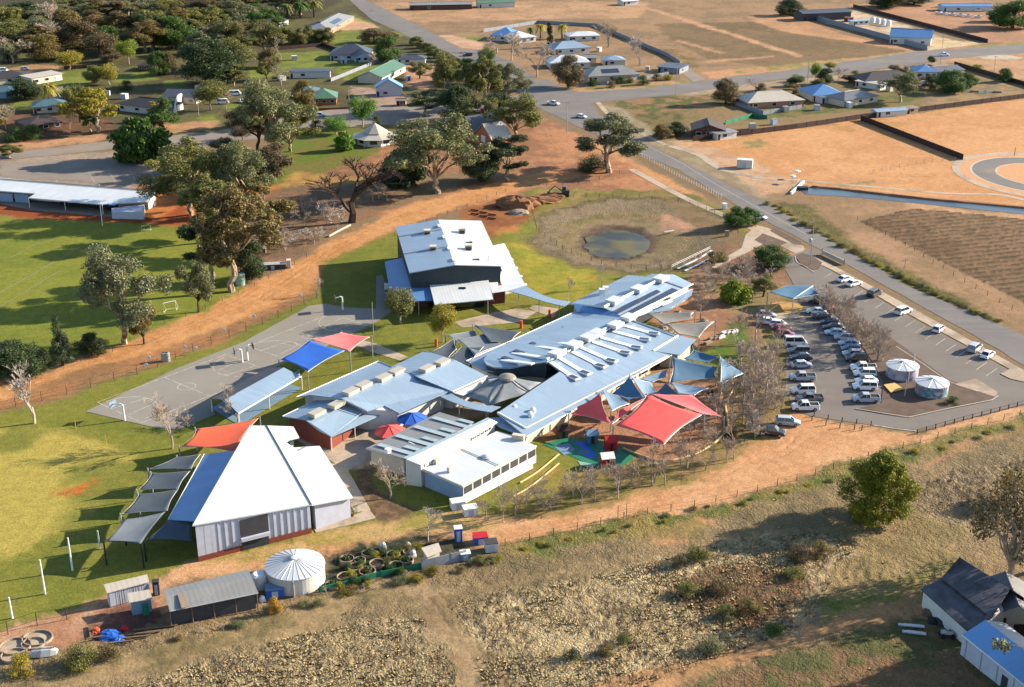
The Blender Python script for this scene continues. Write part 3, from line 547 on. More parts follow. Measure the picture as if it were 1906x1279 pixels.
strip('edge_line', smooth_path([(1195, 268), (1262, 300), (1330, 342), (1420, 392), (1500, 436)]), .14, Z2, 'line_paint')
strip('footpath', smooth_path([(1175, 315), (1230, 345), (1290, 376), (1350, 402), (1400, 425), (1440, 446), (1490, 468), (1512, 480)]), 2.6, .05, 'concrete')
sheet('footpath', [(1388, 437), (1410, 420), (1430, 425), (1495, 458), (1498, 464), (1480, 472), (1440, 452), (1425, 452), (1392, 470), (1330, 500), (1322, 496), (1380, 462)], .058, 'concrete')
sheet('footpath', smooth_path([(1512, 478), (1540, 489), (1700, 575), (1906, 690), (2200, 855)], 5)+smooth_path([(2200, 880), (1906, 703), (1700, 590), (1600, 532), (1536, 497), (1500, 486)], 5), .09, 'concrete', th=.10)
# car park
sheet('car_park', [(1458, 494), (1480, 482), (1500, 484), (1540, 500), (1600, 536), (1700, 594), (1880, 690), (1900, 712), (1906, 712), (2200, 650), (2200, 700), (1906, 754), (1708, 802), (1626, 792), (1511, 775), (1480, 765), (1462, 730), (1462, 640), (1440, 610), (1440, 575), (1490, 560), (1478, 530)], .05, 'carpark', rag=.15)
sheet('car_park', [(1458, 494), (1470, 478), (1488, 470), (1510, 462), (1530, 470), (1512, 482), (1500, 486)], .058, 'carpark')
IS = [(1532, 560), (1556, 556), (1600, 590), (1680, 645), (1765, 708), (1858, 738), (1846, 745), (1692, 777), (1640, 770), (1592, 762), (1640, 752), (1645, 712), (1615, 660), (1580, 612)]
sheet('mulch_bed', IS, .16, 'mulch', th=.14)
sheet('mulch_bed', [(1480, 478), (1492, 472), (1514, 478), (1530, 490), (1524, 501), (1512, 503), (1492, 494)], .16, 'mulch', th=.14)
sheet('mulch_bed', [(1433, 430), (1442, 424), (1490, 450), (1494, 457), (1478, 455)], .08, 'mulch'); sheet('mulch_bed', [(1404, 447), (1420, 435), (1466, 452), (1438, 464)], .08, 'mulch')
strip('kerb', smooth_path([(1480, 478), (1484, 489), (1500, 498), (1516, 508)]), .2, .2, 'kerb'); strip('kerb', [(1640, 770), (1692, 778), (1760, 763), (1846, 746), (1858, 738)], .25, .2, 'kerb'); strip('kerb', [(1592, 762), (1640, 770)], .2, .2, 'kerb')
strip('kerb', smooth_path([(1668, 646), (1720, 680), (1768, 712), (1820, 730)]), .2, .2, 'kerb'); strip('kerb', [(1626, 792), (1665, 798), (1706, 803)], .25, .08, 'line_paint')
sheet('concrete_apron', [(1778, 716), (1816, 706), (1857, 731), (1853, 740), (1842, 737), (1822, 730)], .17, 'concrete')
sheet('dirt_island', [(1862, 697), (1880, 688), (1906, 692), (1960, 700), (1960, 720), (1906, 712), (1880, 706)], .17, 'stone', th=.12)
for i in range(17):                               # bay lines of the upper row
    t = i/16; a = (1549+t*307, 508+t*178); strip('parking_line', [a, (a[0]-15-5*t, a[1]+9+5*t)], .12, .056, 'line_paint')
# court
CT = [(160, 766), (330, 686), (455, 636), (575, 570), (606, 566), (640, 572), (700, 575), (738, 575), (700, 600), (600, 648), (530, 676), (392, 740), (402, 772), (330, 800), (295, 798)]
sheet('basketball_court', CT, .05, 'court', rag=.1)
sheet('paved_path', [(700, 515), (712, 512), (730, 560), (750, 570), (738, 576), (700, 578)], .058, 'court'); sheet('paved_path', [(668, 632), (700, 640), (760, 665), (745, 672), (690, 655), (655, 640)], .06, 'concrete')
def court(A, B, W, off=0):                       # markings of one court between two end centres
    A, B = G(*A), G(*B); d = (B-A).normalized(); n = Vector((-d.y, d.x, 0)); Lc = (B-A).length
    P = lambda t, s: tuple((A+d*t+n*s).xy)
    h = W/2
    for q in ([P(0, -h), P(Lc, -h)], [P(0, h), P(Lc, h)], [P(0, -h), P(0, h)], [P(Lc, -h), P(Lc, h)], [P(Lc/2, -h), P(Lc/2, h)]): strip('court_line', q, .13, .058, 'line_paint', wp=True)
    cir = lambda t, r, a0, a1, n_=24: [P(t+r*math.cos(a0+(a1-a0)*k/n_), r*math.sin(a0+(a1-a0)*k/n_)) for k in range(n_+1)]
    strip('court_line', cir(Lc/2, 1.8, 0, 2*math.pi), .13, .062, 'line_paint', wp=True)
    for t, s in ((0, 1), (Lc, -1)):
        a = 0 if s == 1 else math.pi
        strip('court_line', [P(t, -2.4), P(t+s*5.8, -1.8), P(t+s*5.8, 1.8), P(t, 2.4)], .13, .06, 'line_paint', wp=True)
        strip('court_line', cir(t+s*5.8, 1.8, a-math.pi/2, a+math.pi/2, 12), .13, .064, 'line_paint', wp=True)
        strip('court_line', cir(t+s*1.3, 6.2, a-math.pi/2, a+math.pi/2, 20), .13, .066, 'line_paint', wp=True)
court((222, 768), (462, 676), 14.5); court((500, 658), (652, 596), 13)
strip('field_line', [(0, 545), (150, 460)], .18, .05, 'sail_sand'); strip('field_line', [(0, 571), (110, 505)], .16, .05, 'sail_sand'); strip('field_line', [(0, 480), (18, 481), (75, 450)], .16, .05, 'sail_sand')
# roundabout at the right
RC = G(1935, 326)
for nm, r, z, mt in (('footpath', 26.5, .045, 'concrete'), ('dirt_verge', 24.0, .05, None), ('kerb', 21.0, .07, 'kerb'), ('roundabout_road', 20.3, .076, 'asphalt'), ('kerb', 13.3, .083, 'kerb'), ('roundabout_island', 12.8, .09, None)):
    sheet(nm, [(RC.x+r*math.cos(a*math.pi/32), RC.y+1.15*r*math.sin(a*math.pi/32), 0) for a in range(64)], z, mt or 'orange_earth' if mt or 'orange_earth' in M else mat('orange_earth', T(228, 168, 116), .98, .12, .8).name and 'orange_earth', world_pts=True)
strip('footpath', smooth_path([(1906, 372), (1850, 362), (1760, 360), (1650, 350), (1560, 343), (1480, 335), (1400, 335)]), 1.8, .042, 'concrete')
strip('footpath', smooth_path([(1248, 272), (1300, 288), (1345, 315), (1420, 332)]), 3.0, .044, 'concrete'); strip('footpath', smooth_path([(1112, 190), (1135, 215), (1165, 232), (1200, 252), (1240, 270)]), 2.0, .046, 'concrete')
sheet('footpath', [(1810, 104), (1860, 100), (1906, 108), (1880, 113), (1830, 110)], .05, 'concrete'); sheet('driveway', [(1265, 118), (1280, 124), (1312, 148), (1290, 153), (1268, 136)], .05, 'asphalt_old')
# school paving
sheet('yard_paving', [(545, 815), (655, 775), (700, 738), (800, 690), (900, 700), (930, 760), (830, 775), (700, 850), (640, 880), (622, 862)], .05, 'concrete')
sheet('yard_paving', [(585, 985), (655, 962), (686, 948), (700, 965), (640, 980), (588, 992)], .10, 'concrete', th=.08); sheet('yard_paving', [(612, 865), (640, 862), (690, 950), (660, 955)], .06, 'concrete')
sheet('yard_paving', [(845, 600), (905, 585), (960, 575), (1000, 580), (970, 600), (860, 610)], .055, 'concrete'); sheet('yard_paving', [(990, 568), (1040, 575), (1030, 592), (985, 575)], .058, 'concrete')
sheet('play_surface', [(1010, 828), (1048, 815), (1110, 820), (1150, 830), (1185, 840), (1178, 855), (1150, 872), (1125, 875), (1090, 862), (1060, 848)], .05, 'plastic_green')
sheet('play_surface', [(1065, 822), (1085, 835), (1080, 845), (1100, 855), (1112, 848), (1100, 836), (1092, 822)], .058, 'plastic_blue'); sheet('play_surface', ring((1087, 842), 0, 12, 5.5, 24, 0), .066, 'sail_steel')
sheet('play_surface', [(1030, 830), (1060, 826), (1070, 838), (1050, 848)], .062, 'sail_sky'); sheet('play_surface', [(1075, 858), (1110, 866), (1100, 872), (1080, 866)], .064, 'tank_green'); sheet('play_surface', [(1120, 862), (1150, 870), (1130, 876), (1115, 870)], .064, 'tank_green')
sheet('concrete_apron', [(0, 372), (110, 380), (225, 395), (215, 405), (60, 392), (0, 380)], .05, 'asphalt_old'); sheet('ochre_circle', ring((1460, 573), 0, 34, 11, 32, 0), .07, 'ochre_floor'); sheet('ochre_circle', [(1430, 580), (1480, 585), (1500, 590), (1440, 596)], .062, 'concrete')
for px, w in (([(1075, 352), (1225, 430), (1260, 452)], .5),): pass
strip('dirt_track', smooth_path([(1262, 500), (1300, 482), (1325, 466)]), .7, .05, 'plastic_white'); strip('dirt_track', smooth_path([(1275, 504), (1310, 487), (1330, 474)]), .7, .05, 'plastic_white')
# ---------------- trees: prototypes (trunk with limbs, crown of leaves) then copies ----------------
def leaves(clumps, n, size, seed, droop=0.0):
    r = np.random.default_rng(seed); C = []; 
    tot = sum(c[3]*c[3] for c in clumps)
    for (x, y, z, rr, fz) in clumps:
        k = max(12, int(n*rr*rr/tot)); d = r.normal(size=(k, 3)); d /= np.linalg.norm(d, axis=1)[:, None]
        rad = rr*(.35+.75*r.random(k)**.5)[:, None]; q = d*rad; q[:, 2] *= fz
        lump = 1+.25*np.sin(d[:, :1]*5+x*3)*np.cos(d[:, 1:2]*6+y*3)
        C.append(np.concatenate([q*lump+np.array([x, y, z]), d], 1))
    C = np.concatenate(C); P, N = C[:, :3], C[:, 3:]; k = len(P)
    P[:, 2] = np.maximum(P[:, 2], .12)
    N = N*.8+r.normal(size=(k, 3))*.75+np.array([0, 0, .25]); N /= np.linalg.norm(N, axis=1)[:, None]
    t = np.cross(N, r.normal(size=(k, 3))); t /= np.linalg.norm(t, axis=1)[:, None]; b = np.cross(N, t)
    s = size*(.6+.8*r.random(k))[:, None]; t = t*s; b = b*s*.62
    if droop: b[:, 2] -= droop*s[:, 0]; 
    V = np.stack([P-t*.6, P-b*.5+t*.1, P+t*.6, P+b*.5+t*.1], 1).reshape(-1, 3)
    return V, np.arange(4*k).reshape(-1, 4)
def tree_proto(name, clumps, limbs, n, size, seed, bark, droop=0.0):
    V, Q = leaves(clumps, int(n*3.2), size*.56, seed, droop)
    crown = np_mesh('crown', V, Q, 'leaf')
    mb = MB()
    for pts, rad in limbs: mb.tube(pts, rad, 6)
    tr = bpy.data.meshes.new('trunk'); tr.from_pydata([tuple(v) for v in mb.v], [], mb.f); tr.materials.append(M[bark])
    zs = V[:, 2]; hw = (np.percentile(V[:, 0], 98)-np.percentile(V[:, 0], 2))/2
    PROTO[name] = (tr, crown, float(np.percentile(zs, 99.5)), float(hw))
PROTO = {}
def limb(a, b, r0, r1, rd, k=4, wob=.08):
    a, b = Vector(a), Vector(b); L = (b-a).length; p = []
    for i in range(k+1):
        t = i/k; q = a.lerp(b, t); w = wob*L*math.sin(math.pi*t)
        p.append(q+Vector((rd.uniform(-w, w), rd.uniform(-w, w), w*.6)))
    return p, [r0+(r1-r0)*i/k for i in range(k+1)]
def gum(name, seed, h=14, w=6.0, fork=.3, n=4200, tall=1.0, bark='bark_pale', gap=1.0):
    rd = random.Random(seed); cl = []; li = []
    nb = rd.randint(6, 8); base = Vector((0, 0, -.2)); f = Vector((rd.uniform(-.4, .4), rd.uniform(-.4, .4), h*fork))
    li.append(limb(base, f, .36, .26, rd))
    for i in range(nb):
        a = 2*math.pi*(i*.618+rd.uniform(-.1, .1)); t = (i+.5)/nb; z = h*(.42+.52*t); rr = w*rd.uniform(.55, .95)*math.sin(math.pi*(.22+.70*t))*(.95 if t < .8 else .7)
        e = Vector((rr*math.cos(a)*.8, rr*math.sin(a)*.8, z)); li.append(limb(f, e, .17, .06, rd, 5))
        for j in range(rd.randint(4, 6)):
            c = e+Vector((rd.uniform(-1, 1)*w*.26, rd.uniform(-1, 1)*w*.26, rd.uniform(-.12, .09)*h)); s = w*rd.uniform(.12, .25)/gap
            cl.append((c.x, c.y, c.z, s, rd.uniform(.65, 1.0))); li.append(limb(e.lerp(f, .25), c, .07, .03, rd, 3))
    for i in range(int(2+3*tall)):
        a = rd.uniform(0, 6.3); rr = w*rd.uniform(.2, .6); z = h*rd.uniform(.5, .8)
        c = Vector((rr*math.cos(a), rr*math.sin(a), z)); cl.append((c.x, c.y, c.z, w*rd.uniform(.14, .22), .8)); li.append(limb(f, c, .09, .03, rd, 3))
    tree_proto(name, cl, li, n, .42, seed, bark, .25)
def dense(name, seed, h=9, w=4.5, low=.12, n=3800, point=0.0, bark='bark_dark', size=.42, fz=.85, droop=0.0, nc=26, cs=1.0):
    rd = random.Random(seed); cl = []; li = [limb((0, 0, -.2), (0, 0, h*.75), .3, .08, rd)]
    for i in range(nc):
        t = rd.random(); z = h*(low+(1-low)*t*.92); prof = math.sin(math.pi*min(1, .2+.78*t))**.7 if not point else (1-t)**.8*.9+.12
        a = 2.4*i; rr = w*prof*rd.uniform(.35, .78); s = cs*w*rd.uniform(.26, .42)*(.5+.5*prof)
        cl.append((rr*math.cos(a), rr*math.sin(a), max(z, s*.6), s, fz)); li.append(limb((0, 0, z*.7), (rr*math.cos(a), rr*math.sin(a), z), .09, .03, rd, 2))
    tree_proto(name, cl, li, n, size, seed, bark, droop)
def lolly(name, seed, h=7, w=2.7, clear=.28, n=3000, bark='bark_grey'):
    rd = random.Random(seed); cl = []; li = [limb((0, 0, -.2), (0, 0, h*.6), .16, .1, rd)]
    for i in range(18):
        a = 2.4*i; t = rd.random(); z = h*(clear+.12+(.8-clear)*t); rr = w*.62*math.sin(math.pi*(.15+.7*t)); s = w*rd.uniform(.34, .5)
        cl.append((rr*math.cos(a), rr*math.sin(a), z, s, .9)); li.append(limb((0, 0, h*clear), (rr*math.cos(a), rr*math.sin(a), z), .07, .02, rd, 2))
    tree_proto(name, cl, li, n, .34, seed, bark)
def bare(name, seed, h=8, w=3.6, depth=6, bark='bark_grey', spread=.5, thick=.13, twig=.016):
    rd = random.Random(seed); mb = MB(); tw = MB()
    def grow(p, d, L, r, k):
        e = p+d*L; m = p.lerp(e, .5)+Vector((rd.uniform(-1, 1), rd.uniform(-1, 1), 0))*L*.06
        (mb if k > 2 else tw).tube([p, m, e], [r, r*.85, max(r*.68, twig)], 5 if k > 2 else 3, False)
        if k == 0: return
        for i in range(rd.choice((2, 3, 3)) if k > 1 else 4):
            q = d+Vector((rd.uniform(-1, 1), rd.uniform(-1, 1), rd.uniform(-.25, .55)))*spread*1.5; q.normalize()
            if q.z < .02: q.z = .1; q.normalize()
            grow(p.lerp(e, rd.uniform(.45, 1)), q, L*rd.uniform(.62, .85), max(r*.6, twig), k-1)
    grow(Vector((0, 0, -.2)), Vector((0, 0, 1)), h*.26, thick, depth)
    tr = bpy.data.meshes.new('trunk'); tr.from_pydata([tuple(v) for v in mb.v], [], mb.f); tr.materials.append(M[bark])
    cr = bpy.data.meshes.new('twigs'); cr.from_pydata([tuple(v) for v in tw.v], [], tw.f); cr.materials.append(M[bark] if bark != 'bark_grey' else M['bark_grey'])
    V = np.array([tuple(v) for v in tw.v]); PROTO[name] = (tr, cr, float(V[:, 2].max()), float(np.percentile(np.abs(V[:, 0]), 97)))
def palm(name, seed):
    rd = random.Random(seed); mb = MB(); mb.tube([(0, 0, -.2), (.1, 0, 2.5), (0, .1, 5.2)], [.28, .22, .2], 8)
    V = []; Q = []
    for i in range(34):
        a = 2.4*i; up = rd.uniform(-.2, 1.0); L = rd.uniform(2.0, 2.8)
        for s in range(6):
            t0, t1 = s/6, (s+1)/6; f = lambda t: Vector((math.cos(a)*L*t*.9, math.sin(a)*L*t*.9, 5.2+up*L*t-1.5*L*t*t*.75))
            side = Vector((-math.sin(a), math.cos(a), -.35))*.32; p0, p1 = f(t0), f(t1); k = len(V)
            for sg in (1, -1):
                k = len(V); sd = Vector((side.x*sg, side.y*sg, side.z)); V += [p0, p1, p1+sd*(1-t1*.7), p0+sd*(1-t0*.7)]; Q.append((k, k+1, k+2, k+3))
    tr = bpy.data.meshes.new('trunk'); tr.from_pydata([tuple(v) for v in mb.v], [], mb.f); tr.materials.append(M['bark_dark'])
    PROTO[name] = (tr, np_mesh('crown', [tuple(v) for v in V], Q, 'leaf'), 5.9, 2.3)
for i_ in range(4): gum('gum%d' % i_, 11+i_*7, fork=(.22, .3, .18, .34)[i_], w=(6.0, 5.2, 6.6, 4.8)[i_], n=7000)
gum('open0', 91, h=9, w=5.4, fork=.2, n=4600, gap=1.05, bark='bark_dark'); gum('open1', 97, h=11, w=5.6, fork=.22, n=5200, bark='bark_dark')
gum('thin0', 191, h=10, w=5.2, fork=.2, n=1500, gap=1.0, bark='bark_grey')
for i_ in range(3): dense('dense%d' % i_, 31+i_*5, n=5500)
dense('bush0', 47, h=3.2, w=2.4, low=0.0, n=1400, size=.26); dense('bush1', 49, h=2.4, w=2.8, low=0.0, n=1400, size=.26)
dense('cone0', 53, h=8, w=2.1, low=.1, n=2600, point=1, size=.3); dense('column0', 57, h=8, w=1.5, low=.02, n=2200, size=.3); dense('weep0', 59, h=7, w=3.2, low=.0, n=4200, droop=1.2, size=.5)
dense('pine0', 63, h=11, w=5.2, low=.03, n=16000, size=.34, fz=.8, nc=80, cs=.62)
lolly('lolly0', 71); lolly('lolly1', 73, w=2.9)
bare('bare0', 81); bare('bare1', 83, spread=.42); bare('bare2', 87, spread=.62); bare('pale0', 88, bark='bark_ash', spread=.4, h=7, thick=.1); bare('big_bare0', 90, h=11, depth=6, spread=.5, thick=.3, bark='bark_dark', twig=.026)
bare('vase0', 94, h=7, spread=.36, depth=6, bark='bark_ash')
bare('scrub0', 99, h=4, spread=.75, depth=5, thick=.06, twig=.013); bare('scrub1', 101, h=3.6, spread=.8, depth=5, thick=.06, twig=.013, bark='bark_ash')
palm('palm0', 5)
LC = {'olive': (126, 128, 66), 'grey': (130, 134, 92), 'dark': (68, 86, 48), 'green': (82, 112, 46), 'bright': (110, 150, 55), 'yellow': (168, 158, 52), 'brown': (122, 108, 74), 'lime': (140, 160, 50), 'pine': (134, 138, 36), 'blue': (86, 104, 70), 'rust': (138, 122, 68), 'gold': (190, 150, 50)}
NAMES = {'thin': 'shade_tree', 'gum': 'gum_tree', 'open': 'shade_tree', 'dense': 'leafy_tree', 'bush': 'shrub', 'cone': 'conifer', 'column': 'cypress', 'weep': 'weeping_tree', 'pine': 'pine_tree', 'lolly': 'round_tree', 'bare': 'bare_tree', 'pale': 'bare_tree', 'big_bare': 'bare_tree', 'vase': 'bare_tree', 'scrub': 'bare_shrub', 'palm': 'palm_tree'}
def tree(kind, bx, by, ty, wpx, col, label, group=None, yaw=None):
    tr, cr, ph, pw = PROTO[kind]; k = kind.rstrip('0123456789'); nm = NAMES[k]
    b = G(bx, by); h = ztop(bx, by, ty); w = wpx*mpp(bx, by)/2
    o = thing(nm, b, label, 'shrub' if 'shrub' in nm else 'tree', group, yaw if yaw is not None else random.uniform(0, 6.28))
    sz = h/ph; sw = w/pw; o.scale = (sw, sw, sz)
    col = LC.get(col, (120, 120, 70)); j = random.uniform(.9, 1.12); c = S(*col, .62)
    for nme, me in (('trunk', tr), ('twigs' if cr.name.startswith('twigs') else 'crown', cr)):
        q = bpy.data.objects.new(nme, me); link(q); q.parent = o; q.color = (c[0]*j, c[1]*j, c[2]*j*random.uniform(.85, 1.1), 1)
    return o
TR = [
('pine0', 1632, 966, 846, 112, 'pine', 'big round green tree alone in the paddock below the car park'),
('thin0', 1880, 1096, 885, 170, 'brown', 'large thin brown-green tree leaning over the old tin shed'),
('thin0', 1940, 1060, 870, 130, 'olive', 'brown twiggy tree cut by the right edge behind the tin shed'),
('lolly0', 1893, 935, 884, 50, 'gold', 'small tree with a yellow crown at the right edge of the paddock'),
('bare2', 321, 835, 738, 80, '', 'bare tree at the corner of the basketball court beside the orange sail'),
('vase0', 64, 788, 682, 76, '', 'pale bare tree alone on the lawn inside the left boundary fence'),
('bare1', 443, 788, 724, 62, '', 'bare tree in front of the blue walled shelter'),
('pale0', 593, 548, 515, 24, '', 'small pale bare tree by the fence in the shade of the gym'),
('lolly0', 746, 603, 538, 46, 'olive', 'round brownish tree on a clear stem left of the gym verandah'),
('lolly1', 824, 637, 570, 47, 'yellow', 'round yellow-green tree on a clear stem in front of the gym verandah'),
('dense0', 1434, 497, 460, 60, 'green', 'dense green tree beside the car park entrance'),
('dense1', 1369, 424, 385, 40, 'green', 'left of two dark green trees beside the roadside footpath'),
('dense2', 1393, 419, 387, 34, 'green', 'right of two dark green trees beside the white car on the road verge'),
('pale0', 1119, 537, 490, 26, '', 'taller white-stemmed bare tree on the lawn above the long roof'),
('pale0', 1058, 560, 515, 24, '', 'white-stemmed bare tree near the curved gym canopy'),
('bare0', 1229, 509, 474, 26, '', 'small bare tree on the lawn edge below the pond'),
('bare0', 1304, 594, 538, 50, '', 'bare tree at the end of the solar panel roof'),
('bare1', 1368, 540, 486, 44, '', 'bare tree in the native garden above the grey sails'), ('bare2', 1335, 528, 488, 42, '', 'spreading bare tree near the roof end and garden path'),
('bush0', 1324, 492, 468, 22, 'brown', 'round brown shrub beside the white boardwalk rails'), ('bush1', 1342, 486, 466, 24, 'olive', 'olive shrub next to the brown shrub by the boardwalk'),
('open0', 1420, 552, 514, 46, 'olive', 'olive green tree left of the blue car park sail'), ('weep0', 1366, 562, 524, 46, 'lime', 'pale lime weeping shrub in the garden behind the grey sails'),
('bare0', 1395, 516, 476, 40, '', 'bare tree left of the dense green entrance tree'), ('bare1', 1405, 640, 560, 50, '', 'bare tree between the garden path and the parked cars'),
('bare2', 1372, 640, 575, 44, '', 'bare tree on the small lawn beside the grey sail deck'),
('bare0', 1560, 606, 548, 46, '', 'topmost bare tree on the car park island'), ('bare1', 1581, 632, 566, 48, '', 'second bare tree down the car park island'), ('bare2', 1603, 650, 583, 50, '', 'third bare tree down the car park island'),
('bare0', 1633, 672, 604, 72, '', 'widest bare tree on the island above the water tanks'),
('bare2', 1425, 742, 640, 66, '', 'large bare tree beside the lowest parked white utility'), ('bare1', 1450, 716, 640, 50, '', 'bare tree touching the left row of parked cars'), ('bare0', 1400, 764, 668, 64, '', 'bare tree on the bank left of the parked cars'),
('bare1', 1446, 660, 598, 48, '', 'bare tree beside the red parked cars'), ('bare2', 1420, 690, 620, 48, '', 'bare tree halfway down the bank beside the cars'),
('bare0', 1412, 798, 724, 50, '', 'bare tree just above the black four wheel drive'), ('bare1', 1366, 832, 770, 40, '', 'bare tree beyond the curved hose right of the red sail'),
('bare0', 1328, 852, 792, 40, '', 'bare tree on the bank below the curved garden hose'), ('bare2', 1279, 874, 806, 46, '', 'bare tree on the bank below the big red sail'), ('bare1', 1218, 899, 826, 50, '', 'bare tree beside the right post of the big red sail'),
('bare0', 1150, 928, 862, 50, '', 'bare tree below the striped play house'), ('bare2', 1083, 938, 866, 54, '', 'bare tree on the bank left of the play house'), ('bare1', 1011, 950, 892, 46, '', 'bare tree near the white timber beams and track'),
('bare2', 937, 972, 892, 44, '', 'bare tree in front of the covered white boat ramp'), ('bare2', 727, 927, 862, 66, '', 'bushy bare tree in the yard beside the white hall'),
('pale0', 797, 1008, 944, 54, '', 'pale bare tree beside the garden shed and blue cubicle'), ('bare0', 905, 966, 930, 36, '', 'low bare tree beside the white trailers'),
('bush0', 40, 1256, 1218, 42, 'yellow', 'yellow-green shrub at the bottom left corner'), ('bush1', 150, 1240, 1200, 56, 'olive', 'dark olive shrub below the blue tarpaulin'), ('bush1', 205, 1222, 1196, 40, 'brown', 'brown shrub in the rubbish beside the yard'),
('bush0', 512, 1140, 1112, 22, 'gold', 'golden dry bush below the tank and blue box'),
('gum0', 232, 640, 458, 134, 'grey', 'large gum tree on the edge of the sports field near the goal'),
('cone0', 117, 680, 588, 36, 'blue', 'narrow conifer beside the dirt track at the left'),
('dense0', 30, 702, 640, 90, 'dark', 'very dark dense tree at the left edge beside the dirt track'), ('dense1', 172, 662, 622, 50, 'dark', 'low dark tree between conifer and gum'), ('dense2', 82, 690, 652, 40, 'dark', 'smaller dark tree touching the dense tree at left'),
('open0', 268, 640, 575, 46, 'rust', 'rusty small tree just right of the large field gum'),
('open0', 370, 581, 490, 58, 'grey', 'small gum with a clear stem between goal and track'),
('gum1', 432, 543, 350, 128, 'rust', 'tall gum with pale twin trunks beside the green tank'),
('gum3', 396, 522, 400, 86, 'dark', 'dark gum behind the pale twin-trunked gum'),
('gum2', 356, 400, 266, 130, 'olive', 'wide gum beside the end of the white clubhouse'), ('gum0', 450, 400, 262, 96, 'grey', 'grey-green gum right of the clubhouse gum'), ('gum3', 490, 470, 350, 90, 'rust', 'brownish gum leaning over the fallen branches'),
('gum1', 400, 450, 330, 90, 'olive', 'olive gum in the middle of the group above the track'), ('open1', 500, 360, 270, 70, 'brown', 'brown twiggy tree above the fallen branches'), ('dense0', 470, 520, 450, 50, 'dark', 'dark low tree over the parked trailers'),
('big_bare0', 655, 414, 298, 140, '', 'large leafless tree standing above the dirt track'),
('gum2', 816, 360, 218, 152, 'grey', 'wide gum with pale limbs beside the weatherboard church'), ('weep0', 752, 342, 278, 76, 'dark', 'drooping dark tree left of the wide gum'), ('dense1', 896, 338, 284, 66, 'dark', 'very dark round tree beside the wide gum'),
('gum3', 946, 336, 252, 76, 'dark', 'dark gum on the dirt below the brick church'), ('gum0', 962, 262, 178, 90, 'olive', 'gum beside the crossing above the brick church'), ('gum1', 1133, 321, 216, 108, 'grey', 'lone gum on the corner of dirt beside the main road'),
('bush1', 1100, 318, 288, 50, 'dark', 'low dark bush at the foot of the lone corner gum'),
('gum0', 835, 205, 100, 60, 'olive', 'gum on the street corner near the red trimmed house'), ('dense2', 850, 226, 160, 62, 'dark', 'dark tree on the street below the red trimmed house'), ('gum1', 905, 205, 106, 62, 'olive', 'olive gum in the middle of the crossing clump'),
('gum2', 946, 190, 118, 62, 'grey', 'grey gum at the crossing side of the clump'), ('gum3', 880, 170, 112, 50, 'dark', 'narrow dark gum within the crossing clump'), ('dense0', 925, 232, 172, 50, 'dark', 'dark bushy tree under the crossing gums'), ('gum2', 895, 240, 180, 60, 'olive', 'low olive gum above the church roof'),
('bare2', 1000, 143, 68, 66, '', 'brown leafless tree beside the corner houses'), ('bare0', 952, 112, 62, 60, '', 'hazy brown leafless tree beside the blue roofed house'), ('bare1', 925, 98, 68, 48, '', 'smaller leafless tree at the end of the blue roofed house'),
('dense1', 1058, 163, 104, 52, 'brown', 'dark brown tree in front of the white roofed houses'), ('vase0', 1190, 122, 64, 52, '', 'pale leafless tree behind the grey hip roofed house'), ('bare0', 1132, 88, 44, 54, '', 'leafless tree behind the long white roof'),
('column0', 1023, 88, 42, 12, 'dark', 'dark cypress between the white roofs'), ('palm0', 1006, 72, 44, 26, 'yellow', 'palm left of the dark cypress'), ('palm0', 1046, 72, 44, 26, 'yellow', 'palm right of the dark cypress'), ('palm0', 988, 74, 50, 20, 'green', 'small palm in front of the white roof'),
('dense0', 1350, 193, 148, 42, 'brown', 'round brown tree beside the cream hip roofed house'), ('bare1', 1407, 168, 145, 34, '', 'small leafless tree behind the cream hip roofed house'),
('dense2', 1230, 258, 232, 28, 'rust', 'small rusty round tree left of the brown roofed house'), ('dense1', 1258, 252, 227, 34, 'dark', 'dark tree touching the brown roofed house'),
('lolly0', 1483, 160, 140, 22, 'green', 'small green street tree near the power pole'), ('lolly1', 1517, 150, 118, 18, 'lime', 'bright lime small tree beside the power pole'), ('dense0', 1536, 156, 128, 28, 'dark', 'dark tree behind the blue roofed house'), ('lolly0', 1546, 130, 116, 18, 'yellow', 'yellow bush beside the cross road'),
('bare2', 1562, 150, 122, 30, '', 'reddish leafless tree behind the blue roofed house'), ('gum0', 1676, 190, 134, 62, 'grey', 'grey gum in the garden behind the light sheds'),
('dense0', 1768, 172, 132, 50, 'green', 'left of two green trees beside the brown fence'), ('dense1', 1798, 166, 136, 40, 'green', 'right of two green trees near the piled boats'), ('dense2', 1732, 165, 140, 30, 'blue', 'bluish shrub in front of the pale gabled house'), ('lolly1', 1733, 122, 104, 14, 'dark', 'small dark tree at the kerb of the cross road'),
('dense2', 1869, 152, 128, 24, 'green', 'small green tree beyond the brown fence at right'), ('bush0', 1818, 130, 120, 22, 'lime', 'lime bush at the start of the brown fence'),
('dense0', 1885, 52, 2, 76, 'green', 'large green tree at the top right corner'), ('dense1', 1856, 40, 12, 34, 'dark', 'darker tree beside the large top right tree'), ('dense2', 1470, 28, 0, 44, 'dark', 'dark tree at the end of the dark shed'), ('dense0', 1650, 14, -12, 60, 'dark', 'dark tree at the top edge above the storage yard'), ('dense1', 1700, 8, -10, 50, 'dark', 'second dark tree at the top edge above the storage yard'),
('bush1', 1362, 812, 792, 20, 'brown', 'brown shrub in the mulch right of the red sail'),
('bush0', 1773, 751, 738, 22, 'green', 'round clipped shrub on the mulch beside the mural tank'),
('weep0', 263, 300, 222, 84, 'green', 'large green pepper tree standing on the street verge'), ('gum1', 183, 246, 164, 80, 'yellow', 'yellow-olive gum in front of the dark roofed house'), ('open0', 150, 228, 160, 50, 'olive', 'olive tree left of the yellow gum'),
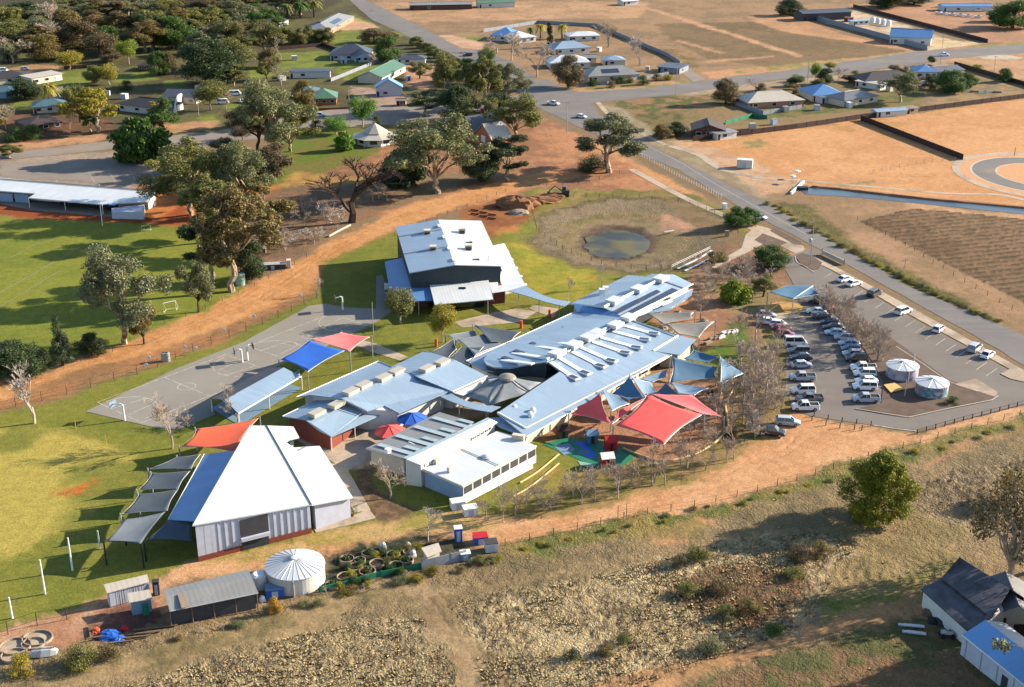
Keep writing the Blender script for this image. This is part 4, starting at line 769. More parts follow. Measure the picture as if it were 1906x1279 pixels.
('cone0', 303, 240, 182, 62, 'green', 'wide green conifer beside the curved white gable'), ('lolly1', 392, 206, 152, 56, 'olive', 'round olive tree beside the parked caravans'), ('dense0', 392, 158, 76, 96, 'dark', 'very large dark tree among the houses'), ('dense1', 430, 128, 72, 70, 'olive', 'broad olive tree behind the very large dark tree'),
('gum3', 283, 92, 26, 60, 'dark', 'tall dark gum in the upper left wood'), ('dense2', 85, 112, 64, 58, 'rust', 'russet tree in the upper left gardens'), ('lolly0', 194, 108, 60, 46, 'brown', 'round brown tree left of the bright green one'), ('lolly1', 240, 120, 74, 34, 'lime', 'bright yellow-green tree before the dark wood'),
('dense2', 298, 140, 96, 42, 'green', 'green tree beside the small brown roof'), ('dense0', 46, 186, 148, 56, 'dark', 'dark tree beside the cream walled house'), ('palm0', 94, 200, 155, 40, 'yellow', 'fan palm before the greenish house'), ('lolly0', 205, 158, 120, 30, 'yellow', 'yellow-green tree on the lawn edge'), ('dense1', 176, 156, 122, 34, 'olive', 'olive tree left of the yellow-green lawn tree'),
('bush0', 236, 168, 150, 22, 'dark', 'dark shrub on the back lawn'), ('gum0', 510, 290, 148, 118, 'grey', 'tall grey-green gum beside the green roofed house'), ('gum2', 540, 282, 204, 74, 'olive', 'spreading olive gum on the park lawn'), ('open1', 480, 280, 190, 60, 'brown', 'brown thin tree left of the tall grey-green gum'), ('dense1', 565, 205, 150, 40, 'rust', 'russet tree behind the tall grey-green gum'),
('lolly1', 676, 236, 182, 46, 'bright', 'fluffy bright green tree on the kerb of the street'), ('lolly0', 627, 250, 218, 40, 'bright', 'low bright green tree left of the fluffy one'), ('weep0', 641, 280, 246, 30, 'bright', 'small weeping tree beside the octagonal hall'), ('bush0', 702, 232, 216, 14, 'green', 'little green shrub right of the fluffy green tree'), ('bush0', 588, 240, 222, 20, 'dark', 'dark shrub beside the silver utility'),
('gum3', 792, 215, 168, 56, 'grey', 'rounded grey gum beside the street above the octagonal hall'), ('dense0', 722, 116, 68, 42, 'green', 'green tree beside the blue-grey gabled house'), ('dense2', 695, 80, 54, 48, 'brown', 'brown hedge tree above the blue-grey gabled house'), ('dense1', 728, 76, 60, 30, 'brown', 'low brown bush on the lawn by the back road'), ('bare1', 688, 124, 98, 32, '', 'misty leafless tree before the blue-grey gabled house'),
('gum1', 20, 296, 270, 46, 'olive', 'clipped tree at the left edge of the street'), ('bush1', 28, 262, 236, 40, 'green', 'dense green shrub before the brown roof at left'), ('bush0', 62, 258, 232, 34, 'green', 'second green shrub before the brown roof at left'), ('bare2', 12, 240, 190, 56, '', 'leafless tree at the left edge above the street'), ('bare0', 130, 240, 205, 34, '', 'leafless tree on the red verge before the brown roof'),
('bare2', 24, 118, 62, 70, '', 'big leafless tree at the upper left edge'), ('bare1', 110, 90, 34, 80, '', 'grey leafless tree among the upper left gardens'), ('bare0', 92, 56, 4, 60, '', 'leafless tree at the top left edge'), ('bare1', 445, 30, 0, 40, '', 'pale leafless tree at the top edge beside the wood'),
('palm0', 560, 34, 2, 40, 'green', 'left palm of the group behind the solar roofed house'), ('palm0', 585, 32, 0, 36, 'olive', 'right palm of the group behind the solar roofed house'), ('palm0', 535, 36, 6, 34, 'olive', 'far left palm above the row of garden trees'),
('open0', 470, 238, 190, 60, 'grey', 'thin grey tree before the white caravans'), ('lolly0', 450, 262, 232, 40, 'brown', 'brown round tree on the verge near the parked white van'), ('gum3', 440, 330, 276, 60, 'olive', 'olive gum on the gravel beside the grey roof'), ('open1', 330, 330, 285, 60, 'yellow', 'yellow-green tree behind the clubhouse end'), ('open0', 420, 300, 258, 50, 'brown', 'brown thin tree between street and grey roof'),
]
TR += [('gum0', 2040, 1200, 1010, 150, 'olive', 'gum outside the right edge above the blue roofed shed', None), ('gum2', 2070, 1215, 1050, 170, 'olive', 'wide gum outside the right edge', None), ('dense0', 2070, 1275, 1130, 150, 'olive', 'dense tree outside the right edge beside the blue roofed shed', None), ('gum2', 2010, 1330, 1170, 190, 'olive', 'second wide gum outside the lower right corner', None), ('gum1', 2110, 1300, 1120, 150, 'olive', 'gum outside the lower right corner', None)]
for e_ in TR: tree(*e_)
# belts of similar trees
def belt(rows, group, fmt):
    for i, (kind, x, y, t, w, c) in enumerate(rows): tree(kind, x, y, t, w, c, fmt, group)
rd_ = random.Random(3); rows = []
for (x0, x1, yb, hh, n) in ((0, 360, 62, 54, 7), (120, 520, 84, 54, 7), (180, 480, 40, 50, 8), (150, 660, 20, 42, 12), (330, 520, 66, 50, 5), (0, 200, 30, 40, 6), (-10, 90, 85, 40, 4)):
    for i in range(n):
        x = x0+(x1-x0)*(i+.5)/n+rd_.uniform(-8, 8); y = yb+rd_.uniform(-8, 8)
        if 560 < x < 640 and y > 12: continue
        rows.append((rd_.choice(('gum0', 'gum1', 'gum3', 'dense0', 'dense1', 'dense2', 'gum2')), x, y+10, y+10-hh*rd_.uniform(.8, 1.15), rd_.uniform(52, 78), rd_.choice(('dark', 'olive', 'rust', 'green', 'brown', 'grey', 'olive', 'grey'))))
belt(rows, 'mixed trees of the upper left wood', 'gum or dense garden tree crowded into the dark upper left wood')
rows = []
for i in range(36):
    x = rd_.uniform(-10, 560); y = rd_.uniform(95, 245); 
    if y > 240-(x/560)*40+8 and x > 200: continue
    if any(abs(x-hx) < 34 and -14 < y-hy < 40 for hx, hy in ((256, 198), (330, 182), (90, 140), (18, 145), (575, 134), (90, 198), (270, 122), (20, 172), (240, 145), (150, 140), (560, 115), (60, 215))): continue
    rows.append((rd_.choice(('gum3', 'dense0', 'dense1', 'lolly0', 'open0', 'bare1', 'gum1', 'dense2', 'bare2')), x, y+8, y+8-rd_.uniform(24, 46), rd_.uniform(26, 48), rd_.choice(('dark', 'olive', 'olive', 'yellow', 'green', 'brown', 'grey'))))
belt(rows, 'garden trees between the left houses', 'mid sized tree in the gardens between the left hand houses')
rows = []
for i in range(26):
    x = rd_.uniform(560, 980); y = rd_.uniform(60, 180)
    if not (x < 700 and 62 < y < 80 or 780 < x < 960 and 110 < y < 175 or x > 985): continue
    rows.append((rd_.choice(('gum3', 'dense0', 'dense1', 'lolly0', 'open0')), x, y+6, y+6-rd_.uniform(22, 44), rd_.uniform(24, 44), rd_.choice(('dark', 'olive', 'grey', 'green'))))
belt(rows, 'small trees by the back road', 'small tree crowded among the gums and gardens near the back road')
rows = [(rd_.choice(('bush0', 'bush1', 'lolly0')), x, y, y-rd_.uniform(9, 15), rd_.uniform(12, 20), rd_.choice(('olive', 'green', 'rust', 'brown'))) for x, y in [(rd_.uniform(1370, 1780), 0) for _ in range(26)]]
rows = [(k, x, 200-(x-1370)*.14+rd_.uniform(-26, 14), 0, w, c) for k, x, y, t, w, c in rows]; rows = [(k, x, y, y-rd_.uniform(9, 15), w, c) for k, x, y, t, w, c in rows]
belt(rows, 'shrubs in the yards of the fenced strip', 'small shrub in the yards behind the long brown fence')
rows = [(rd_.choice(('dense0', 'dense1', 'dense2')), 335+i*13+rd_.uniform(-4, 4), 330+rd_.uniform(-14, 30), 0, rd_.uniform(34, 60), rd_.choice(('olive', 'dark', 'grey'))) for i in range(12)]; rows = [(k, x, y, y-rd_.uniform(30, 50), w, c) for k, x, y, t, w, c in rows]
belt(rows, 'dense undergrowth beside the clubhouse', 'dense low tree in the thicket right of the white clubhouse')
rows = [(rd_.choice(('dense0', 'dense1', 'dense2')), 492+i*17, 82+rd_.uniform(-3, 3), 52+rd_.uniform(-4, 4), 22, rd_.choice(('olive', 'rust', 'olive'))) for i in range(8)]
belt(rows, 'row of garden trees', 'small olive tree in the row along the fence above the putting lawn')
rows = [('dense%d' % (i % 3), 774+i*10.5, 84+i*6, 68+i*6, 22, 'olive') for i in range(8)]
belt(rows, 'hedge trees by the back road', 'clipped olive tree of the hedge curving along the back road')
rows = [('bush%d' % (i % 2), x, y, y-13, 17, c) for i, (x, y, c) in enumerate(((1105, 160, 'green'), (1146, 156, 'dark'), (1156, 155, 'green'), (1172, 154, 'rust'), (1222, 150, 'rust'), (1243, 149, 'yellow'), (1138, 163, 'rust')))]
belt(rows, 'shrubs before the grey hip roofed house', 'small shrub on the verge before the grey hip roofed house')
tree('bush0', 1197, 158, 140, 20, 'green', 'round dark green shrub on the verge before the metal fence')
rows = []
for i in range(44):
    x = rd_.uniform(455, 640); y = rd_.uniform(395, 470)-(x-455)*.22
    if y > 530-(x-440)*.62: continue
    rows.append((rd_.choice(('scrub0', 'scrub1')), x, y+14, y+14-rd_.uniform(18, 34), rd_.uniform(28, 48), ''))
belt(rows, 'bare scrub above the dirt track', 'grey leafless scrub in the waste ground above the dirt track')
rows = [(rd_.choice(('scrub0', 'bare1')), rd_.uniform(690, 770), rd_.uniform(345, 375), 0, 40, '') for i in range(8)]; rows = [(k, x, y, y-rd_.uniform(26, 40), w, c) for k, x, y, t, w, c in rows]
belt(rows, 'bare scrub below the drooping tree', 'leafless scrub on the dirt below the drooping dark tree')
rows = []
for i in range(52):
    t = rd_.random(); x = 1296+154*t+rd_.uniform(-12, 12); y = 505+rd_.uniform(-14, 60)
    if x > 1420 and y > 545: continue
    rows.append((rd_.choice(('scrub0', 'scrub1', 'scrub0')), x, y, y-rd_.uniform(14, 26), rd_.uniform(20, 34), ''))
belt(rows, 'leafless shrubs of the entrance garden', 'leafless shrub in the entrance garden right of the long roof')
rows = []
for i in range(58):
    t = i/58; x = 1388+60*math.sin(t*2.2)+rd_.uniform(-14, 14); y = 660+t*160; x = min(x, 1455 if y < 765 else 1405)
    rows.append((rd_.choice(('scrub0', 'scrub1')), x, y, y-rd_.uniform(22, 40), rd_.uniform(30, 44), ''))
belt(rows, 'leafless shrubs on the bank by the cars', 'leafless shrub on the bank between the sails and the parked cars')
rows = []
for i in range(22):
    x = rd_.uniform(1215, 1350); y = 850-(x-1215)*.45+rd_.uniform(-24, 8); rows.append((rd_.choice(('scrub0', 'scrub1')), x, y, y-rd_.uniform(9, 17), rd_.uniform(14, 24), ''))
belt(rows, 'low twigs in the mulch by the red sail', 'low leafless twigs in the mulch right of the big red sail')
rows = []
for i in range(12):
    x = rd_.uniform(1520, 1625); y = 560+(x-1530)*.85+rd_.uniform(-4, 14); rows.append((rd_.choice(('scrub0', 'scrub1')), x, y, y-rd_.uniform(16, 28), rd_.uniform(24, 34), ''))
belt(rows, 'bare scrub on the car park island', 'leafless scrub under the trees of the car park island')
for i, (x, y, r_, c, l) in enumerate(((1065, 1220, 22, 'dark', 'dark round shrub in the tussocks, leftmost of the lower three'), (1128, 1210, 24, 'rust', 'sandy brown shrub in the tussocks beside the dark round one'), (1160, 1190, 22, 'olive', 'olive shrub right of the sandy brown one'), (1340, 1092, 32, 'brown', 'large brown shrub highest in the rough field'),
      (1395, 1128, 32, 'rust', 'large russet shrub beside the orange earth patch'), (1325, 1200, 34, 'grey', 'grey shrub near the dirt track at the bottom'), (1280, 1098, 28, 'olive', 'olive shrub left of the large brown one'), (1300, 1030, 34, 'olive', 'flat olive shrub at the top of the tussock field'), (1265, 1045, 24, 'brown', 'small brown shrub under the flat olive one'),
      (1490, 1030, 34, 'brown', 'brown shrub left of the tractor rings'), (1528, 1022, 30, 'rust', 'russet shrub touching the tractor rings'), (1475, 1066, 26, 'olive', 'olive shrub below the brown shrub by the rings'), (1355, 1140, 26, 'olive', 'olive shrub below the large russet one'), (1440, 1170, 26, 'green', 'greenish shrub near the dirt track'), (1800, 1115, 24, 'rust', 'russet shrub beside the tin shed wall'))):
    tree('bush%d' % (i % 2), x, y+r_*.3, y-r_*.45, r_*1.25, c, l)
rows = []
for i in range(20):
    x = 955+i*22+rd_.uniform(-8, 8); y = 972-(x-955)*.235+rd_.uniform(-26, -4); rows.append((rd_.choice(('bare0', 'bare1', 'bare2', 'scrub0')), x, y, y-rd_.uniform(34, 58), rd_.uniform(34, 52), ''))
belt(rows, 'bare saplings on the bank above the orange track', 'thin leafless sapling on the grassy bank above the orange track')
rows = []
for i in range(16):
    x = rd_.uniform(1330, 1400); y = rd_.uniform(690, 810); rows.append((rd_.choice(('bare0', 'bare1', 'scrub1')), x, y, y-rd_.uniform(36, 60), rd_.uniform(32, 50), ''))
belt(rows, 'bare trees between hose edging and car park', 'leafless tree on the slope between the pale edging and the car park')
rows = [(rd_.choice(('bush0', 'bush1')), x, y, y-rd_.uniform(9, 15), rd_.uniform(12, 20), rd_.choice(('green', 'dark', 'dark', 'olive', 'yellow'))) for x, y in [(rd_.uniform(612, 780), 0) for _ in range(30)]]
rows = [(k, x, 1062-(x-690)*.24+rd_.uniform(-26, 22), 0, w, c) for k, x, y, t, w, c in rows]; rows = [(k, x, y, y-rd_.uniform(8, 13), w, c) for k, x, y, t, w, c in rows]
belt(rows, 'plants of the kitchen garden', 'leafy dark green plant growing among the round planting rings')
rows = [(rd_.choice(('bush0', 'bush1', 'scrub0')), x, 1112-(x-590)*.21+rd_.uniform(-3, 8)+(8 if x < 600 else 0), 0, rd_.uniform(16, 30), rd_.choice(('olive', 'rust', 'yellow', 'grey'))) for x in [rd_.uniform(330, 930) for _ in range(34)]]; rows = [(k, x, y+(x < 500)*10, y-rd_.uniform(6, 12)+(x < 500)*10, w, c) for k, x, y, t, w, c in rows]
belt(rows, 'weeds along the lower school boundary', 'low dry weed clump along the lower edge of the school yard')
rows = []
for i in range(62):
    t = (i+rd_.random())/62; x, y = 1428+t*430, 380+t*222+10*math.sin(t*3.1)-3; rows.append((rd_.choice(('bush0', 'bush1')), x+rd_.uniform(-5, 5), y+rd_.uniform(-4, 4), y-rd_.uniform(3, 7), rd_.uniform(10, 18), rd_.choice(('olive', 'grey', 'rust', 'yellow', 'olive'))))
belt(rows, 'weeds along the right side of the main road', 'low weedy clump in the verge between the main road and the vineyard')
rows = []
for i in range(26):
    t = (i+rd_.random())/26; px_ = [(940, 1022), (1180, 973), (1500, 902), (1640, 856), (1906, 782)]; x = 940+t*966; k = max(j for j in range(4) if x >= px_[j][0]); y = px_[k][1]+(px_[k+1][1]-px_[k][1])*(x-px_[k][0])/(px_[k+1][0]-px_[k][0])+rd_.uniform(0, 12)
    rows.append((rd_.choice(('bush0', 'bush1')), x, y, y-rd_.uniform(3, 7), rd_.uniform(9, 18), rd_.choice(('yellow', 'olive', 'olive'))))
belt(rows, 'weeds below the wire fence of the orange track', 'low green weed clump along the wire fence below the orange track')
rows = []
for i in range(18):
    t = i/18; x, y = 1540+t*110+rd_.uniform(-10, 6), 575+t*100+rd_.uniform(-10, 10); rows.append((rd_.choice(('bare0', 'bare2', 'scrub0')), x, y, y-rd_.uniform(26, 44), rd_.uniform(30, 48), ''))
belt(rows, 'bare saplings of the car park island', 'thin leafless sapling on the mulch island of the car park')
# grass tussocks in the rough field: nobody could count them
def tussocks():
    tr = np.random.default_rng(5); polys = [[tuple(G(*p).xy) for p in q] for q in (RO, RO2)]
    V = []; Qd = []; k = 0
    n = 0
    x = tr.uniform(-110, 110, 90000); y = tr.uniform(130, 200, 90000)
    ok = inpoly(x, y, polys[0]) | inpoly(x, y, polys[1]) | (tr.random(90000) < .012); ok &= (np.abs(x) < .45*y) & (y > 135) & (fbm(x, y, 6, 77) > .42)
    ok &= inpoly(x, y, [tuple(G(*q).xy) for q in FB]); x, y = x[ok][:6000], y[ok][:6000]
    n = len(x); nb_ = 9; a = tr.uniform(0, 6.283, (n, nb_)); s = tr.uniform(.35, .95, (n, 1))*tr.uniform(.6, 1.3, (n, nb_)); lean = tr.uniform(.15, .5, (n, nb_))*s; hh = tr.uniform(.12, .36, (n, nb_))*s; w_ = .07*s
    cx, cy = x[:, None]+np.cos(a)*.06*s, y[:, None]+np.sin(a)*.06*s; zz = np.zeros((n, nb_))-.12
    P0 = np.stack([cx-np.sin(a)*w_, cy+np.cos(a)*w_, zz], -1); P1 = np.stack([cx+np.sin(a)*w_, cy-np.cos(a)*w_, zz], -1); P2 = np.stack([cx+np.cos(a)*lean*.6+np.sin(a)*w_*.9, cy+np.sin(a)*lean*.6-np.cos(a)*w_*.9, hh*.8], -1); P3 = np.stack([cx+np.cos(a)*lean, cy+np.sin(a)*lean, hh], -1)
    V = np.stack([P0, P1, P2, P3], 2).reshape(-1, 3); q = np.arange(len(V)).reshape(-1, 4); base = 0; V = V[None]
    me = np_mesh('dry_grass', V.reshape(-1, 3), q, 'tussock')
    o = link(bpy.data.objects.new('dry_grass', me)); tag(o, 'straw coloured dry grass tussocks covering the rough bottom field', 'grass', None, 'stuff')
mat('tussock', T(206, 182, 134), .98, .3, 2.5, col2=T(160, 134, 94), s2=.35, b2=.6)
tussocks()
# ---------------- buildings of the school ----------------
def W3(p): return G(p[0], p[1], p[2])
def center(pts): return sum((Vector((p.x, p.y, 0)) for p in pts), Vector())/len(pts)
def bld(name, label, pts, cat='building', group=None):
    w = [W3(p) for p in pts]; return thing(name, center(w), label, cat, group)
def roofpoly(parent, pts, material, th=.16, e=(0, 1), name='roof', world_pts=False):
    mb = MB(); mb.slab(pts if world_pts else [W3(p) for p in pts], th, e); return mb.build(name, material, parent)
def wallpoly(parent, pts, material, inset=.5, name='wall', z0=-.3, drop=.17):
    return walls(name, [W3(p) for p in pts], material, parent, inset, drop, z0)
def gutter(parent, a, b, material='white_paint', w=.22, name='gutter'):
    a, b = W3(a), W3(b); mb = MB(); mb.tube([a, b], w/2, 4); return mb.build(name, material, parent)
def boxat(parent, px, py, z, size, material, rot=0.0, name='roof_vent', dz=0.0):
    c = W3((px, py, z)); mb = MB(); mb.box((c.x, c.y, c.z+dz), size, rot); return mb.build(name, material, parent)
def post(parent, p, r=.09, material='steel_post', z0=-.3, name='post', lean=0):
    mb = MB(); mb.tube([(p.x, p.y, z0), (p.x, p.y, p.z)], r, 6); return mb.build(name, material, parent)
def rotof(a, b): d = W3(b)-W3(a); return math.atan2(d.y, d.x)
ROT = rotof((526, 775, 3.5), (577, 750, 3.5))
# white hall
H1 = [(358, 978, 6.6), (465, 792, 6.6), (496, 792, 6.4), (580, 939, 5.2)]
h = bld('hall', 'white roofed wedge shaped school hall with grey clad front wall on brick base', H1)
roofpoly(h, H1, 'roof_white', .2, (0, 1)); w_, hw = wallpoly(h, H1, 'grey_clad', .25)
roofpoly(h, [(496, 792, 6.2), (546, 794, 5.2), (557, 814, 4.9), (536, 819, 5.1), (546, 833, 4.9), (595, 830, 4.1), (657, 926, 3.9), (580.5, 940, 5.0)], 'roof_white', .2, (4, 5), 'lower_roof')
wallpoly(h, [(499, 800, 6.0), (546, 797, 5.0), (550, 833, 4.7), (595, 833, 4.0), (656, 926, 3.8), (583, 940, 4.8)], 'grey_clad', .35, 'side_wall')
roofpoly(h, [(313, 967, 3.9), (380, 846, 3.9), (442, 838, 5.6), (366, 970, 5.6)], 'roof_blue_and_shade', .15, (0, 1), 'verandah_roof'); gutter(h, (313, 967, 3.85), (380, 846, 3.85))  # the blue paints the shade of the side away from the sun
F = [G(361, 1046), G(585, 990)]; fw = [hw[i] for i in range(len(hw))]
fl = min(fw, key=lambda q: (q.to_2d()-F[0].to_2d()).length); fr = min(fw, key=lambda q: (q.to_2d()-F[1].to_2d()).length)
L_ = (fr-fl).to_2d().length; dd = (fr-fl); dd.z = 0; dd.normalize()
panel('brick_base', fl, fr, 0, L_+.0, -.3, .95, 'red_brick', h, .03, .14)
for i in range(17):
    if 7 <= i <= 10: continue
    t = (i+.0)/16.5*L_; zt = fl.z+(fr.z-fl.z)*t/L_; panel('cladding_batten', fl, fr, t, t+.16, .95, zt-.05, 'grey_clad', h, .05, .12)
t0, t1 = .37*L_, .62*L_
panel('roller_shutter', fl, fr, t0, t1, 2.3, 5.35, 'shutter_dark', h, .09, .1); panel('awning', fl, fr, t0, t1, 1.75, 2.3, 'grey_clad', h, .35, .5); panel('door', fl, fr, t0+.1, t1-.1, .05, 1.75, 'dark_clad', h, .12, .08)
sl, sr = G(587, 977), G(658, 962); Ls = (sr-sl).length; panel('side_door', sl, sr, .63*Ls, .76*Ls, .2, 2.5, 'glass_dark', h, .1, .1, frame='white_paint'); panel('brick_base', sl, sr, .3, Ls, -.3, .7, 'red_brick', h, .02, .2)
post(h, W3((313, 966, 3.7)), .11); post(h, W3((345, 908, 3.7)), .11); post(h, W3((372, 862, 3.7)), .11)
mb = MB(); mb.tube([W3((496, 791, 6.5)), W3((580, 939, 5.3))], .08, 4); mb.build('roof_flashing', 'dark_clad', h)
boxat(h, 553, 842, 4.8, (3.8, .5, .3), 'steel_post', ROT, 'roof_vent', .15); boxat(h, 541, 828, 5.0, (.9, .7, .7), 'dark_clad', ROT, 'roof_vent', .3)
mb = MB(); 
for i in range(5):
    a = W3((359+i*0.2, 978, 6.6)).lerp(W3((465, 792, 6.6)), .14+i*.17); mb.box((a.x-1.6, a.y, 5.6), (.5, .5, .25))
# gym
g = bld('gym', 'tall school gym with low white gable roof and lower verandah roofs around it', [(762, 508, 8.6), (935, 494, 8.6), (896, 411, 8.6), (736, 422, 8.6)])
UL = [(762, 508, 8.3), (736, 422, 8.3), (816, 409, 9.7), (847, 493, 9.7)]; UR = [(847, 493, 9.7), (816, 409, 9.7), (896, 411, 8.3), (935, 495, 8.3)]
roofpoly(g, UL, 'roof_pale_sky_tint', .2, (0, 1)); roofpoly(g, UR, 'roof_white', .2, (3, 2));  # left slope blue for sky-lit shade, right slope white for sun
wallpoly(g, [(762, 508, 8.3), (736, 422, 8.3), (816, 409, 9.7), (896, 411, 8.3), (935, 495, 8.3), (847, 493, 9.7)], 'dark_clad', .35)
LW = [(716, 487, 3.8), (757, 478, 4.7), (770, 530, 4.7), (802, 526, 4.7), (808, 559, 3.6), (729, 562, 3.5)]; roofpoly(g, LW, 'roof_blue_and_shade', .15, (5, 0), 'lower_roof'); wallpoly(g, [(718, 489, 3.7), (757, 481, 4.2), (806, 548, 3.7), (734, 552, 3.6)], 'brown_brick', 1.0, 'lower_wall')  # left lower roof blue: shade of this side put into the colour
FR = [(797, 519, 5.3), (907, 512, 5.3), (918, 557, 3.9), (809, 567, 3.9)]; roofpoly(g, FR, 'roof_white', .18, (0, 1), 'verandah_roof'); wallpoly(g, [(800, 520, 4.7), (930, 512, 4.7), (945, 540, 3.4), (812, 552, 3.4)], 'red_brick', .6, 'lower_wall')
RR = [(918, 457, 4.9), (939, 453, 3.7), (957, 490, 3.7), (978, 531, 3.7), (943, 541, 3.6), (916, 545, 3.7), (906, 512, 4.9), (935, 505, 4.9)]; roofpoly(g, RR, 'roof_white', .15, (1, 3), 'verandah_roof'); wallpoly(g, [(915, 470, 4), (938, 465, 3.4), (962, 520, 3.4), (930, 528, 3.6)], 'cream_wall', .8, 'lower_wall')
for i in range(5): boxat(g, 942+i*8.4, 468+i*15.5, 3.1, (1.4, 1.5, .12), 'white_paint', .2, 'awning')
for x, y, z in ((795, 435, 9.0), (860, 432, 9.2), (806, 465, 9.0), (872, 463, 9.2)): q_ = boxat(g, x, y, z, (1.7, 1.5, 1.2), 'cream_wall', .1, 'roof_cooler', .45); boxat(q_, x, y+3, z, (1.3, .1, .9), 'shutter_dark', .1, 'louvre', .35)
for x, y in ((873, 452), (886, 484)): boxat(g, x, y, 9.0, (1.6, .5, .3), 'dark_clad', .3, 'roof_vent', .1)
for i in range(4):
    a, b = W3((816+9*(i)+1, 409+21*i+12, 9.75)), W3((816+9*(i)+8, 409+21*i+14, 9.75)); mb = MB(); mb.box(a, (.6, 2.2, .5), .15); mb.build('ridge_vent', 'white_paint', g)
for i in (1, 2):
    a = W3((762, 508, 8.45)).lerp(W3((736, 422, 8.45)), i/2.6); b = W3((847, 493, 9.85)).lerp(W3((816, 409, 9.85)), i/2.6); mb = MB(); mb.tube([a, b], .1, 4); mb.build('roof_flashing', 'steel_post', g)
boxat(g, 781, 532, 4.6, (.9, 1.4, .9), 'plastic_white', .1, 'roof_cooler', .4); boxat(g, 721, 533, 1.4, (1.5, 1.2, 1.2), 'plastic_white', .1, 'wall_cooler')
for i in range(3): boxat(g, 857+i*3.5, 537, 4.6, (.75, 1.2, .06), 'solar', .1, 'roof_light', .12)
for x, y in ((779, 560), (908, 559), (822, 566), (940, 541)): post(g, W3((x, y, 3.5)), .12)
mb = MB(); p = W3((909, 512, 5)); mb.tube([(p.x, p.y, 4.5), (p.x, p.y, 9.8)], .12, 6); mb.tube([(p.x+.7, p.y, 4.5), (p.x+.7, p.y, 8.5)], .09, 6); mb.build('flue', 'steel_post', g)
a, b = G(846, 585), G(912, 580); panel('door', a, b, .1, .9, .1, 2.4, 'glass_dark', g, -3.2, .1); panel('window', G(920, 568), G(940, 562), .05, .95, .9, 2.5, 'glass_dark', g, -.6, .1, frame='white_paint')
def canopy(label, up, lo, z, material, posts=(), name='walkway_canopy'):
    w = [G(x, y, z) for x, y in up+lo]; t = thing(name, center(w), label, 'canopy'); n = len(up)
    U = [G(x, y, z+.25*math.sin(math.pi*i/(n-1))) for i, (x, y) in enumerate(up)]; Lo = [G(x, y, z+.25*math.sin(math.pi*i/(n-1))) for i, (x, y) in enumerate(lo)]
    mb = MB()
    for i in range(n-1): mb.slab([U[i], U[i+1], Lo[i+1], Lo[i]], .14, (0, 1))
    mb.build('roof', material, t)
    for i in posts: post(t, Lo[i]-Vector((0, -.3, .1)))
    return t
canopy('curved pale blue walkway roof sweeping from the gym to the long building', smooth_path([(971, 527), (997, 543), (1030, 556), (1062, 561)], 3), smooth_path([(944, 541), (978, 550), (1016, 562), (1050, 570)], 3), 3.5, 'roof_pale_sky_tint', (2, 5, 8))
canopy('curved pale blue walkway roof between the classrooms and the front block', smooth_path([(829, 725), (858, 742), (895, 753), (932, 757)], 3), smooth_path([(811, 734), (842, 748), (880, 761), (913, 767)], 3), 3.7, 'roof_pale_sky_tint', (1, 4, 8))
# long main building
m = bld('school_building', 'long pale blue school building with rows of white skylight strips over its ridge', [(868, 672, 3.6), (1071, 580, 3.6), (1290, 632, 3.6), (980, 813, 3.6)])
N_ = [(868, 672, 3.5), (940, 638, 3.5), (1071, 580, 3.5), (1165, 593, 6.3), (1016, 673, 6.3), (985, 683, 4.6), (945, 694, 3.8), (900, 690, 3.6)]
S_ = [(1165, 593, 6.3), (1262, 625, 4.3), (1215, 653, 4.0), (1250, 661, 3.5), (980, 813, 3.5), (925, 769, 5.0), (1043, 691, 6.0), (1016, 673, 6.3)]
Rl = W3((1166, 594, 6.3)); Rm = W3((1017, 672.5, 6.3)); El = W3((1250, 661, 3.5)); Em = W3((980, 813, 3.5)); dr_ = (Rl-Rm).to_2d().normalized(); nr_ = Vector((dr_.y, -dr_.x)); slopeS = 2.8/(Em-Rm).to_2d().dot(nr_)
def onS(px, py):
    z = 5.0
    for k in range(12): q = W3((px, py, z)); z = 6.3-slopeS*abs((q-Rm).to_2d().dot(nr_))
    return W3((px, py, z))
S_w = [Rl]+[onS(p[0], p[1]) for p in S_[1:-1]]+[Rm]
roofpoly(m, N_, 'roof_pale_sky_tint', .2, (1, 2)); roofpoly(m, S_w, 'roof_pale_sky_tint', .22, (3, 4), world_pts=True); 
wallpoly(m, N_, 'white_wall', .9); walls('wall', S_w, 'cream_wall', m, 2.4, .9)
roofpoly(m, [(1262, 624, 4.1), (1295, 632, 3.6), (1266, 661, 3.4), (1216, 653, 3.9)], 'roof_pale_sky_tint', .15, (1, 2), 'end_roof'); wallpoly(m, [(1258, 627, 4.0), (1292, 633, 3.5), (1265, 659, 3.3), (1222, 653, 3.8)], 'cream_wall', .5, 'end_wall')
TI = [(900, 669, 4.9), (908, 660, 4.9), (930, 649, 4.9), (1060, 591, 4.9), (1125, 594, 6.6), (1166, 595, 6.75), (1018, 673, 6.75), (985, 678, 5.8), (950, 685, 5.1), (922, 684, 4.9), (905, 678, 4.9)]
roofpoly(m, TI, 'roof_pale_sky_tint', .25, (2, 3), 'upper_roof'); wallpoly(m, TI, 'dark_clad', .3, 'upper_wall', 3.0)
for i, p in enumerate(((1250, 661.5, 3.5), (980, 813.5, 3.5))): pass
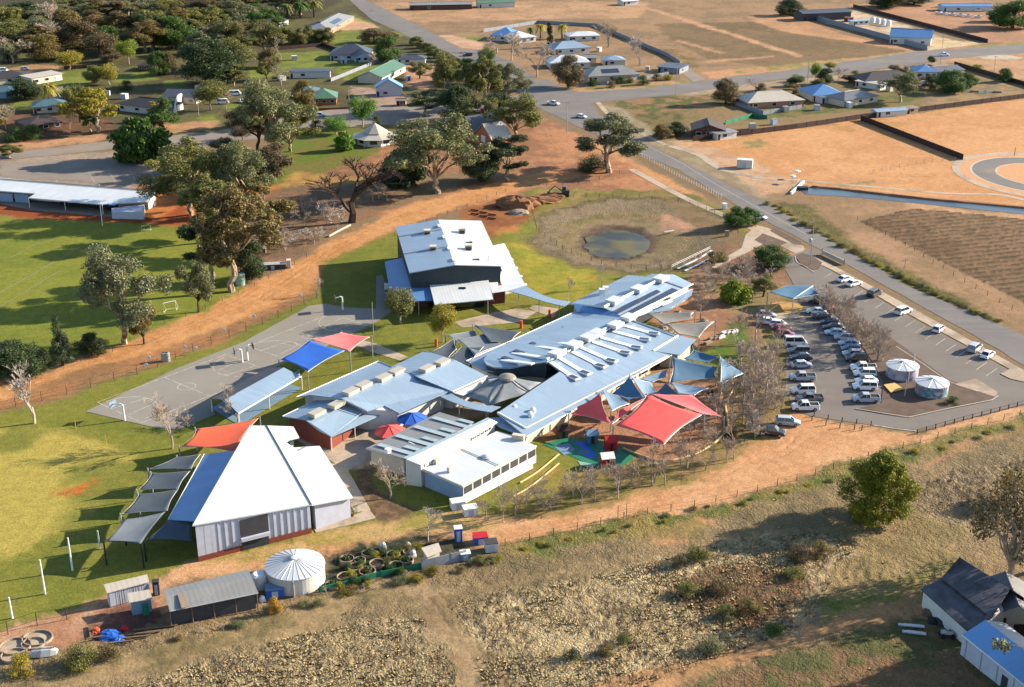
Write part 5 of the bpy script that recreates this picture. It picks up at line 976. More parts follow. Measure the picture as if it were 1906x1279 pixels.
gutter(m, (1250, 661.5, 3.52), (980, 813.5, 3.52), 'white_paint', .25); mb = MB(); mb.tube([onS(978, 798)+Vector((0, 0, .1)), onS(1242, 663)+Vector((0, 0, .1))], .16, 5); mb.build('gutter', 'cream_wall', m); mb = MB(); mb.tube([onS(926, 769)+Vector((0, 0, .1)), onS(978, 798)+Vector((0, 0, .1))], .22, 5); mb.build('barge', 'white_paint', m); gutter(m, (925, 769, 5.0), (980, 813, 3.55)); gutter(m, (868, 672, 3.5), (1071, 580, 3.5)); gutter(m, (1216, 653, 4.05), (1262, 625, 4.3), 'white_paint', .5); gutter(m, (1262, 625, 4.3), (1165, 593, 6.4), 'white_paint', .4)
SE = [((1026, 675), (1071, 706)), ((1043, 668), (1092, 697)), ((1066, 656), (1121, 684)), ((1082, 648), (1141, 674)), ((1103, 637), (1167, 659)), ((1118, 629), (1188, 649)), ((1139, 617), (1203, 634)), ((1158, 606), (1220, 623))]
for a, b in SE:
    A, B = onS(*a), onS(*b); A.z += .18; B.z += .18; d = (B-A).to_2d().normalized(); n = Vector((-d.y, d.x, 0)); mb = MB(); mb.slab([A-n*.55, B-n*.55, B+n*.55, A+n*.55], .25, (0, 1)); mb.build('skylight_strip', 'skylight', m)
    C = B.lerp(A, .06); C.z += .2; mb = MB(); mb.box((C.x, C.y, C.z-.16), (2.6, 1.7, .3), math.atan2(d.y, d.x)); sk = mb.build('skylight_hood', 'roof_white', m); mb = MB(); mb.box((C.x-n.x*.15, C.y-n.y*.15, C.z+.0), (1.9, 1.0, .08), math.atan2(d.y, d.x)); mb.build('pane', 'solar', sk)
NE = [((934, 669), (992, 676)), ((954, 656), (1030, 667)), ((985, 642), (1060, 652)), ((1005, 633), (1080, 642)), ((1025, 623), (1098, 632)), ((1045, 614), (1125, 617))]
for a, b in NE:
    A, B = W3((*a, 5.35)), W3((*b, 6.75)); d = (B-A).to_2d().normalized(); n = Vector((-d.y, d.x, 0)); mb = MB(); mb.slab([A-n*.55, B-n*.55, B+n*.55, A+n*.55], .3, (0, 1)); mb.build('skylight_strip', 'skylight', m)
    C = A.lerp(B, .1); mb = MB(); mb.box((C.x+n.x*.9, C.y+n.y*.9, C.z-.12), (2.6, 1.0, .4), math.atan2(d.y, d.x)); mb.build('skylight_hood', 'solar', m)
rr_ = math.atan2(dr_.y, dr_.x)
for x, y in ((1037, 659), (1068, 643), (1095, 629), (1111, 621), (1146, 606), (1170, 592)): boxat(m, x, y, 6.75, (3.2, 2.4, .8), 'roof_white', rr_, 'ridge_skylight', .2)
mb = MB(); mb.tube([Rm+Vector((0, 0, .35)), Rl+Vector((0, 0, .35))], .3, 6); mb.build('ridge_cap', 'roof_white', m)
for x, y in ((958, 762), (992, 766), (987, 774)):
    c = W3((x, y, 4.4)); mb = MB(); mb.lathe(c, [(.5, -.2), (.55, .5), (.35, .8), (.1, .9)], 12); mb.build('roof_vent', 'plastic_white', m)
a, b = G(1000, 822), G(1260, 680)
for i in range(9): panel('window', a, b, 2+i*4.2, 4.4+i*4.2, .9, 2.4, 'glass_dark', m, -1.6, .1, frame='white_paint')
a, b = W3((1016, 673, 0)), W3((1043, 691, 0))
for i in range(4): panel('window', (a.x, a.y), (b.x, b.y), .08+i*.23, .25+i*.23, 3.2, 5.2, 'glass_dark', m, -.75, .12, flip=False, frame='white_paint')
# north wing
n = bld('school_wing', 'pale blue north wing with two dark solar strips and white ridge boxes', [(1060, 566, 3.6), (1170, 512, 3.6), (1290, 529, 3.6), (1163, 592, 3.6)])
roofpoly(n, [(1060, 566, 3.5), (1142, 525, 3.5), (1170, 512, 3.5), (1202, 515, 4.1), (1213, 510, 4.0), (1240, 511, 5.2), (1229, 520, 5.7), (1124, 572, 5.7)], 'roof_pale_sky_tint', .2, (0, 1)); roofpoly(n, [(1124, 572, 5.7), (1229, 520, 5.7), (1240, 511, 5.3), (1254, 511, 4.7), (1290, 529, 3.8), (1163, 592, 3.8)], 'roof_pale_sky_tint', .2, (0, 1))
wallpoly(n, [(1060, 566, 3.5), (1170, 512, 3.5), (1213, 512, 4.0), (1254, 512, 4.7), (1290, 529, 3.8), (1163, 592, 3.8), (1124, 572, 5.6)], 'white_wall', .8)
roofpoly(n, [(1165, 596, 3.1), (1290, 537, 3.1), (1287, 549, 2.7), (1244, 579, 2.7), (1200, 584, 2.7)], 'roof_pale_sky_tint', .14, (0, 1), 'verandah_roof'); roofpoly(n, [(1068, 567, 4.4), (1123, 573, 5.2), (1165, 592, 4.8), (1074, 580, 4.0)], 'roof_blue_and_shade', .15, (0, 1), 'link_roof')  # the link roof's blue is its shade put into the colour
gutter(n, (1124, 572, 5.9), (1229, 520, 5.9), 'roof_white', .7, 'ridge_cap'); gutter(n, (1163, 592, 3.95), (1290, 529, 3.95), 'white_paint', .3); gutter(n, (1060, 566, 3.6), (1124, 572, 5.8), 'roof_white', .5, 'barge'); gutter(n, (1229, 520, 5.85), (1276, 537, 3.9), 'roof_white', .35, 'barge')
for x, y in ((1230, 520), (1189, 539), (1143, 561)): boxat(n, x, y, 5.9, (3.6, 2.6, .9), 'roof_white', ROT, 'ridge_skylight', .2)
roofpoly(n, [(1139, 579, 5.25), (1222, 539, 5.3), (1230, 543, 5.05), (1151, 583, 4.95)], 'solar', .08, (0, 1), 'solar_panel'); roofpoly(n, [(1156, 586, 4.65), (1251, 536, 4.75), (1263, 540, 4.5), (1163, 590, 4.4)], 'solar', .08, (0, 1), 'solar_panel')
for x, y in ((1120, 544), (1127, 540)): boxat(n, x, y, 4.7, (1.3, 1.2, .9), 'plastic_white', 0, 'roof_cooler', .4)
for a, b in (((1246, 552), (1270, 545)), ((1232, 568), (1250, 561))): gutter(n, (*a, 3.6), (*b, 3.6), 'plastic_white', .6, 'pipe')
# classroom block: three stepped gables
c = bld('classroom_block', 'stepped pale blue classroom roofs with white box skylights left of the courtyard', [(526, 775, 3.5), (791, 653, 4), (906, 700, 4), (616, 811, 3.5)])
roofpoly(c, [(526, 775, 3.5), (577, 750, 3.5), (606, 737, 3.6), (640, 742, 5.3), (568, 781, 5.3)], 'roof_pale_sky_tint', .18, (0, 1)); roofpoly(c, [(568, 781, 5.3), (640, 742, 5.3), (674, 768, 3.9), (616, 812, 3.4), (595, 802, 3.9)], 'roof_pale_sky_tint', .18, (2, 3))
wallpoly(c, [(526, 775, 3.5), (606, 737, 3.6), (674, 768, 3.8), (616, 812, 3.4), (568, 781, 5.2)], 'red_brick', .9)
roofpoly(c, [(603, 803, 3.4), (713, 755, 3.4), (728, 764, 2.9), (616, 814, 2.9)], 'roof_pale_sky_tint', .12, (0, 1), 'porch_roof')
roofpoly(c, [(552, 739, 4.3), (705, 672, 4.3), (731, 683, 5.2), (754, 689, 6.3), (637, 742, 6.3), (577, 735, 4.9)], 'roof_pale_sky_tint', .18, (0, 1)); roofpoly(c, [(637, 742, 6.3), (754, 689, 6.3), (843, 725, 4.2), (743, 769, 3.8), (715, 755, 4.3), (684, 765, 4.5)], 'roof_pale_sky_tint', .18, (2, 3))
wallpoly(c, [(552, 739, 4.2), (705, 672, 4.2), (731, 683, 5.1), (754, 689, 6.2), (838, 725, 4.1), (743, 767, 3.7), (684, 764, 4.4), (637, 742, 6.2), (577, 735, 4.8)], 'white_wall', .8)
roofpoly(c, [(732, 681, 4.3), (791, 653, 4.3), (831, 667, 5.2), (847, 670, 6.3), (778, 702, 6.3)], 'roof_pale_sky_tint', .18, (0, 1)); roofpoly(c, [(778, 702, 6.3), (847, 670, 6.3), (907, 700, 4.2), (843, 729, 4.2)], 'roof_pale_sky_tint', .18, (2, 3)); wallpoly(c, [(732, 681, 4.2), (791, 653, 4.2), (831, 667, 5.1), (847, 670, 6.2), (905, 700, 4.1), (843, 728, 4.1), (778, 702, 6.2)], 'white_wall', .7)
roofpoly(c, [(843, 731, 3.6), (906, 701, 3.6), (936, 700, 3.2), (868, 738, 3.2)], 'roof_white', .12, (0, 1), 'porch_roof')
for x, y in ((590, 770), (627, 754), (653, 730), (677, 718), (714, 704), (739, 692), (795, 687), (823, 675)): boxat(c, x, y, 5.5 if x < 640 else 6.4, (3.1, 1.8, .7), 'roof_cream', ROT, 'ridge_skylight', .15)
for q in (((684, 765, 4.6), (637, 742, 6.45)), ((843, 725, 4.3), (754, 689, 6.45)), ((843, 729, 4.3), (907, 700, 4.3)), ((705, 672, 4.4), (731, 683, 5.3)), ((791, 653, 4.4), (831, 667, 5.3)), ((552, 739, 4.3), (705, 672, 4.3)), ((526, 775, 3.5), (577, 750, 3.5))): gutter(c, *q)
a, b = G(690, 800), G(745, 775)
for i in range(5): panel('window', a, b, 1.0+i*1.7, 2.3+i*1.7, 1.1, 2.5, 'glass_dark', c, -1.2, .1, frame='white_paint')
for x, y in ((660, 792), (616, 812), (743, 768), (793, 748)): post(c, W3((x, y, 2.9)), .1, 'white_paint')
# front block
f = bld('front_block', 'front school block with grey skylight roof, raised white clerestory and flat white roof', [(682, 834, 3.2), (818, 767, 3.2), (997, 830, 3.2), (860, 905, 3.2)])
GR = [(682, 834, 3.1), (818, 767, 3.1), (882, 786, 3.9), (750, 853, 3.9)]; roofpoly(f, GR, 'roof_grey', .18, (0, 1)); wallpoly(f, [(684, 835, 3.0), (818, 769, 3.0), (885, 787, 3.4), (752, 856, 3.4)], 'cream_wall', .4)
CL = [(750, 852, 5.2), (908, 777, 5.2), (926, 785, 4.4), (784, 865, 4.4)]; roofpoly(f, [(750, 852, 5.2), (908, 777, 5.2), (914, 780, 5.0), (758, 855, 5.0)], 'roof_pale_sky_tint', .15, (0, 1), 'clerestory_roof'); roofpoly(f, [(757, 855, 5.1), (913, 780, 5.1), (926, 786, 4.3), (784, 866, 4.3)], 'roof_white', .15, (0, 1), 'clerestory_roof')
_, cw = wallpoly(f, CL, 'white_wall', .25, 'clerestory_wall')
LR = [(786, 874, 3.3), (925, 802, 3.3), (960, 812, 3.25), (998, 830, 3.2), (860, 905, 3.2)]; roofpoly(f, LR, 'roof_white', .3, (3, 4), 'flat_roof'); wallpoly(f, LR, 'blue_clad_and_shade', .25)  # blue wall colour holds the shade on the left gable wall
gutter(f, (860, 906, 3.2), (998, 831, 3.2), 'cream_wall', .45); gutter(f, (787, 874, 3.3), (860, 906, 3.2), 'cream_wall', .35); gutter(f, (682, 835, 3.1), (750, 854, 3.6), 'cream_wall', .5)
a, b = W3((860, 905, 3.2)), W3((998, 830, 3.2)); Lf = (b-a).to_2d().length
panel('lower_wall', a, b, .1, Lf-.1, -.2, 1.5, 'white_wall', f, .06, .1)
nb_ = 8
for i in range(nb_): panel('window', a, b, .25+i*(Lf-.3)/nb_, (i+1)*(Lf-.3)/nb_-.02, 1.35, 2.85, 'shutter_dark', f, .05, .1, frame='white_paint')
for k in range(4): a2, b2 = W3((757, 855, 0)), W3((784, 866, 0)); panel('window', (a2.x, a2.y), (b2.x, b2.y), .2+k*.19, .33+k*.19, 1.2, 3.6, 'glass_dark', f, .0, .2, frame='white_paint')
a, b = W3((784, 866, 4.3)), W3((926, 786, 4.3))
for i in range(5): panel('window', a, b, .66+i*.055, .69+i*.055, 3.6, 4.05, 'glass_dark', f, -.15, .16, frame='white_paint')
for i in range(4): panel('window', a, b, .06+i*.055, .09+i*.055, 3.6, 4.05, 'steel_post', f, -.15, .16, frame='white_paint')
for i in range(4):
    a, b = W3((682+34*i+22, 834-16.7*i-7.5, 3.45)), W3((750+34*i+18, 853-16.7*i-8, 4.1)); d = (b-a).to_2d().normalized(); nn = Vector((-d.y, d.x, 0)); mb = MB(); mb.slab([a-nn*.55, b-nn*.55, b+nn*.55, a+nn*.55], .03, (0, 1)); mb.build('skylight_strip', 'skylight_blue', f)
    if i < 4: a = a.lerp(b, .45); a += Vector((1.9, .9, .05)); b = a+(b-a)*.0+Vector((d.x, d.y, 0))*3.2; b.z = a.z+.3; mb = MB(); mb.slab([a-nn*.5, b-nn*.5, b+nn*.5, a+nn*.5], .1, (0, 1)); mb.build('skylight_strip', 'skylight_blue', f)
for x, y, z in ((812, 863, 3.3), (837, 878, 3.3)): boxat(f, x, y, z, (.8, .6, .9), 'cream_wall', ROT, 'roof_vent', .45)
boxat(f, 722, 843, 3.5, (.9, .8, .9), 'plastic_white', ROT, 'roof_cooler', .4)
cc_ = W3((906, 852, 3.25)); mb = MB(); mb.lathe(cc_, [(.9, 0), (1.0, .25), (.55, .5), (.2, .6)], 14); mb.build('roof_vent', 'roof_white', f)
mb = MB(); mb.tube([W3((857, 835, 3.4)), W3((928, 866, 3.35))], .06, 4); mb.build('cable', 'dark_clad', f)
boxat(f, 965, 817, 3.3, (2.2, 1.0, .9), 'cream_wall', ROT+1.9, 'roof_cooler', .4)
roofpoly(f, [(908, 778, 4.0), (940, 776, 4.2), (982, 815, 3.5), (930, 795, 3.6)], 'roof_pale_sky_tint', .15, (0, 1), 'link_roof')
# covered outdoor area
s = bld('shelter', 'open shelter with pale gable roof and light blue mesh sides beside the court', [(392, 742, 3), (500, 684, 3), (561, 701, 3), (440, 768, 3)])
roofpoly(s, [(392, 742, 3.0), (500, 684, 3.0), (528, 684, 3.8), (418, 744, 3.8)], 'roof_slate', .14, (0, 1)); roofpoly(s, [(418, 744, 3.8), (528, 684, 3.8), (561, 701, 2.9), (444, 770, 2.9)], 'roof_pale_sky_tint', .14, (2, 3))  # darker left slope: shade away from the sun put into the colour
for p in ((393, 742, 2.9), (444, 769, 2.8), (561, 702, 2.8), (500, 686, 2.9), (500, 737, 2.8)): post(s, W3(p), .11, 'white_paint')
gutter(s, (561, 701, 2.95), (444, 770, 2.95), 'white_paint', .3)
a, b = W3((444, 769, 0)), W3((561, 702, 0)); panel('mesh_side', a, b, .02, .98, .0, 1.9, 'sail_sky', s, .0, .06); new_mesh('floor', [tuple(W3((x, y, .09))) for x, y in ((392, 760), (500, 702), (561, 722), (446, 792))], [(0, 3, 2, 1)], 'sail_sky', s)
# clubhouse of the sports field
k = bld('clubhouse', 'long white clubhouse beside the sports field, cut by the left edge', [(-120, 330, 3.4), (293, 357, 3.4), (276, 376, 3), (190, 380, 3)])
CR = [(-200, 318, 4.0), (0, 331, 4.0), (293, 357, 4.0), (273, 375, 3.1), (190, 380, 3.0), (53, 368, 3.0), (66, 360, 3.4), (-200, 340, 3.4)]; roofpoly(k, CR, 'roof_white', .3, (1, 2)); gutter(k, (-200, 317, 4.2), (293, 356, 4.2), 'steel_post', .35)
wallpoly(k, [(-200, 320, 3.9), (293, 357, 3.9), (276, 374, 2.9), (262, 370, 3.0), (60, 356, 3.0), (-200, 332, 3.0)], 'white_wall', .6); roofpoly(k, [(190, 379, 3.0), (222, 371, 3.3), (237, 372, 3.3), (212, 382, 2.9)], 'roof_blue_and_shade', .15, (0, 1), 'porch_roof')
wallpoly(k, [(206, 386, 2.0), (270, 379, 2.4), (268, 394, 2.4), (206, 395, 2.0)], 'grey_clad', .2, 'store_wall')
a, b = G(60, 385), G(268, 398)
for t in (.25, .36, .5, .62, .7): panel('window', a, b, t, t+.07, .8, 2.2, 'glass_dark', k, -.5, .1)
for t in range(3): panel('roller_door', G(-40, 372), G(60, 378), .1+t*.3, .36+t*.3, .1, 2.6, 'blue_clad_and_shade', k, .3, .1)
for x, y in ((105, 338), (184, 346)): boxat(k, x, y, 4.1, (.3, .3, .5), 'steel_post', 0, 'roof_vent', .2)
for x, y in ((190, 381), (120, 374), (53, 369)): post(k, W3((x, y, 2.9)), .1, 'white_paint')
# conical canopy and umbrellas in the courtyard
def cone(label, apex, rim, material, ribs='black_steel', name='shade_canopy', cat='canopy', post_n=True):
    A = W3(apex); Rm_ = [W3(p) for p in rim]; t = thing(name, Vector((A.x, A.y, 0)), label, cat); mb = MB(); n_ = len(Rm_); v = []; fc = []
    for i in range(n_):
        a, b = Rm_[i], Rm_[(i+1) % n_]; k0 = len(v)
        for u in range(5):
            for w in range(5):
                s_, r_ = u/4, w/4; p = a.lerp(b, s_); q = A.lerp(p, r_); q.z -= .12*(A.z-p.z)*math.sin(math.pi*r_); e = Vector(((A.x-q.x), (A.y-q.y), 0))*.10*math.sin(math.pi*s_)*r_; v.append(q+e)
        fc += [(k0+u*5+w, k0+(u+1)*5+w, k0+(u+1)*5+w+1, k0+u*5+w+1) for u in range(4) for w in range(4)]
    mb.add(v, fc); fb = mb.build('fabric', material, t, True); sol = fb.modifiers.new('thickness', 'SOLIDIFY'); sol.thickness = .03
    for p in Rm_:
        r = MB(); r.tube([A+Vector((0, 0, .03)), p+Vector((0, 0, .03))], .06, 5); r.build('rib', ribs, t)
        if post_n: post(t, p)
    return t
cn_ = cone('grey conical shade canopy filling the inner courtyard of the school', (944, 699, 6.0), [(862, 738, 3.8), (908, 757, 3.6), (990, 733, 4.2), (1012, 712, 4.6), (905, 706, 4)], 'sail_pale')
cap = W3((944, 699, 6.1)); mb = MB(); mb.lathe(cap, [(1.8, -.5), (1.5, -.1), (.6, .2), (.1, .3)], 16); mb.build('canopy_cap', 'sail_sand', cn_)
def umbrella(px, py, r, z, material, label):
    cpt = G(px, py); t = thing('umbrella', cpt, label, 'umbrella'); mb = MB(); n_ = 8; v = [Vector((cpt.x, cpt.y, z+1.1))]+[Vector((cpt.x+r*math.cos(math.pi/8+i*math.pi/4), cpt.y+r*math.sin(math.pi/8+i*math.pi/4), z)) for i in range(8)]
    mb.add(v, [(0, 1+i, 1+(i+1) % 8) for i in range(8)]); fb = mb.build('fabric', material, t); so = fb.modifiers.new('thickness', 'SOLIDIFY'); so.thickness = .04
    post(t, Vector((cpt.x, cpt.y, z+1)), .07)
    for i in range(8): r_ = MB(); r_.tube([v[0]+Vector((0, 0, .03)), v[1+i]+Vector((0, 0, .03))], .03, 4); r_.build('rib', material, t)
umbrella(768, 800, 3.0, 2.3, 'sail_blue', 'blue octagonal umbrella in the paved courtyard'); umbrella(727, 824, 3.0, 2.3, 'sail_red', 'red octagonal umbrella in the paved courtyard beside the blue one')
# ---------------- shade sails ----------------
def sail(label, cs, material, posts=(), sag=.10, belly=.35, name='shade_sail', group=None, pm='steel_post', tall=.25, reinf=True):
    P = [W3(c) for c in cs]; tri = len(P) == 3; cen = sum(P, Vector())/len(P); t = thing(name, Vector((cen.x, cen.y, 0)), label, 'shade sail', group)
    if tri: P = [P[0], P[1], P[2], P[2]]
    n_ = 12; v = []
    for i in range(n_+1):
        for j in range(n_+1):
            u, w = i/n_, j/n_; q = P[0]*(1-u)*(1-w)+P[1]*u*(1-w)+P[2]*u*w+P[3]*(1-u)*w
            ku, kw = math.sin(math.pi*u)*(2*w-1)**4, math.sin(math.pi*w)*(2*u-1)**4
            q = q.lerp(cen, sag*(ku+kw)*1.1); q.z -= belly*math.sin(math.pi*u)*math.sin(math.pi*w); q.z += .05*math.sin(11*math.atan2(w-.02, u-.02)+3)*(1-u)*(1-w)+.05*math.sin(9*math.atan2(1-w+.02, 1-u+.02))*u*w; v.append(q)
    fc = [(i*(n_+1)+j, (i+1)*(n_+1)+j, (i+1)*(n_+1)+j+1, i*(n_+1)+j+1) for i in range(n_) for j in range(n_)]
    mb = MB(); mb.add(v, fc); fb = mb.build('fabric', material, t, True); so = fb.modifiers.new('thickness', 'SOLIDIFY'); so.thickness = .03
    bd = [i*(n_+1) for i in range(n_+1)]+[n_*(n_+1)+j for j in range(1, n_+1)]+[i*(n_+1)+n_ for i in range(n_-1, -1, -1)]+[j for j in range(n_-1, -1, -1)]; cb = MB(); cb.tube([v[k] for k in bd], .045, 4, False); cb.build('edge_cable', pm, fb)
    for i in posts:
        p = W3(cs[i]); o = p+(p-cen).normalized()*.35; o.z = p.z+tall; post(t, o, .13, pm)
    return t
sail('blue shade sail beside the basketball court', [(522, 669, 4.2), (576, 633, 5.6), (642, 653, 4.4), (573, 692, 4.0)], 'sail_blue', (0, 1, 3))
sail('pink-red shade sail touching the blue one beside the court', [(577, 632, 5.5), (636, 619, 4.6), (689, 627, 4.8), (651, 655, 4.4)], 'sail_pink', (1, 2, 3))
sail('orange shade sail behind the white hall', [(337, 831, 3.4), (366, 798, 4.6), (481, 779, 4.0), (440, 842, 3.6)], 'sail_orange', (0, 1, 2), .12)
GS = 'charcoal sails along the hall verandah'
sail('charcoal sail furthest back in the row beside the hall', [(279, 873, 4.2), (330, 851, 4.6), (373, 846, 4.4), (356, 873, 4.0)], 'sail_charcoal', (0, 1), .08, group=GS)
sail('second charcoal sail from the back beside the hall', [(258, 912, 4.0), (283, 881, 4.8), (354, 877, 4.4), (331, 911, 4.0)], 'sail_charcoal', (0, 1), .08, group=GS)
sail('third charcoal sail from the back beside the hall', [(228, 957, 4.0), (259, 920, 4.8), (331, 912, 4.4), (311, 951, 4.0)], 'sail_charcoal', (0, 1), .08, group=GS)
sail('frontmost grey sail beside the hall, nearest the goal posts', [(197, 1008, 4.0), (231, 967, 4.8), (308, 953, 4.4), (262, 1013, 4.0)], 'sail_grey', (0, 1, 3), .08, pm='black_steel', group=GS)
sail('dark blue sail at the front corner of the hall', [(272, 1006, 3.6), (312, 968, 4.0), (358, 968, 4.6), (358, 1008, 3.4)], 'sail_charcoal', (0,), .1, pm='black_steel', group=GS)
CG = 'grey sails behind the long roof'
sail('dark pointed sail at the left of the grey sails behind the long roof', [(798, 658, 4), (846, 630, 4.8), (850, 650, 4), (830, 672, 3.2)], 'sail_charcoal', (0, 1), group=CG)
sail('round-bellied grey sail against the long roof', [(828, 672, 3.4), (860, 645, 4.4), (900, 646, 4), (872, 682, 3.3)], 'sail_charcoal', (), group=CG); sail('light grey sail in the middle behind the long roof', [(850, 632, 4.6), (900, 622, 4.0), (938, 642, 3.4), (884, 662, 4.0)], 'sail_grey', (0,), group=CG)
sail('thin pale sail at the top left of the grey sails', [(832, 624, 4.6), (884, 615, 4.0), (894, 629, 3.8), (850, 638, 3.6)], 'sail_grey', (0,), group=CG); sail('long grey sail nearest the paving behind the long roof', [(882, 605, 5.0), (970, 617, 3.8), (950, 640, 3.4), (912, 636, 4.0)], 'sail_charcoal', (0,), group=CG)
sail('upper light grey sail at the right end of the long roof', [(1202, 584, 3.6), (1292, 580, 4.2), (1290, 592, 3.6), (1232, 604, 3.4)], 'sail_sand', (1,)); sail('lower light grey sail at the right end of the long roof', [(1236, 603, 3.6), (1330, 598, 4.2), (1300, 630, 3.4), (1262, 622, 3.6)], 'sail_sand', (1, 2))
BG = 'steel blue sails above the garden'
sail('narrow blue sail highest behind the steel blue group', [(1272, 668, 3.8), (1292, 651, 4.6), (1340, 666, 4.2), (1318, 676, 3.4)], 'sail_steel', (1,), group=BG); sail('largest steel blue sail, hung from a tall post at its left', [(1250, 664, 6.4), (1336, 684, 5.0), (1332, 704, 3.6), (1246, 713, 3.6)], 'sail_steel', (0, 1), group=BG)
sail('rightmost steel blue triangular sail on a tall post', [(1341, 664, 6.4), (1384, 695, 3.4), (1341, 717, 3.6)], 'sail_steel', (0, 1, 2), group=BG); sail('pale blue sail under the largest steel blue one', [(1246, 712, 4.4), (1320, 722, 3.6), (1292, 736, 3.4), (1262, 732, 3.8)], 'sail_sky', (), group=BG)
sail('blue peaked sail behind the gap of the two red ones', [(1172, 700, 6.4), (1200, 742, 3.8), (1168, 744, 3.6), (1138, 734, 3.8)], 'sail_steel', (0,), group=BG); sail('pale blue sail right of the blue peaked one', [(1174, 701, 6.3), (1212, 712, 4.4), (1224, 733, 3.8), (1201, 742, 3.8)], 'sail_sky', (2,), group=BG)
sail('small blue peaked sail touching the big red one', [(1239, 712, 6.0), (1264, 734, 4), (1232, 736, 3.6), (1222, 731, 3.6)], 'sail_steel', (), group=BG); sail('pale sail between the small red sail and the building', [(1120, 726, 5.0), (1150, 736, 4.2), (1172, 752, 3.6), (1138, 766, 4.0)], 'sail_sky', (3,), group=BG); sail('little pale sail next to the long white gutter', [(1188, 706, 4.0), (1243, 688, 4.6), (1240, 702, 3.8), (1214, 712, 3.6)], 'sail_sky', (), group=BG)
sail('small red sail left of the big red one', [(1062, 771, 3.6), (1075, 757, 4.2), (1118, 732, 6.4), (1138, 789, 3.7)], 'sail_red', (0, 2), .14); sail('narrow dark red sail between the two large red ones', [(1140, 789, 3.7), (1148, 766, 3.8), (1196, 743, 4.6), (1203, 741, 4.0)], 'sail_red', (), .05)
sail('largest red sail above the playground', [(1145, 792, 3.8), (1206, 733, 6.2), (1308, 772, 4.6), (1235, 828, 3.7)], 'sail_red', (0, 2, 3), .11, .1); sail('pink sail right of the largest red one', [(1208, 733, 6.3), (1288, 735, 6.0), (1345, 777, 3.7), (1308, 771, 4.5)], 'sail_pink', (2,), .08, .2)
sail('blue shade sail over the ochre circle at the top of the car park', [(1432, 544, 3.4), (1466, 531, 4.0), (1514, 532, 3.6), (1476, 558, 3.4)], 'sail_steel', (0, 2, 3), .04); sail('small blue end sail beside the car park sail', [(1478, 556, 3.5), (1512, 534, 3.5), (1524, 548, 3.5)], 'sail_steel', (2,), .04)
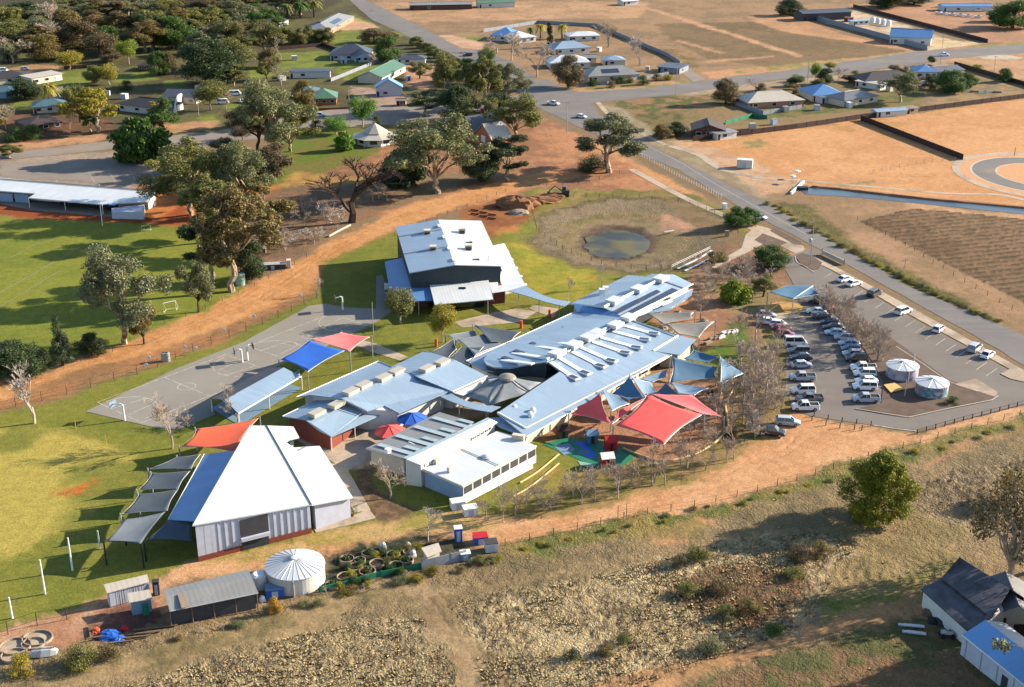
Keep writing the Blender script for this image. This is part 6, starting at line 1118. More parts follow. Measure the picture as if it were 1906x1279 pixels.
# ---------------- vehicles ----------------
def car_proto(kind):
    """length along +X (nose at +X), metres"""
    L, Wd, Hh, belt = {'sedan': (4.6, 1.8, 1.45, .92), 'wagon': (4.7, 1.85, 1.62, 1.0), 'hatch': (4.1, 1.75, 1.5, .95), 'suv': (4.8, 1.9, 1.8, 1.1), 'ute': (5.3, 1.9, 1.78, 1.08), 'van': (5.0, 1.95, 2.1, 1.15)}[kind]
    x0, x1 = -L/2, L/2
    cab = {'sedan': (-1.75, -1.1, .45, 1.15), 'wagon': (-2.2, -1.95, .45, 1.15), 'hatch': (-1.95, -1.6, .4, 1.1), 'suv': (-2.3, -2.1, .5, 1.15), 'ute': (-.75, -.55, .75, 1.4), 'van': (-2.4, -2.3, 1.3, 2.0)}[kind]
    root = bpy.data.objects.new(kind, None)
    def sect(mb, xs, prof):                      # loft of cross sections: (x, half width bottom, half width top, z0, z1)
        v = []; f = []
        for (x, wb, wt, z0, z1) in prof: v += [(x, -wb, z0), (x, -wb*1.0, (z0+z1)*.5), (x, -wt, z1-.05), (x, -wt*.9, z1), (x, wt*.9, z1), (x, wt, z1-.05), (x, wb, (z0+z1)*.5), (x, wb, z0)]
        n = len(prof)
        for i in range(n-1):
            for k in range(8): f.append((i*8+k, i*8+(k+1) % 8, (i+1)*8+(k+1) % 8, (i+1)*8+k))
        f += [tuple(range(8))[::-1], tuple(range((n-1)*8, n*8))]
        mb.add(v, f)
    h = Wd/2; body = MB()
    if kind == 'ute': pr = [(x0, h*.92, h*.9, .42, 1.02), (x0+.1, h, h*.97, .3, 1.04), (-1.0, h, h*.98, .28, 1.04), (-.75, h, h*.97, .28, belt), (1.2, h, h*.95, .28, belt), (x1-.3, h*.97, h*.88, .3, belt-.06), (x1-.02, h*.86, h*.78, .38, belt-.22)]
    else: pr = [(x0, h*.86, h*.8, .42, belt-.12), (x0+.18, h*.97, h*.9, .3, belt-.02), (cab[0]+.1, h, h*.95, .25, belt), (cab[3], h, h*.94, .25, belt), (x1-.45, h*.97, h*.86, .28, belt-.14), (x1-.08, h*.88, h*.74, .34, belt-.28), (x1, h*.8, h*.66, .42, belt-.36)]
    sect(body, None, pr)
    r = MB(); a, b, c, d = cab; body.add([(b, -h*.76, Hh-.06), (c, -h*.76, Hh-.06), (c, h*.76, Hh-.06), (b, h*.76, Hh-.06), (b+.1, -h*.68, Hh), (c-.1, -h*.68, Hh), (c-.1, h*.68, Hh), (b+.1, h*.68, Hh)], [(0, 1, 5, 4), (1, 2, 6, 5), (2, 3, 7, 6), (3, 0, 4, 7), (4, 5, 6, 7), (3, 2, 1, 0)])
    for sy in (-1, 1):
        for (xa, xb) in ((d, c), (a, b)): body.tube([(xa, sy*h*.93, belt-.02), (xb, sy*h*.75, Hh-.04)], .06, 4)
        xm = (b+c)/2; body.tube([(xm, sy*h*.935, belt-.02), (xm, sy*h*.755, Hh-.05)], .05, 4)
    if kind == 'ute':
        for sy in (-1, 1): body.box((-1.75, sy*h*.93, 1.12), (1.9, .1, .18))
        body.box((x0+.06, 0, 1.1), (.1, h*1.8, .2))
    def part(name, mb, mt, par=root, smooth=False):
        me = bpy.data.meshes.new(name); me.from_pydata([tuple(v) for v in mb.v], [], mb.f); me.materials.append(M[mt])
        o = bpy.data.objects.new(name, me); o.parent = par; return o
    parts = [part('body', body, 'car_paint')]
    gl = MB(); gl.add([(a, -h*.92, belt-.02), (d, -h*.92, belt-.02), (d, h*.92, belt-.02), (a, h*.92, belt-.02), (b, -h*.74, Hh-.06), (c, -h*.74, Hh-.06), (c, h*.74, Hh-.06), (b, h*.74, Hh-.06)], [(0, 1, 5, 4), (1, 2, 6, 5), (2, 3, 7, 6), (3, 0, 4, 7), (4, 5, 6, 7), (3, 2, 1, 0)])
    parts.append(part('windows', gl, 'glass_dark'))
    if kind == 'ute': tb = MB(); tb.box((-1.75, 0, 1.06), (1.8, h*1.7, .04)); parts.append(part('tray', tb, 'rubber'))
    wr = .36 if kind in ('suv', 'ute', 'van') else .32
    for sx in (x0+.9, x1-.92):
        for sy in (-1, 1):
            w = MB(); w.tube([(sx, sy*(h-.2), wr), (sx, sy*(h+.03), wr)], wr, 14); wo_ = part('wheel', w, 'rubber'); parts.append(wo_)
            q = MB(); q.tube([(sx, sy*(h-.1), wr), (sx, sy*(h+.045), wr)], wr*.58, 10); parts.append(part('rim', q, 'chrome', wo_))
    for sy in (-1, 1):
        q = MB(); q.box((x1-.1, sy*h*.68, belt-.36), (.16, .32, .14)); parts.append(part('headlight', q, 'lamp_clear'))
        q = MB(); q.box((x0+.06, sy*h*.76, belt-.2), (.14, .2, .2)); parts.append(part('tail_light', q, 'lamp_red'))
        q = MB(); q.box((d-.25, sy*(h+.1), belt+.05), (.12, .2, .12)); parts.append(part('mirror', q, 'black_steel'))
    q = MB(); q.box((x1-.06, 0, .42), (.14, h*1.5, .2)); q2 = part('bumper', q, 'black_steel'); parts.append(q2)
    return root
CARP = {k_: car_proto(k_) for k_ in ('sedan', 'wagon', 'hatch', 'suv', 'ute', 'van')}
CC = {'white': (238, 238, 236), 'silver': (176, 182, 190), 'grey': (105, 108, 112), 'dark': (48, 50, 56), 'black': (24, 25, 28), 'blue': (50, 88, 140), 'bluewhite': (170, 195, 220), 'red': (150, 28, 34), 'dkblue': (30, 48, 82)}
def car(kind, px, py, ang, col, label, group, dz=0.05):
    p = CARP[kind]; o = copy_tree(p); o.name = {'ute': 'utility', 'van': 'van'}.get(kind, 'parked_car'); c = G(px, py+1.5); o.location = (c.x, c.y, dz); o.rotation_euler = (0, 0, R(ang))
    tag(o, label, {'ute': 'utility', 'van': 'van'}.get(kind, 'car'), group); k = .8 if col == 'white' else .75; rgb = S(*CC[col], k); 
    for ch in o.children:
        if ch.name.startswith('body'): ch.color = (*rgb, 1)
    return o
GL, GM, GU = 'cars in the left row of the car park', 'cars in the middle row of the car park', 'cars spaced along the upper kerb of the car park'
for a_ in [('hatch', 1428, 589, -12, 'silver', 'silver hatchback at the top end of the left row by the twigs', GL), ('sedan', 1428, 601, -14, 'white', 'white sedan second from the top of the left row', GL), ('hatch', 1449, 606, -14, 'white', 'white hatchback just above the first red car', GL),
    ('sedan', 1454, 614, -10, 'red', 'upper of the two red cars in the left row', GL), ('hatch', 1461, 624, -10, 'red', 'lower of the two red cars in the left row', GL), ('van', 1480, 641, 0, 'white', 'white van directly below the red cars', GL),
    ('suv', 1486, 657, 178, 'grey', 'grey four wheel drive below the white van', GL), ('sedan', 1491, 668, 178, 'dark', 'dark sedan in the left row between grey and silver cars', GL), ('sedan', 1491, 682, 2, 'silver', 'silver sedan in the middle of the left row', GL),
    ('ute', 1493, 706, 178, 'silver', 'silver utility with open tray below the silver sedan', GL), ('suv', 1494, 730, 182, 'white', 'white four wheel drive near the bottom of the left row', GL), ('ute', 1506, 746, 180, 'grey', 'dark grey utility tray almost hidden by the last white utility', GL), ('ute', 1498, 761, 180, 'white', 'white dual cab utility at the bottom of the left row', GL),
    ('wagon', 1466, 789, -10, 'silver', 'silver station wagon parked on the orange dirt', 'cars on the dirt'), ('suv', 1437, 808, -18, 'black', 'black four wheel drive parked on the orange dirt', 'cars on the dirt'),
    ('suv', 1524, 563, 168, 'dark', 'dark car at the top of the middle row beside the blue sail', GM), ('sedan', 1519, 582, 168, 'white', 'white sedan near the top of the middle row', GM), ('hatch', 1538, 580, 168, 'red', 'dull red car at the top of the middle row beside the bare tree', GM), ('sedan', 1529, 592, 170, 'dark', 'dark sedan in the middle row touching the upper white sedan', GM),
    ('hatch', 1543, 603, 170, 'dkblue', 'navy hatchback in the upper middle row', GM), ('sedan', 1550, 612, 172, 'black', 'black sedan in the upper middle row', GM), ('sedan', 1554, 622, 172, 'bluewhite', 'pale blue sedan below the black sedan', GM), ('wagon', 1572, 631, 172, 'silver', 'silver wagon at the bend of the middle row', GM),
    ('sedan', 1580, 642, 174, 'bluewhite', 'pale blue-silver sedan in the middle row', GM), ('hatch', 1583, 652, 174, 'blue', 'blue hatchback in the middle row', GM), ('sedan', 1588, 661, 175, 'silver', 'silver sedan just above the black car in the middle row', GM), ('suv', 1594, 671, 176, 'black', 'black four wheel drive in the middle row', GM),
    ('ute', 1606, 688, 176, 'white', 'white utility directly below the black four wheel drive', GM), ('wagon', 1609, 698, 176, 'white', 'white wagon second below the black four wheel drive', GM), ('sedan', 1612, 712, 178, 'white', 'white sedan beside the timber seat of the tank island', GM), ('suv', 1609, 723, 176, 'white', 'white four wheel drive second from the bottom of the middle row', GM), ('ute', 1611, 746, 178, 'silver', 'silver utility at the bottom of the middle row', GM),
    ('sedan', 1572, 522, 35, 'white', 'white sedan, upper of the touching pair at the kerb', GU), ('sedan', 1589, 530, 35, 'white', 'white sedan, lower of the touching pair at the kerb', GU), ('suv', 1627, 549, 48, 'dark', 'dark grey wagon at the upper kerb', GU), ('suv', 1681, 582, 38, 'white', 'white four wheel drive alone in the middle of the upper kerb', GU), ('hatch', 1747, 615, 50, 'white', 'white hatchback alone at the upper kerb', GU),
    ('suv', 1814, 651, 50, 'silver', 'silver four wheel drive at the lower end of the upper kerb', GU), ('sedan', 1838, 663, 48, 'white', 'white sedan at the lower end of the upper kerb', GU),
    ('hatch', 1415, 406, -40, 'white', 'white car parked on the road verge beside the two dark trees', None), ('ute', 1030, 194, -35, 'white', 'white utility turning at the crossing', None), ('sedan', 1082, 218, -35, 'white', 'white sedan driving on the main road past the crossing', None),
    ('suv', 871, 103, 172, 'black', 'dark car crossing at the end of the back road', None), ('ute', 594, 216, 0, 'silver', 'silver utility parked below the green roofed house', None), ('ute', 1756, 103, 8, 'white', 'white utility on the cross road by the tall pole', None), ('van', 438, 176, 10, 'white', 'white caravan under the trees', None), ('van', 415, 192, 8, 'white', 'white van beside the round olive tree', None), ('sedan', 450, 190, -60, 'white', 'white car in the driveway beside the van', None),
    ('sedan', 1266, 246, 0, 'white', 'white car in the shade of the brown roofed house', None), ('hatch', 47, 129, 10, 'silver', 'silver car on the drive beside the cream house', None), ('van', 5, 133, 0, 'white', 'white van at the left edge on the drive', None)]: car(*a_)
# ---------------- houses of the town ----------------
def house(name, label, A, B, depth, roof='roof_grey', wall='cream_wall', kind='hip', ez=2.6, pitch=.38, cat='house', win=3, group=None, chimney=False, solar=False, garage=False, over=.5):
    a, b = G(A[0], A[1], ez), G(B[0], B[1], ez); d = (b-a); L = d.length; d.normalize(); n = Vector((-d.y, d.x, 0)); n = n if n.y > 0 else -n
    c_, e_ = b+n*depth, a+n*depth; t = thing(name, Vector((((a+c_)/2).x, ((a+c_)/2).y, 0)), label, cat, group)
    up = Vector((0, 0, min(L, depth)/2*pitch)); mb = MB(); hd = depth/2
    if kind == 'hip':
        if L >= depth: r0, r1 = a+d*hd+n*hd+up, b-d*hd+n*hd+up; F = [[a, b, r1, r0], [c_, e_, r0, r1], [b, c_, r1], [e_, a, r0]]
        else: hl = L/2; r0, r1 = a+d*hl+n*hl+up, e_+d*hl-n*hl+up; F = [[a, b, r0], [b, c_, r1, r0], [c_, e_, r1], [e_, a, r0, r1]]
    elif kind == 'gable': r0, r1 = a+n*hd+up, b+n*hd+up; F = [[a, b, r1, r0], [c_, e_, r0, r1]]
    elif kind == 'cross': r0, r1 = (a+b)/2+Vector((0, 0, L/2*pitch)), (c_+e_)/2+Vector((0, 0, L/2*pitch)); F = [[b, c_, r1, r0], [e_, a, r0, r1]]
    else: F = [[a, b, c_+up*.4, e_+up*.4]]; r0 = r1 = None
    for f_ in F: mb.slab(f_, .12, (0, 1))
    ro = mb.build('roof', roof, t)
    if r0 is not None and kind != 'flat': q = MB(); q.tube([r0+Vector((0, 0, .03)), r1+Vector((0, 0, .03))], .14, 5); q.build('ridge_cap', roof, ro)
    top = {'gable': [a, b, b+n*hd+up, c_, e_, a+n*hd+up], 'cross': [a, r0, b, c_, r1, e_]}.get(kind, [a, b, c_, e_])
    _, w = walls('wall', top, wall, t, over, .15)
    wa, wb = a+d*over+n*over, b-d*over+n*over; Lw = (wb-wa).length
    for i in range(win):
        s0 = Lw*(i+.28)/win; s1 = min(Lw-.2, s0+min(1.8, Lw/win*.5)); panel('window', wa, wb, s0, s1, .9, 2.0, 'glass_dark', t, .05, .08, frame='white_paint')
    panel('door', wa, wb, Lw*.02+.2, Lw*.02+1.1, .05, 2.05, 'dark_timber', t, .05, .08)
    wr, wr2 = b-d*over+n*over, c_-d*over-n*over; ls = (wr2-wr).length
    if ls > 3.4: panel('window', wr, wr2, ls*.3, ls*.3+1.4, .9, 2.0, 'glass_dark', t, .05, .08, frame='white_paint')
    if garage: panel('garage_door', wa, wb, Lw-3.4, Lw-.5, .05, 2.2, 'plastic_white', t, .09, .08)
    if chimney: q = MB(); p = a.lerp(c_, .4); q.box((p.x, p.y, ez+1.6), (.7, .7, 2.2)); q.build('chimney', 'red_brick', ro)
    if solar and r0 is not None:
        p0, p1 = a.lerp(r0, .3), a.lerp(r0, .75); q = MB(); s_ = d*(L*.22); u0 = a+d*L*.3+(r0-a-d*(r0-a).dot(d))*.25; v0 = (r0-a-d*(r0-a).dot(d))*.4; z_ = Vector((0, 0, .1)); q.slab([u0+z_, u0+d*L*.32+z_, u0+d*L*.32+v0+z_, u0+v0+z_], .06, (0, 1)); q.build('solar_panel', 'solar', ro)
    return t
HS = [
('house', 'green roofed house with red and white gable beside the orange drive', (712, 145), (757, 122), 12, 'roof_green', 'cream_wall', 'gable', 2.8, .4), ('shed', 'blue roofed grey shed on the street corner below the green roofed house', (697, 164), (750, 163), 7, 'roof_strong_blue', 'grey_clad', 'cross', 3.6, .6),
('house', 'green hip roofed house with brick wall behind the fluffy green tree', (577, 184), (628, 183), 13, 'roof_green', 'orange_brick', 'hip', 2.7, .5), ('house', 'teal roofed wing left of the green hip roofed house', (555, 172), (590, 172), 10, 'roof_teal', 'cream_wall', 'hip', 2.6, .35),
('garage', 'long low grey garage on the lawn behind the green roofs', (536, 134), (616, 133), 6, 'roof_slate', 'white_wall', 'flat', 2.9, .3), ('house', 'blue-grey gabled house facing the putting lawn', (612, 102), (690, 102), 16, 'roof_slate', 'grey_clad', 'hip', 2.7, .5), ('house', 'small blue-grey gable wing of the same garden house', (660, 106), (700, 104), 9, 'roof_slate', 'grey_clad', 'cross', 2.7, .45),
('carport', 'curved grey carport roof beside the hedge on the back road', (738, 110), (793, 110), 9, 'roof_slate', 'white_wall', 'hip', 2.5, .3), ('house', 'long pink brick house with solar panels on its grey roof beside the back road', (614, 56), (660, 30), 14, 'roof_grey', 'pink_brick', 'hip', 2.7, .35), ('house', 'low grey roofed wing among the trees left of the pink brick house', (566, 48), (612, 52), 10, 'roof_slate', 'pink_brick', 'hip', 2.6, .35),
('house', 'blue roofed house with white gables on the edge of the dry paddock', (910, 66), (960, 68), 15, 'roof_blue_and_shade', 'white_wall', 'hip', 2.7, .5), ('house', 'white roofed wing right of the blue roofed house', (955, 72), (1000, 68), 15, 'roof_white', 'white_wall', 'hip', 2.7, .35), ('house', 'long flat white roofed house behind the cypress', (1058, 68), (1118, 66), 12, 'roof_white', 'white_wall', 'hip', 2.7, .25),
('house', 'white and blue roofed house in the middle of the corner block', (1032, 92), (1100, 88), 13, 'roof_pale_sky_tint', 'white_wall', 'hip', 2.7, .4), ('house', 'white roofed house behind the dark brown tree on the corner block', (1022, 118), (1100, 116), 13, 'roof_white', 'white_wall', 'hip', 2.7, .4), ('shed', 'round fronted pale shed beside the corner block houses', (1124, 113), (1166, 112), 10, 'roof_pale_sky_tint', 'cream_wall', 'hip', 2.6, .3),
('house', 'grey hip roofed house with dark solar panels facing the cross road', (1094, 143), (1193, 138), 13, 'roof_grey', 'cream_wall', 'hip', 2.7, .5), ('shed', 'dark low shed at the right end of the corner block', (1222, 124), (1266, 128), 12, 'roof_slate', 'sheet_fence_grey', 'flat', 2.6, .1), ('shed', 'small grey roofed shed behind the grey hip roofed house', (1085, 108), (1112, 108), 7, 'roof_grey', 'cream_wall', 'gable', 2.3, .3),
('house', 'dark brown roofed house standing alone in a fenced yard', (1288, 243), (1352, 244), 12, 'roof_brown', 'brown_brick', 'cross', 2.6, .35), ('carport', 'grey carport beside the dark brown roofed house', (1335, 250), (1375, 245), 6, 'roof_grey', 'white_wall', 'flat', 2.4, .1),
('house', 'cream hip roofed house with blue gable among small trees', (1392, 192), (1500, 186), 14, 'roof_cream', 'pink_brick', 'hip', 2.6, .42), ('house', 'large blue roofed house with white ridges in the fenced strip', (1512, 178), (1575, 176), 16, 'roof_blue_and_shade', 'cream_wall', 'hip', 2.7, .42), ('house', 'grey tin roofed wing beside the large blue roofed house', (1572, 188), (1638, 178), 12, 'roof_old_tin', 'cream_wall', 'hip', 2.6, .35), ('carport', 'tin carport in front of the large blue roofed house', (1530, 182), (1566, 178), 8, 'roof_old_tin', 'grey_clad', 'flat', 2.6, .1),
('house', 'dark brown hip roofed house behind the grey gum', (1610, 152), (1715, 146), 15, 'roof_dark', 'brown_brick', 'hip', 2.6, .35), ('carport', 'cream carport roof attached before the dark brown hip roofed house', (1590, 150), (1640, 158), 6, 'roof_cream', 'white_wall', 'flat', 2.5, .1), ('house', 'pale gabled house with blue front near the tall white pole', (1706, 134), (1748, 134), 12, 'roof_blue_and_shade', 'white_wall', 'hip', 2.8, .45), ('house', 'white tin roofed extension right of the pale gabled house', (1748, 134), (1798, 130), 12, 'roof_old_tin', 'white_wall', 'gable', 2.8, .2),
('shed', 'light grey flat shed against the brown fence', (1633, 209), (1692, 205), 6, 'roof_pale_sky_tint', 'white_wall', 'gable', 2.2, .2), ('shed', 'brownish small shed right of the light grey flat shed', (1688, 203), (1713, 201), 5, 'roof_tan', 'cream_wall', 'flat', 2.2, .1), ('hangar', 'large blue round backed workshop roof in the storage yard', (1655, 68), (1735, 72), 16, 'roof_blue_and_shade', 'white_wall', 'gable', 3.6, .4), ('shed', 'long dark grey shed at the top of the storage yard', (1495, 26), (1587, 22), 12, 'roof_slate', 'shutter_dark', 'gable', 4.2, .2), ('shelter', 'small pale open roof in the storage yard', (1588, 40), (1620, 38), 5, 'roof_pale_sky_tint', 'white_wall', 'flat', 2.4, .1),
('house', 'long dark roofed house with white front wall and three windows', (212, 193), (300, 203), 14, 'roof_dark', 'white_wall', 'hip', 2.7, .3), ('house', 'grey tin roofed house among dark trees right of the long dark roof', (300, 180), (366, 182), 14, 'roof_slate', 'cream_wall', 'gable', 2.7, .3), ('house', 'brown roofed low house on the red verge at the left', (52, 236), (120, 226), 14, 'roof_brown', 'brown_brick', 'hip', 2.4, .3),
('house', 'cream walled modern house with flat white roofs beside the lawn', (58, 146), (118, 136), 9, 'roof_cream', 'cream_wall', 'flat', 3.0, .15), ('house', 'dark roofed house behind the cream walled one at the left edge', (-20, 148), (56, 142), 12, 'roof_dark', 'cream_wall', 'hip', 2.6, .35), ('house', 'pale blue roofed house at the left edge below the drive', (-40, 172), (28, 172), 10, 'roof_teal', 'blue_clad_and_shade', 'hip', 2.6, .35), ('house', 'pale green walled house behind the fan palm', (58, 200), (126, 196), 10, 'roof_teal', 'cream_wall', 'hip', 2.6, .4), ('shed', 'small teal shed right of the fan palm', (112, 184), (140, 180), 6, 'roof_teal', 'blue_clad_and_shade', 'gable', 2.4, .4),
('house', 'small brown roofed house behind the back lawn', (254, 122), (284, 123), 11, 'roof_brown', 'brown_brick', 'hip', 2.5, .35), ('house', 'pale roofed house at the upper left edge', (-20, 44), (22, 42), 14, 'roof_cream', 'white_wall', 'hip', 2.6, .35), ('house', 'pink roofed house half hidden in the upper left trees', (34, 70), (62, 68), 12, 'roof_tan', 'cream_wall', 'hip', 2.6, .35), ('house', 'grey roofed house in a clearing of the upper left wood', (122, 56), (160, 54), 12, 'roof_slate', 'cream_wall', 'hip', 2.6, .35), ('house', 'grey roofed house at the top edge beyond the wood', (415, 30), (450, 32), 12, 'roof_old_tin', 'cream_wall', 'hip', 2.6, .3), ('house', 'grey tin roofed house right of the wood near the palms', (480, 40), (520, 42), 12, 'roof_old_tin', 'white_wall', 'hip', 2.6, .35), ('shed', 'long shed with brown wall at the top edge beyond the dry paddock', (762, 10), (880, 8), 10, 'roof_grey', 'brown_brick', 'gable', 3, .2), ('shed', 'green roofed shed at the top edge beyond the back road', (890, 6), (960, 4), 10, 'roof_green', 'white_wall', 'gable', 3, .2),
('shed', 'grey roofed shelter under gums above the clubhouse', (400, 286), (445, 290), 9, 'roof_old_tin', 'grey_clad', 'hip', 2.5, .35), ('house', 'pink walled small house on the street between green roof and corner', (735, 188), (757, 188), 4, 'roof_tan', 'pink_brick', 'gable', 2.2, .3), ('shed', 'bluish long shed behind the boats at the top right', (1755, 12), (1850, 12), 10, 'roof_blue_and_shade', 'white_wall', 'gable', 3, .2), ('shed', 'dark roofed shed at the top edge right of the back road', (1160, 3), (1190, 1), 8, 'roof_white', 'white_wall', 'gable', 2.6, .2)]
for a_ in HS: house(*a_, **({'solar': True} if ('solar' in a_[1]) else {}), **({'garage': True} if 'modern' in a_[1] else {}), **({'win': 1} if a_[0] in ('shed', 'carport', 'garage') else {}))
# white curved gable, church, octagonal hall
t = thing('church', G(888, 262), 'brick church with steep grey and white roofs under the gums beside the crossing', 'church'); 
a, b = G(872, 262), G(912, 272)
for A_, B_, dp, ez_, pt, rf, wl in (((846, 236), (884, 248), 13, 3.4, .75, 'roof_slate', 'orange_brick'), ((880, 250), (916, 262), 9, 3.0, .8, 'roof_cream', 'orange_brick')):
    p, q = G(*A_, ez_), G(*B_, ez_); d = (q-p).normalized(); nn = Vector((-d.y, d.x, 0)); L = (q-p).length; r0, r1 = p.lerp(q, .5)+Vector((0, 0, L/2*pt)), p.lerp(q, .5)+nn*dp+Vector((0, 0, L/2*pt))
    mb = MB(); mb.slab([q, q+nn*dp, r1, r0], .15, (0, 1)); mb.slab([p+nn*dp, p, r0, r1], .15, (0, 1)); mb.build('roof', rf, t); walls('wall', [p, r0, q, q+nn*dp, r1, p+nn*dp], wl, t, .4, .2)
    panel('window', p+nn*.4, q+nn*.4, L*.4, L*.6, 1.4, 3.6, 'plastic_white', t, .05, .1)
mb = MB(); p = G(897, 215, 5); mb.box((p.x, p.y, 5.5), (.8, .8, 4)); mb.build('chimney', 'red_brick', t)
t = thing('octagonal_hall', G(698, 268), 'octagonal hall with low skirt roof and steep pale pyramid roof on the park lawn', 'hall'); c_ = G(699, 266); N8 = [(math.cos(math.pi/8+i*math.pi/4), math.sin(math.pi/8+i*math.pi/4)) for i in range(8)]
mb = MB(); v = [(c_.x+x*8.6, c_.y+y*8.6, 2.6) for x, y in N8]+[(c_.x+x*4.6, c_.y+y*4.6, 3.7) for x, y in N8]+[(c_.x+x*4.6, c_.y+y*4.6, 4.1) for x, y in N8]+[(c_.x, c_.y, 7.2)]
mb.add(v, [(i, (i+1) % 8, 8+(i+1) % 8, 8+i) for i in range(8)]+[(8+i, 8+(i+1) % 8, 16+(i+1) % 8, 16+i) for i in range(8)]+[(16+i, 16+(i+1) % 8, 24) for i in range(8)]+[tuple(range(7, -1, -1))]); mb.build('roof', 'roof_cream', t)
mb = MB(); mb.prism([(c_.x+x*6.6, c_.y+y*6.6) for x, y in N8], -.2, 2.6); mb.build('wall', 'white_wall', t)
for i in range(8): post(t, Vector((c_.x+N8[i][0]*8.3, c_.y+N8[i][1]*8.3, 2.6)), .1, 'white_paint'); a, b = N8[i-1], N8[i]; panel('window', (c_.x+a[0]*6.6, c_.y+a[1]*6.6), (c_.x+b[0]*6.6, c_.y+b[1]*6.6), .25, .75, .8, 2.1, 'glass_dark', t, .05, .08)
t = thing('curved_gable_wall', G(333, 212), 'curved white gable wall standing beside the long dark roofed house', 'wall'); p, q = G(325, 213), G(342, 190); d = (q-p); L = d.length; d.normalize(); nn = Vector((-d.y, d.x, 0)); mb = MB(); pr = [(0, 0), (L, 0), (L, 2.5), (L*.85, 4.3), (L*.55, 5.0), (L*.25, 4.0), (0, 1.2)]
v = [p+d*s+Vector((0, 0, z)) for s, z in pr]; v += [x+nn*.4 for x in v]; n_ = len(pr); mb.add(v, [tuple(range(n_)), tuple(range(2*n_-1, n_-1, -1))]+[(i, n_+i, n_+(i+1) % n_, (i+1) % n_) for i in range(n_)]); mb.build('gable', 'white_wall', t); panel('window', p, q, .2, .35, 1.4, 2.2, 'glass_dark', t, .1, .1)
# workshop details, containers
def crate(name, label, px, py, size, material, rot=0.0, cat='box', lid=None, group=None, details=True):
    c = G(px, py); t = thing(name, c, label, cat, group); mb = MB(); mb.box((c.x, c.y, size[2]/2+.05), size, rot); mb.build('body', material, t)
    if details:
        mb = MB(); mb.box((c.x, c.y, size[2]+.09), (size[0]+.12, size[1]+.12, .08), rot); mb.build('roof', lid or material, t)
        dv = Vector((math.cos(rot), math.sin(rot), 0)); nv = Vector((-dv.y, dv.x, 0)); p = c-nv*(size[1]/2+.03); mb = MB(); mb.box((p.x, p.y, size[2]*.45), (min(.9, size[0]*.5), .05, size[2]*.8), rot); mb.build('door', 'grey_clad' if material != 'grey_clad' else 'dark_clad', t)
    return t
crate('site_container', 'white site container alone on the orange building lot', 1386, 312, (5.0, 2.6, 2.7), 'white_wall', -.25, 'container')
YD = 'white tanks in the storage yard'
for i in range(4):
    c = G(1624+i*9.8, 42+i*2.2); t = thing('storage_tank', c, 'small white dome ended tank in the line inside the storage yard', 'tank', YD); mb = MB(); mb.lathe(c, [(1.5, 0), (1.5, 2.4), (1.1, 3.0), (.2, 3.3)], 14); mb.build('shell', 'plastic_white', t); q = MB(); q.lathe(c+Vector((0, 0, 3.25)), [(.35, 0), (.3, .2)], 8); q.build('lid', 'dark_clad', t)
for i, (x, y, cl, l) in enumerate(((1535, 30, 'cream_wall', 'cream marquee roof in the storage yard'), (1560, 34, 'foil', 'silver covered stack in the storage yard'), (1580, 40, 'red_brick', 'rust coloured stack in the storage yard'), (1700, 78, 'red_brick', 'rusty skip before the blue workshop'), (1722, 76, 'dark_clad', 'dark trailer frame beside the blue workshop'))): crate('covered_stack', l, x, y, (9 if i == 0 else 5, 4, 2.2), cl, -.35, 'stack')
for i in range(12):
    x, y = 1745+(i % 6)*15+random.uniform(-3, 3), 14+(i//6)*12+(i % 6)*1.5; c = G(x, y); t = thing('boat', c, 'small white boat or float in the pile before the top right trees', 'boat', 'boats piled at the top right'); mb = MB(); L = 4.5
    v = [(c.x+sx*L*.5*k, c.y+sy*w, z) for sx, k, w in ((-1, 1, .8), (0, 1, 1.1), (1, .8, .7)) for sy in (-1, 1) for z in (.3, 1.3)]; mb.add(v, [(0, 1, 5, 4), (4, 5, 9, 8), (2, 6, 7, 3), (6, 10, 11, 7), (1, 3, 7, 5), (5, 7, 11, 9), (0, 4, 6, 2), (4, 8, 10, 6), (0, 2, 3, 1), (8, 9, 11, 10)]); mb.build('hull', 'plastic_white', t); q = MB(); q.box((c.x, c.y, 1.5), (1.2, .9, .4)); q.build('cabin', 'dark_clad', t)
for i in range(5):
    c = G(1800+i*14, 170+((i*7) % 5)); t = thing('dinghy', c, 'upturned dinghy in the pile on the bare yard', 'boat', 'upturned boats on the yard'); mb = MB(); mb.add([(c.x-1.9, c.y-.7, .1), (c.x-1.9, c.y+.7, .1), (c.x+1.9, c.y+.3, .1), (c.x+1.9, c.y-.3, .1), (c.x-1.6, c.y, .8), (c.x+1.5, c.y, .6)], [(0, 3, 5, 4), (1, 4, 5, 2), (0, 4, 1), (2, 5, 3), (0, 1, 2, 3)]); mb.build('hull', ('foil', 'dark_clad', 'tank_green')[i % 3], t)
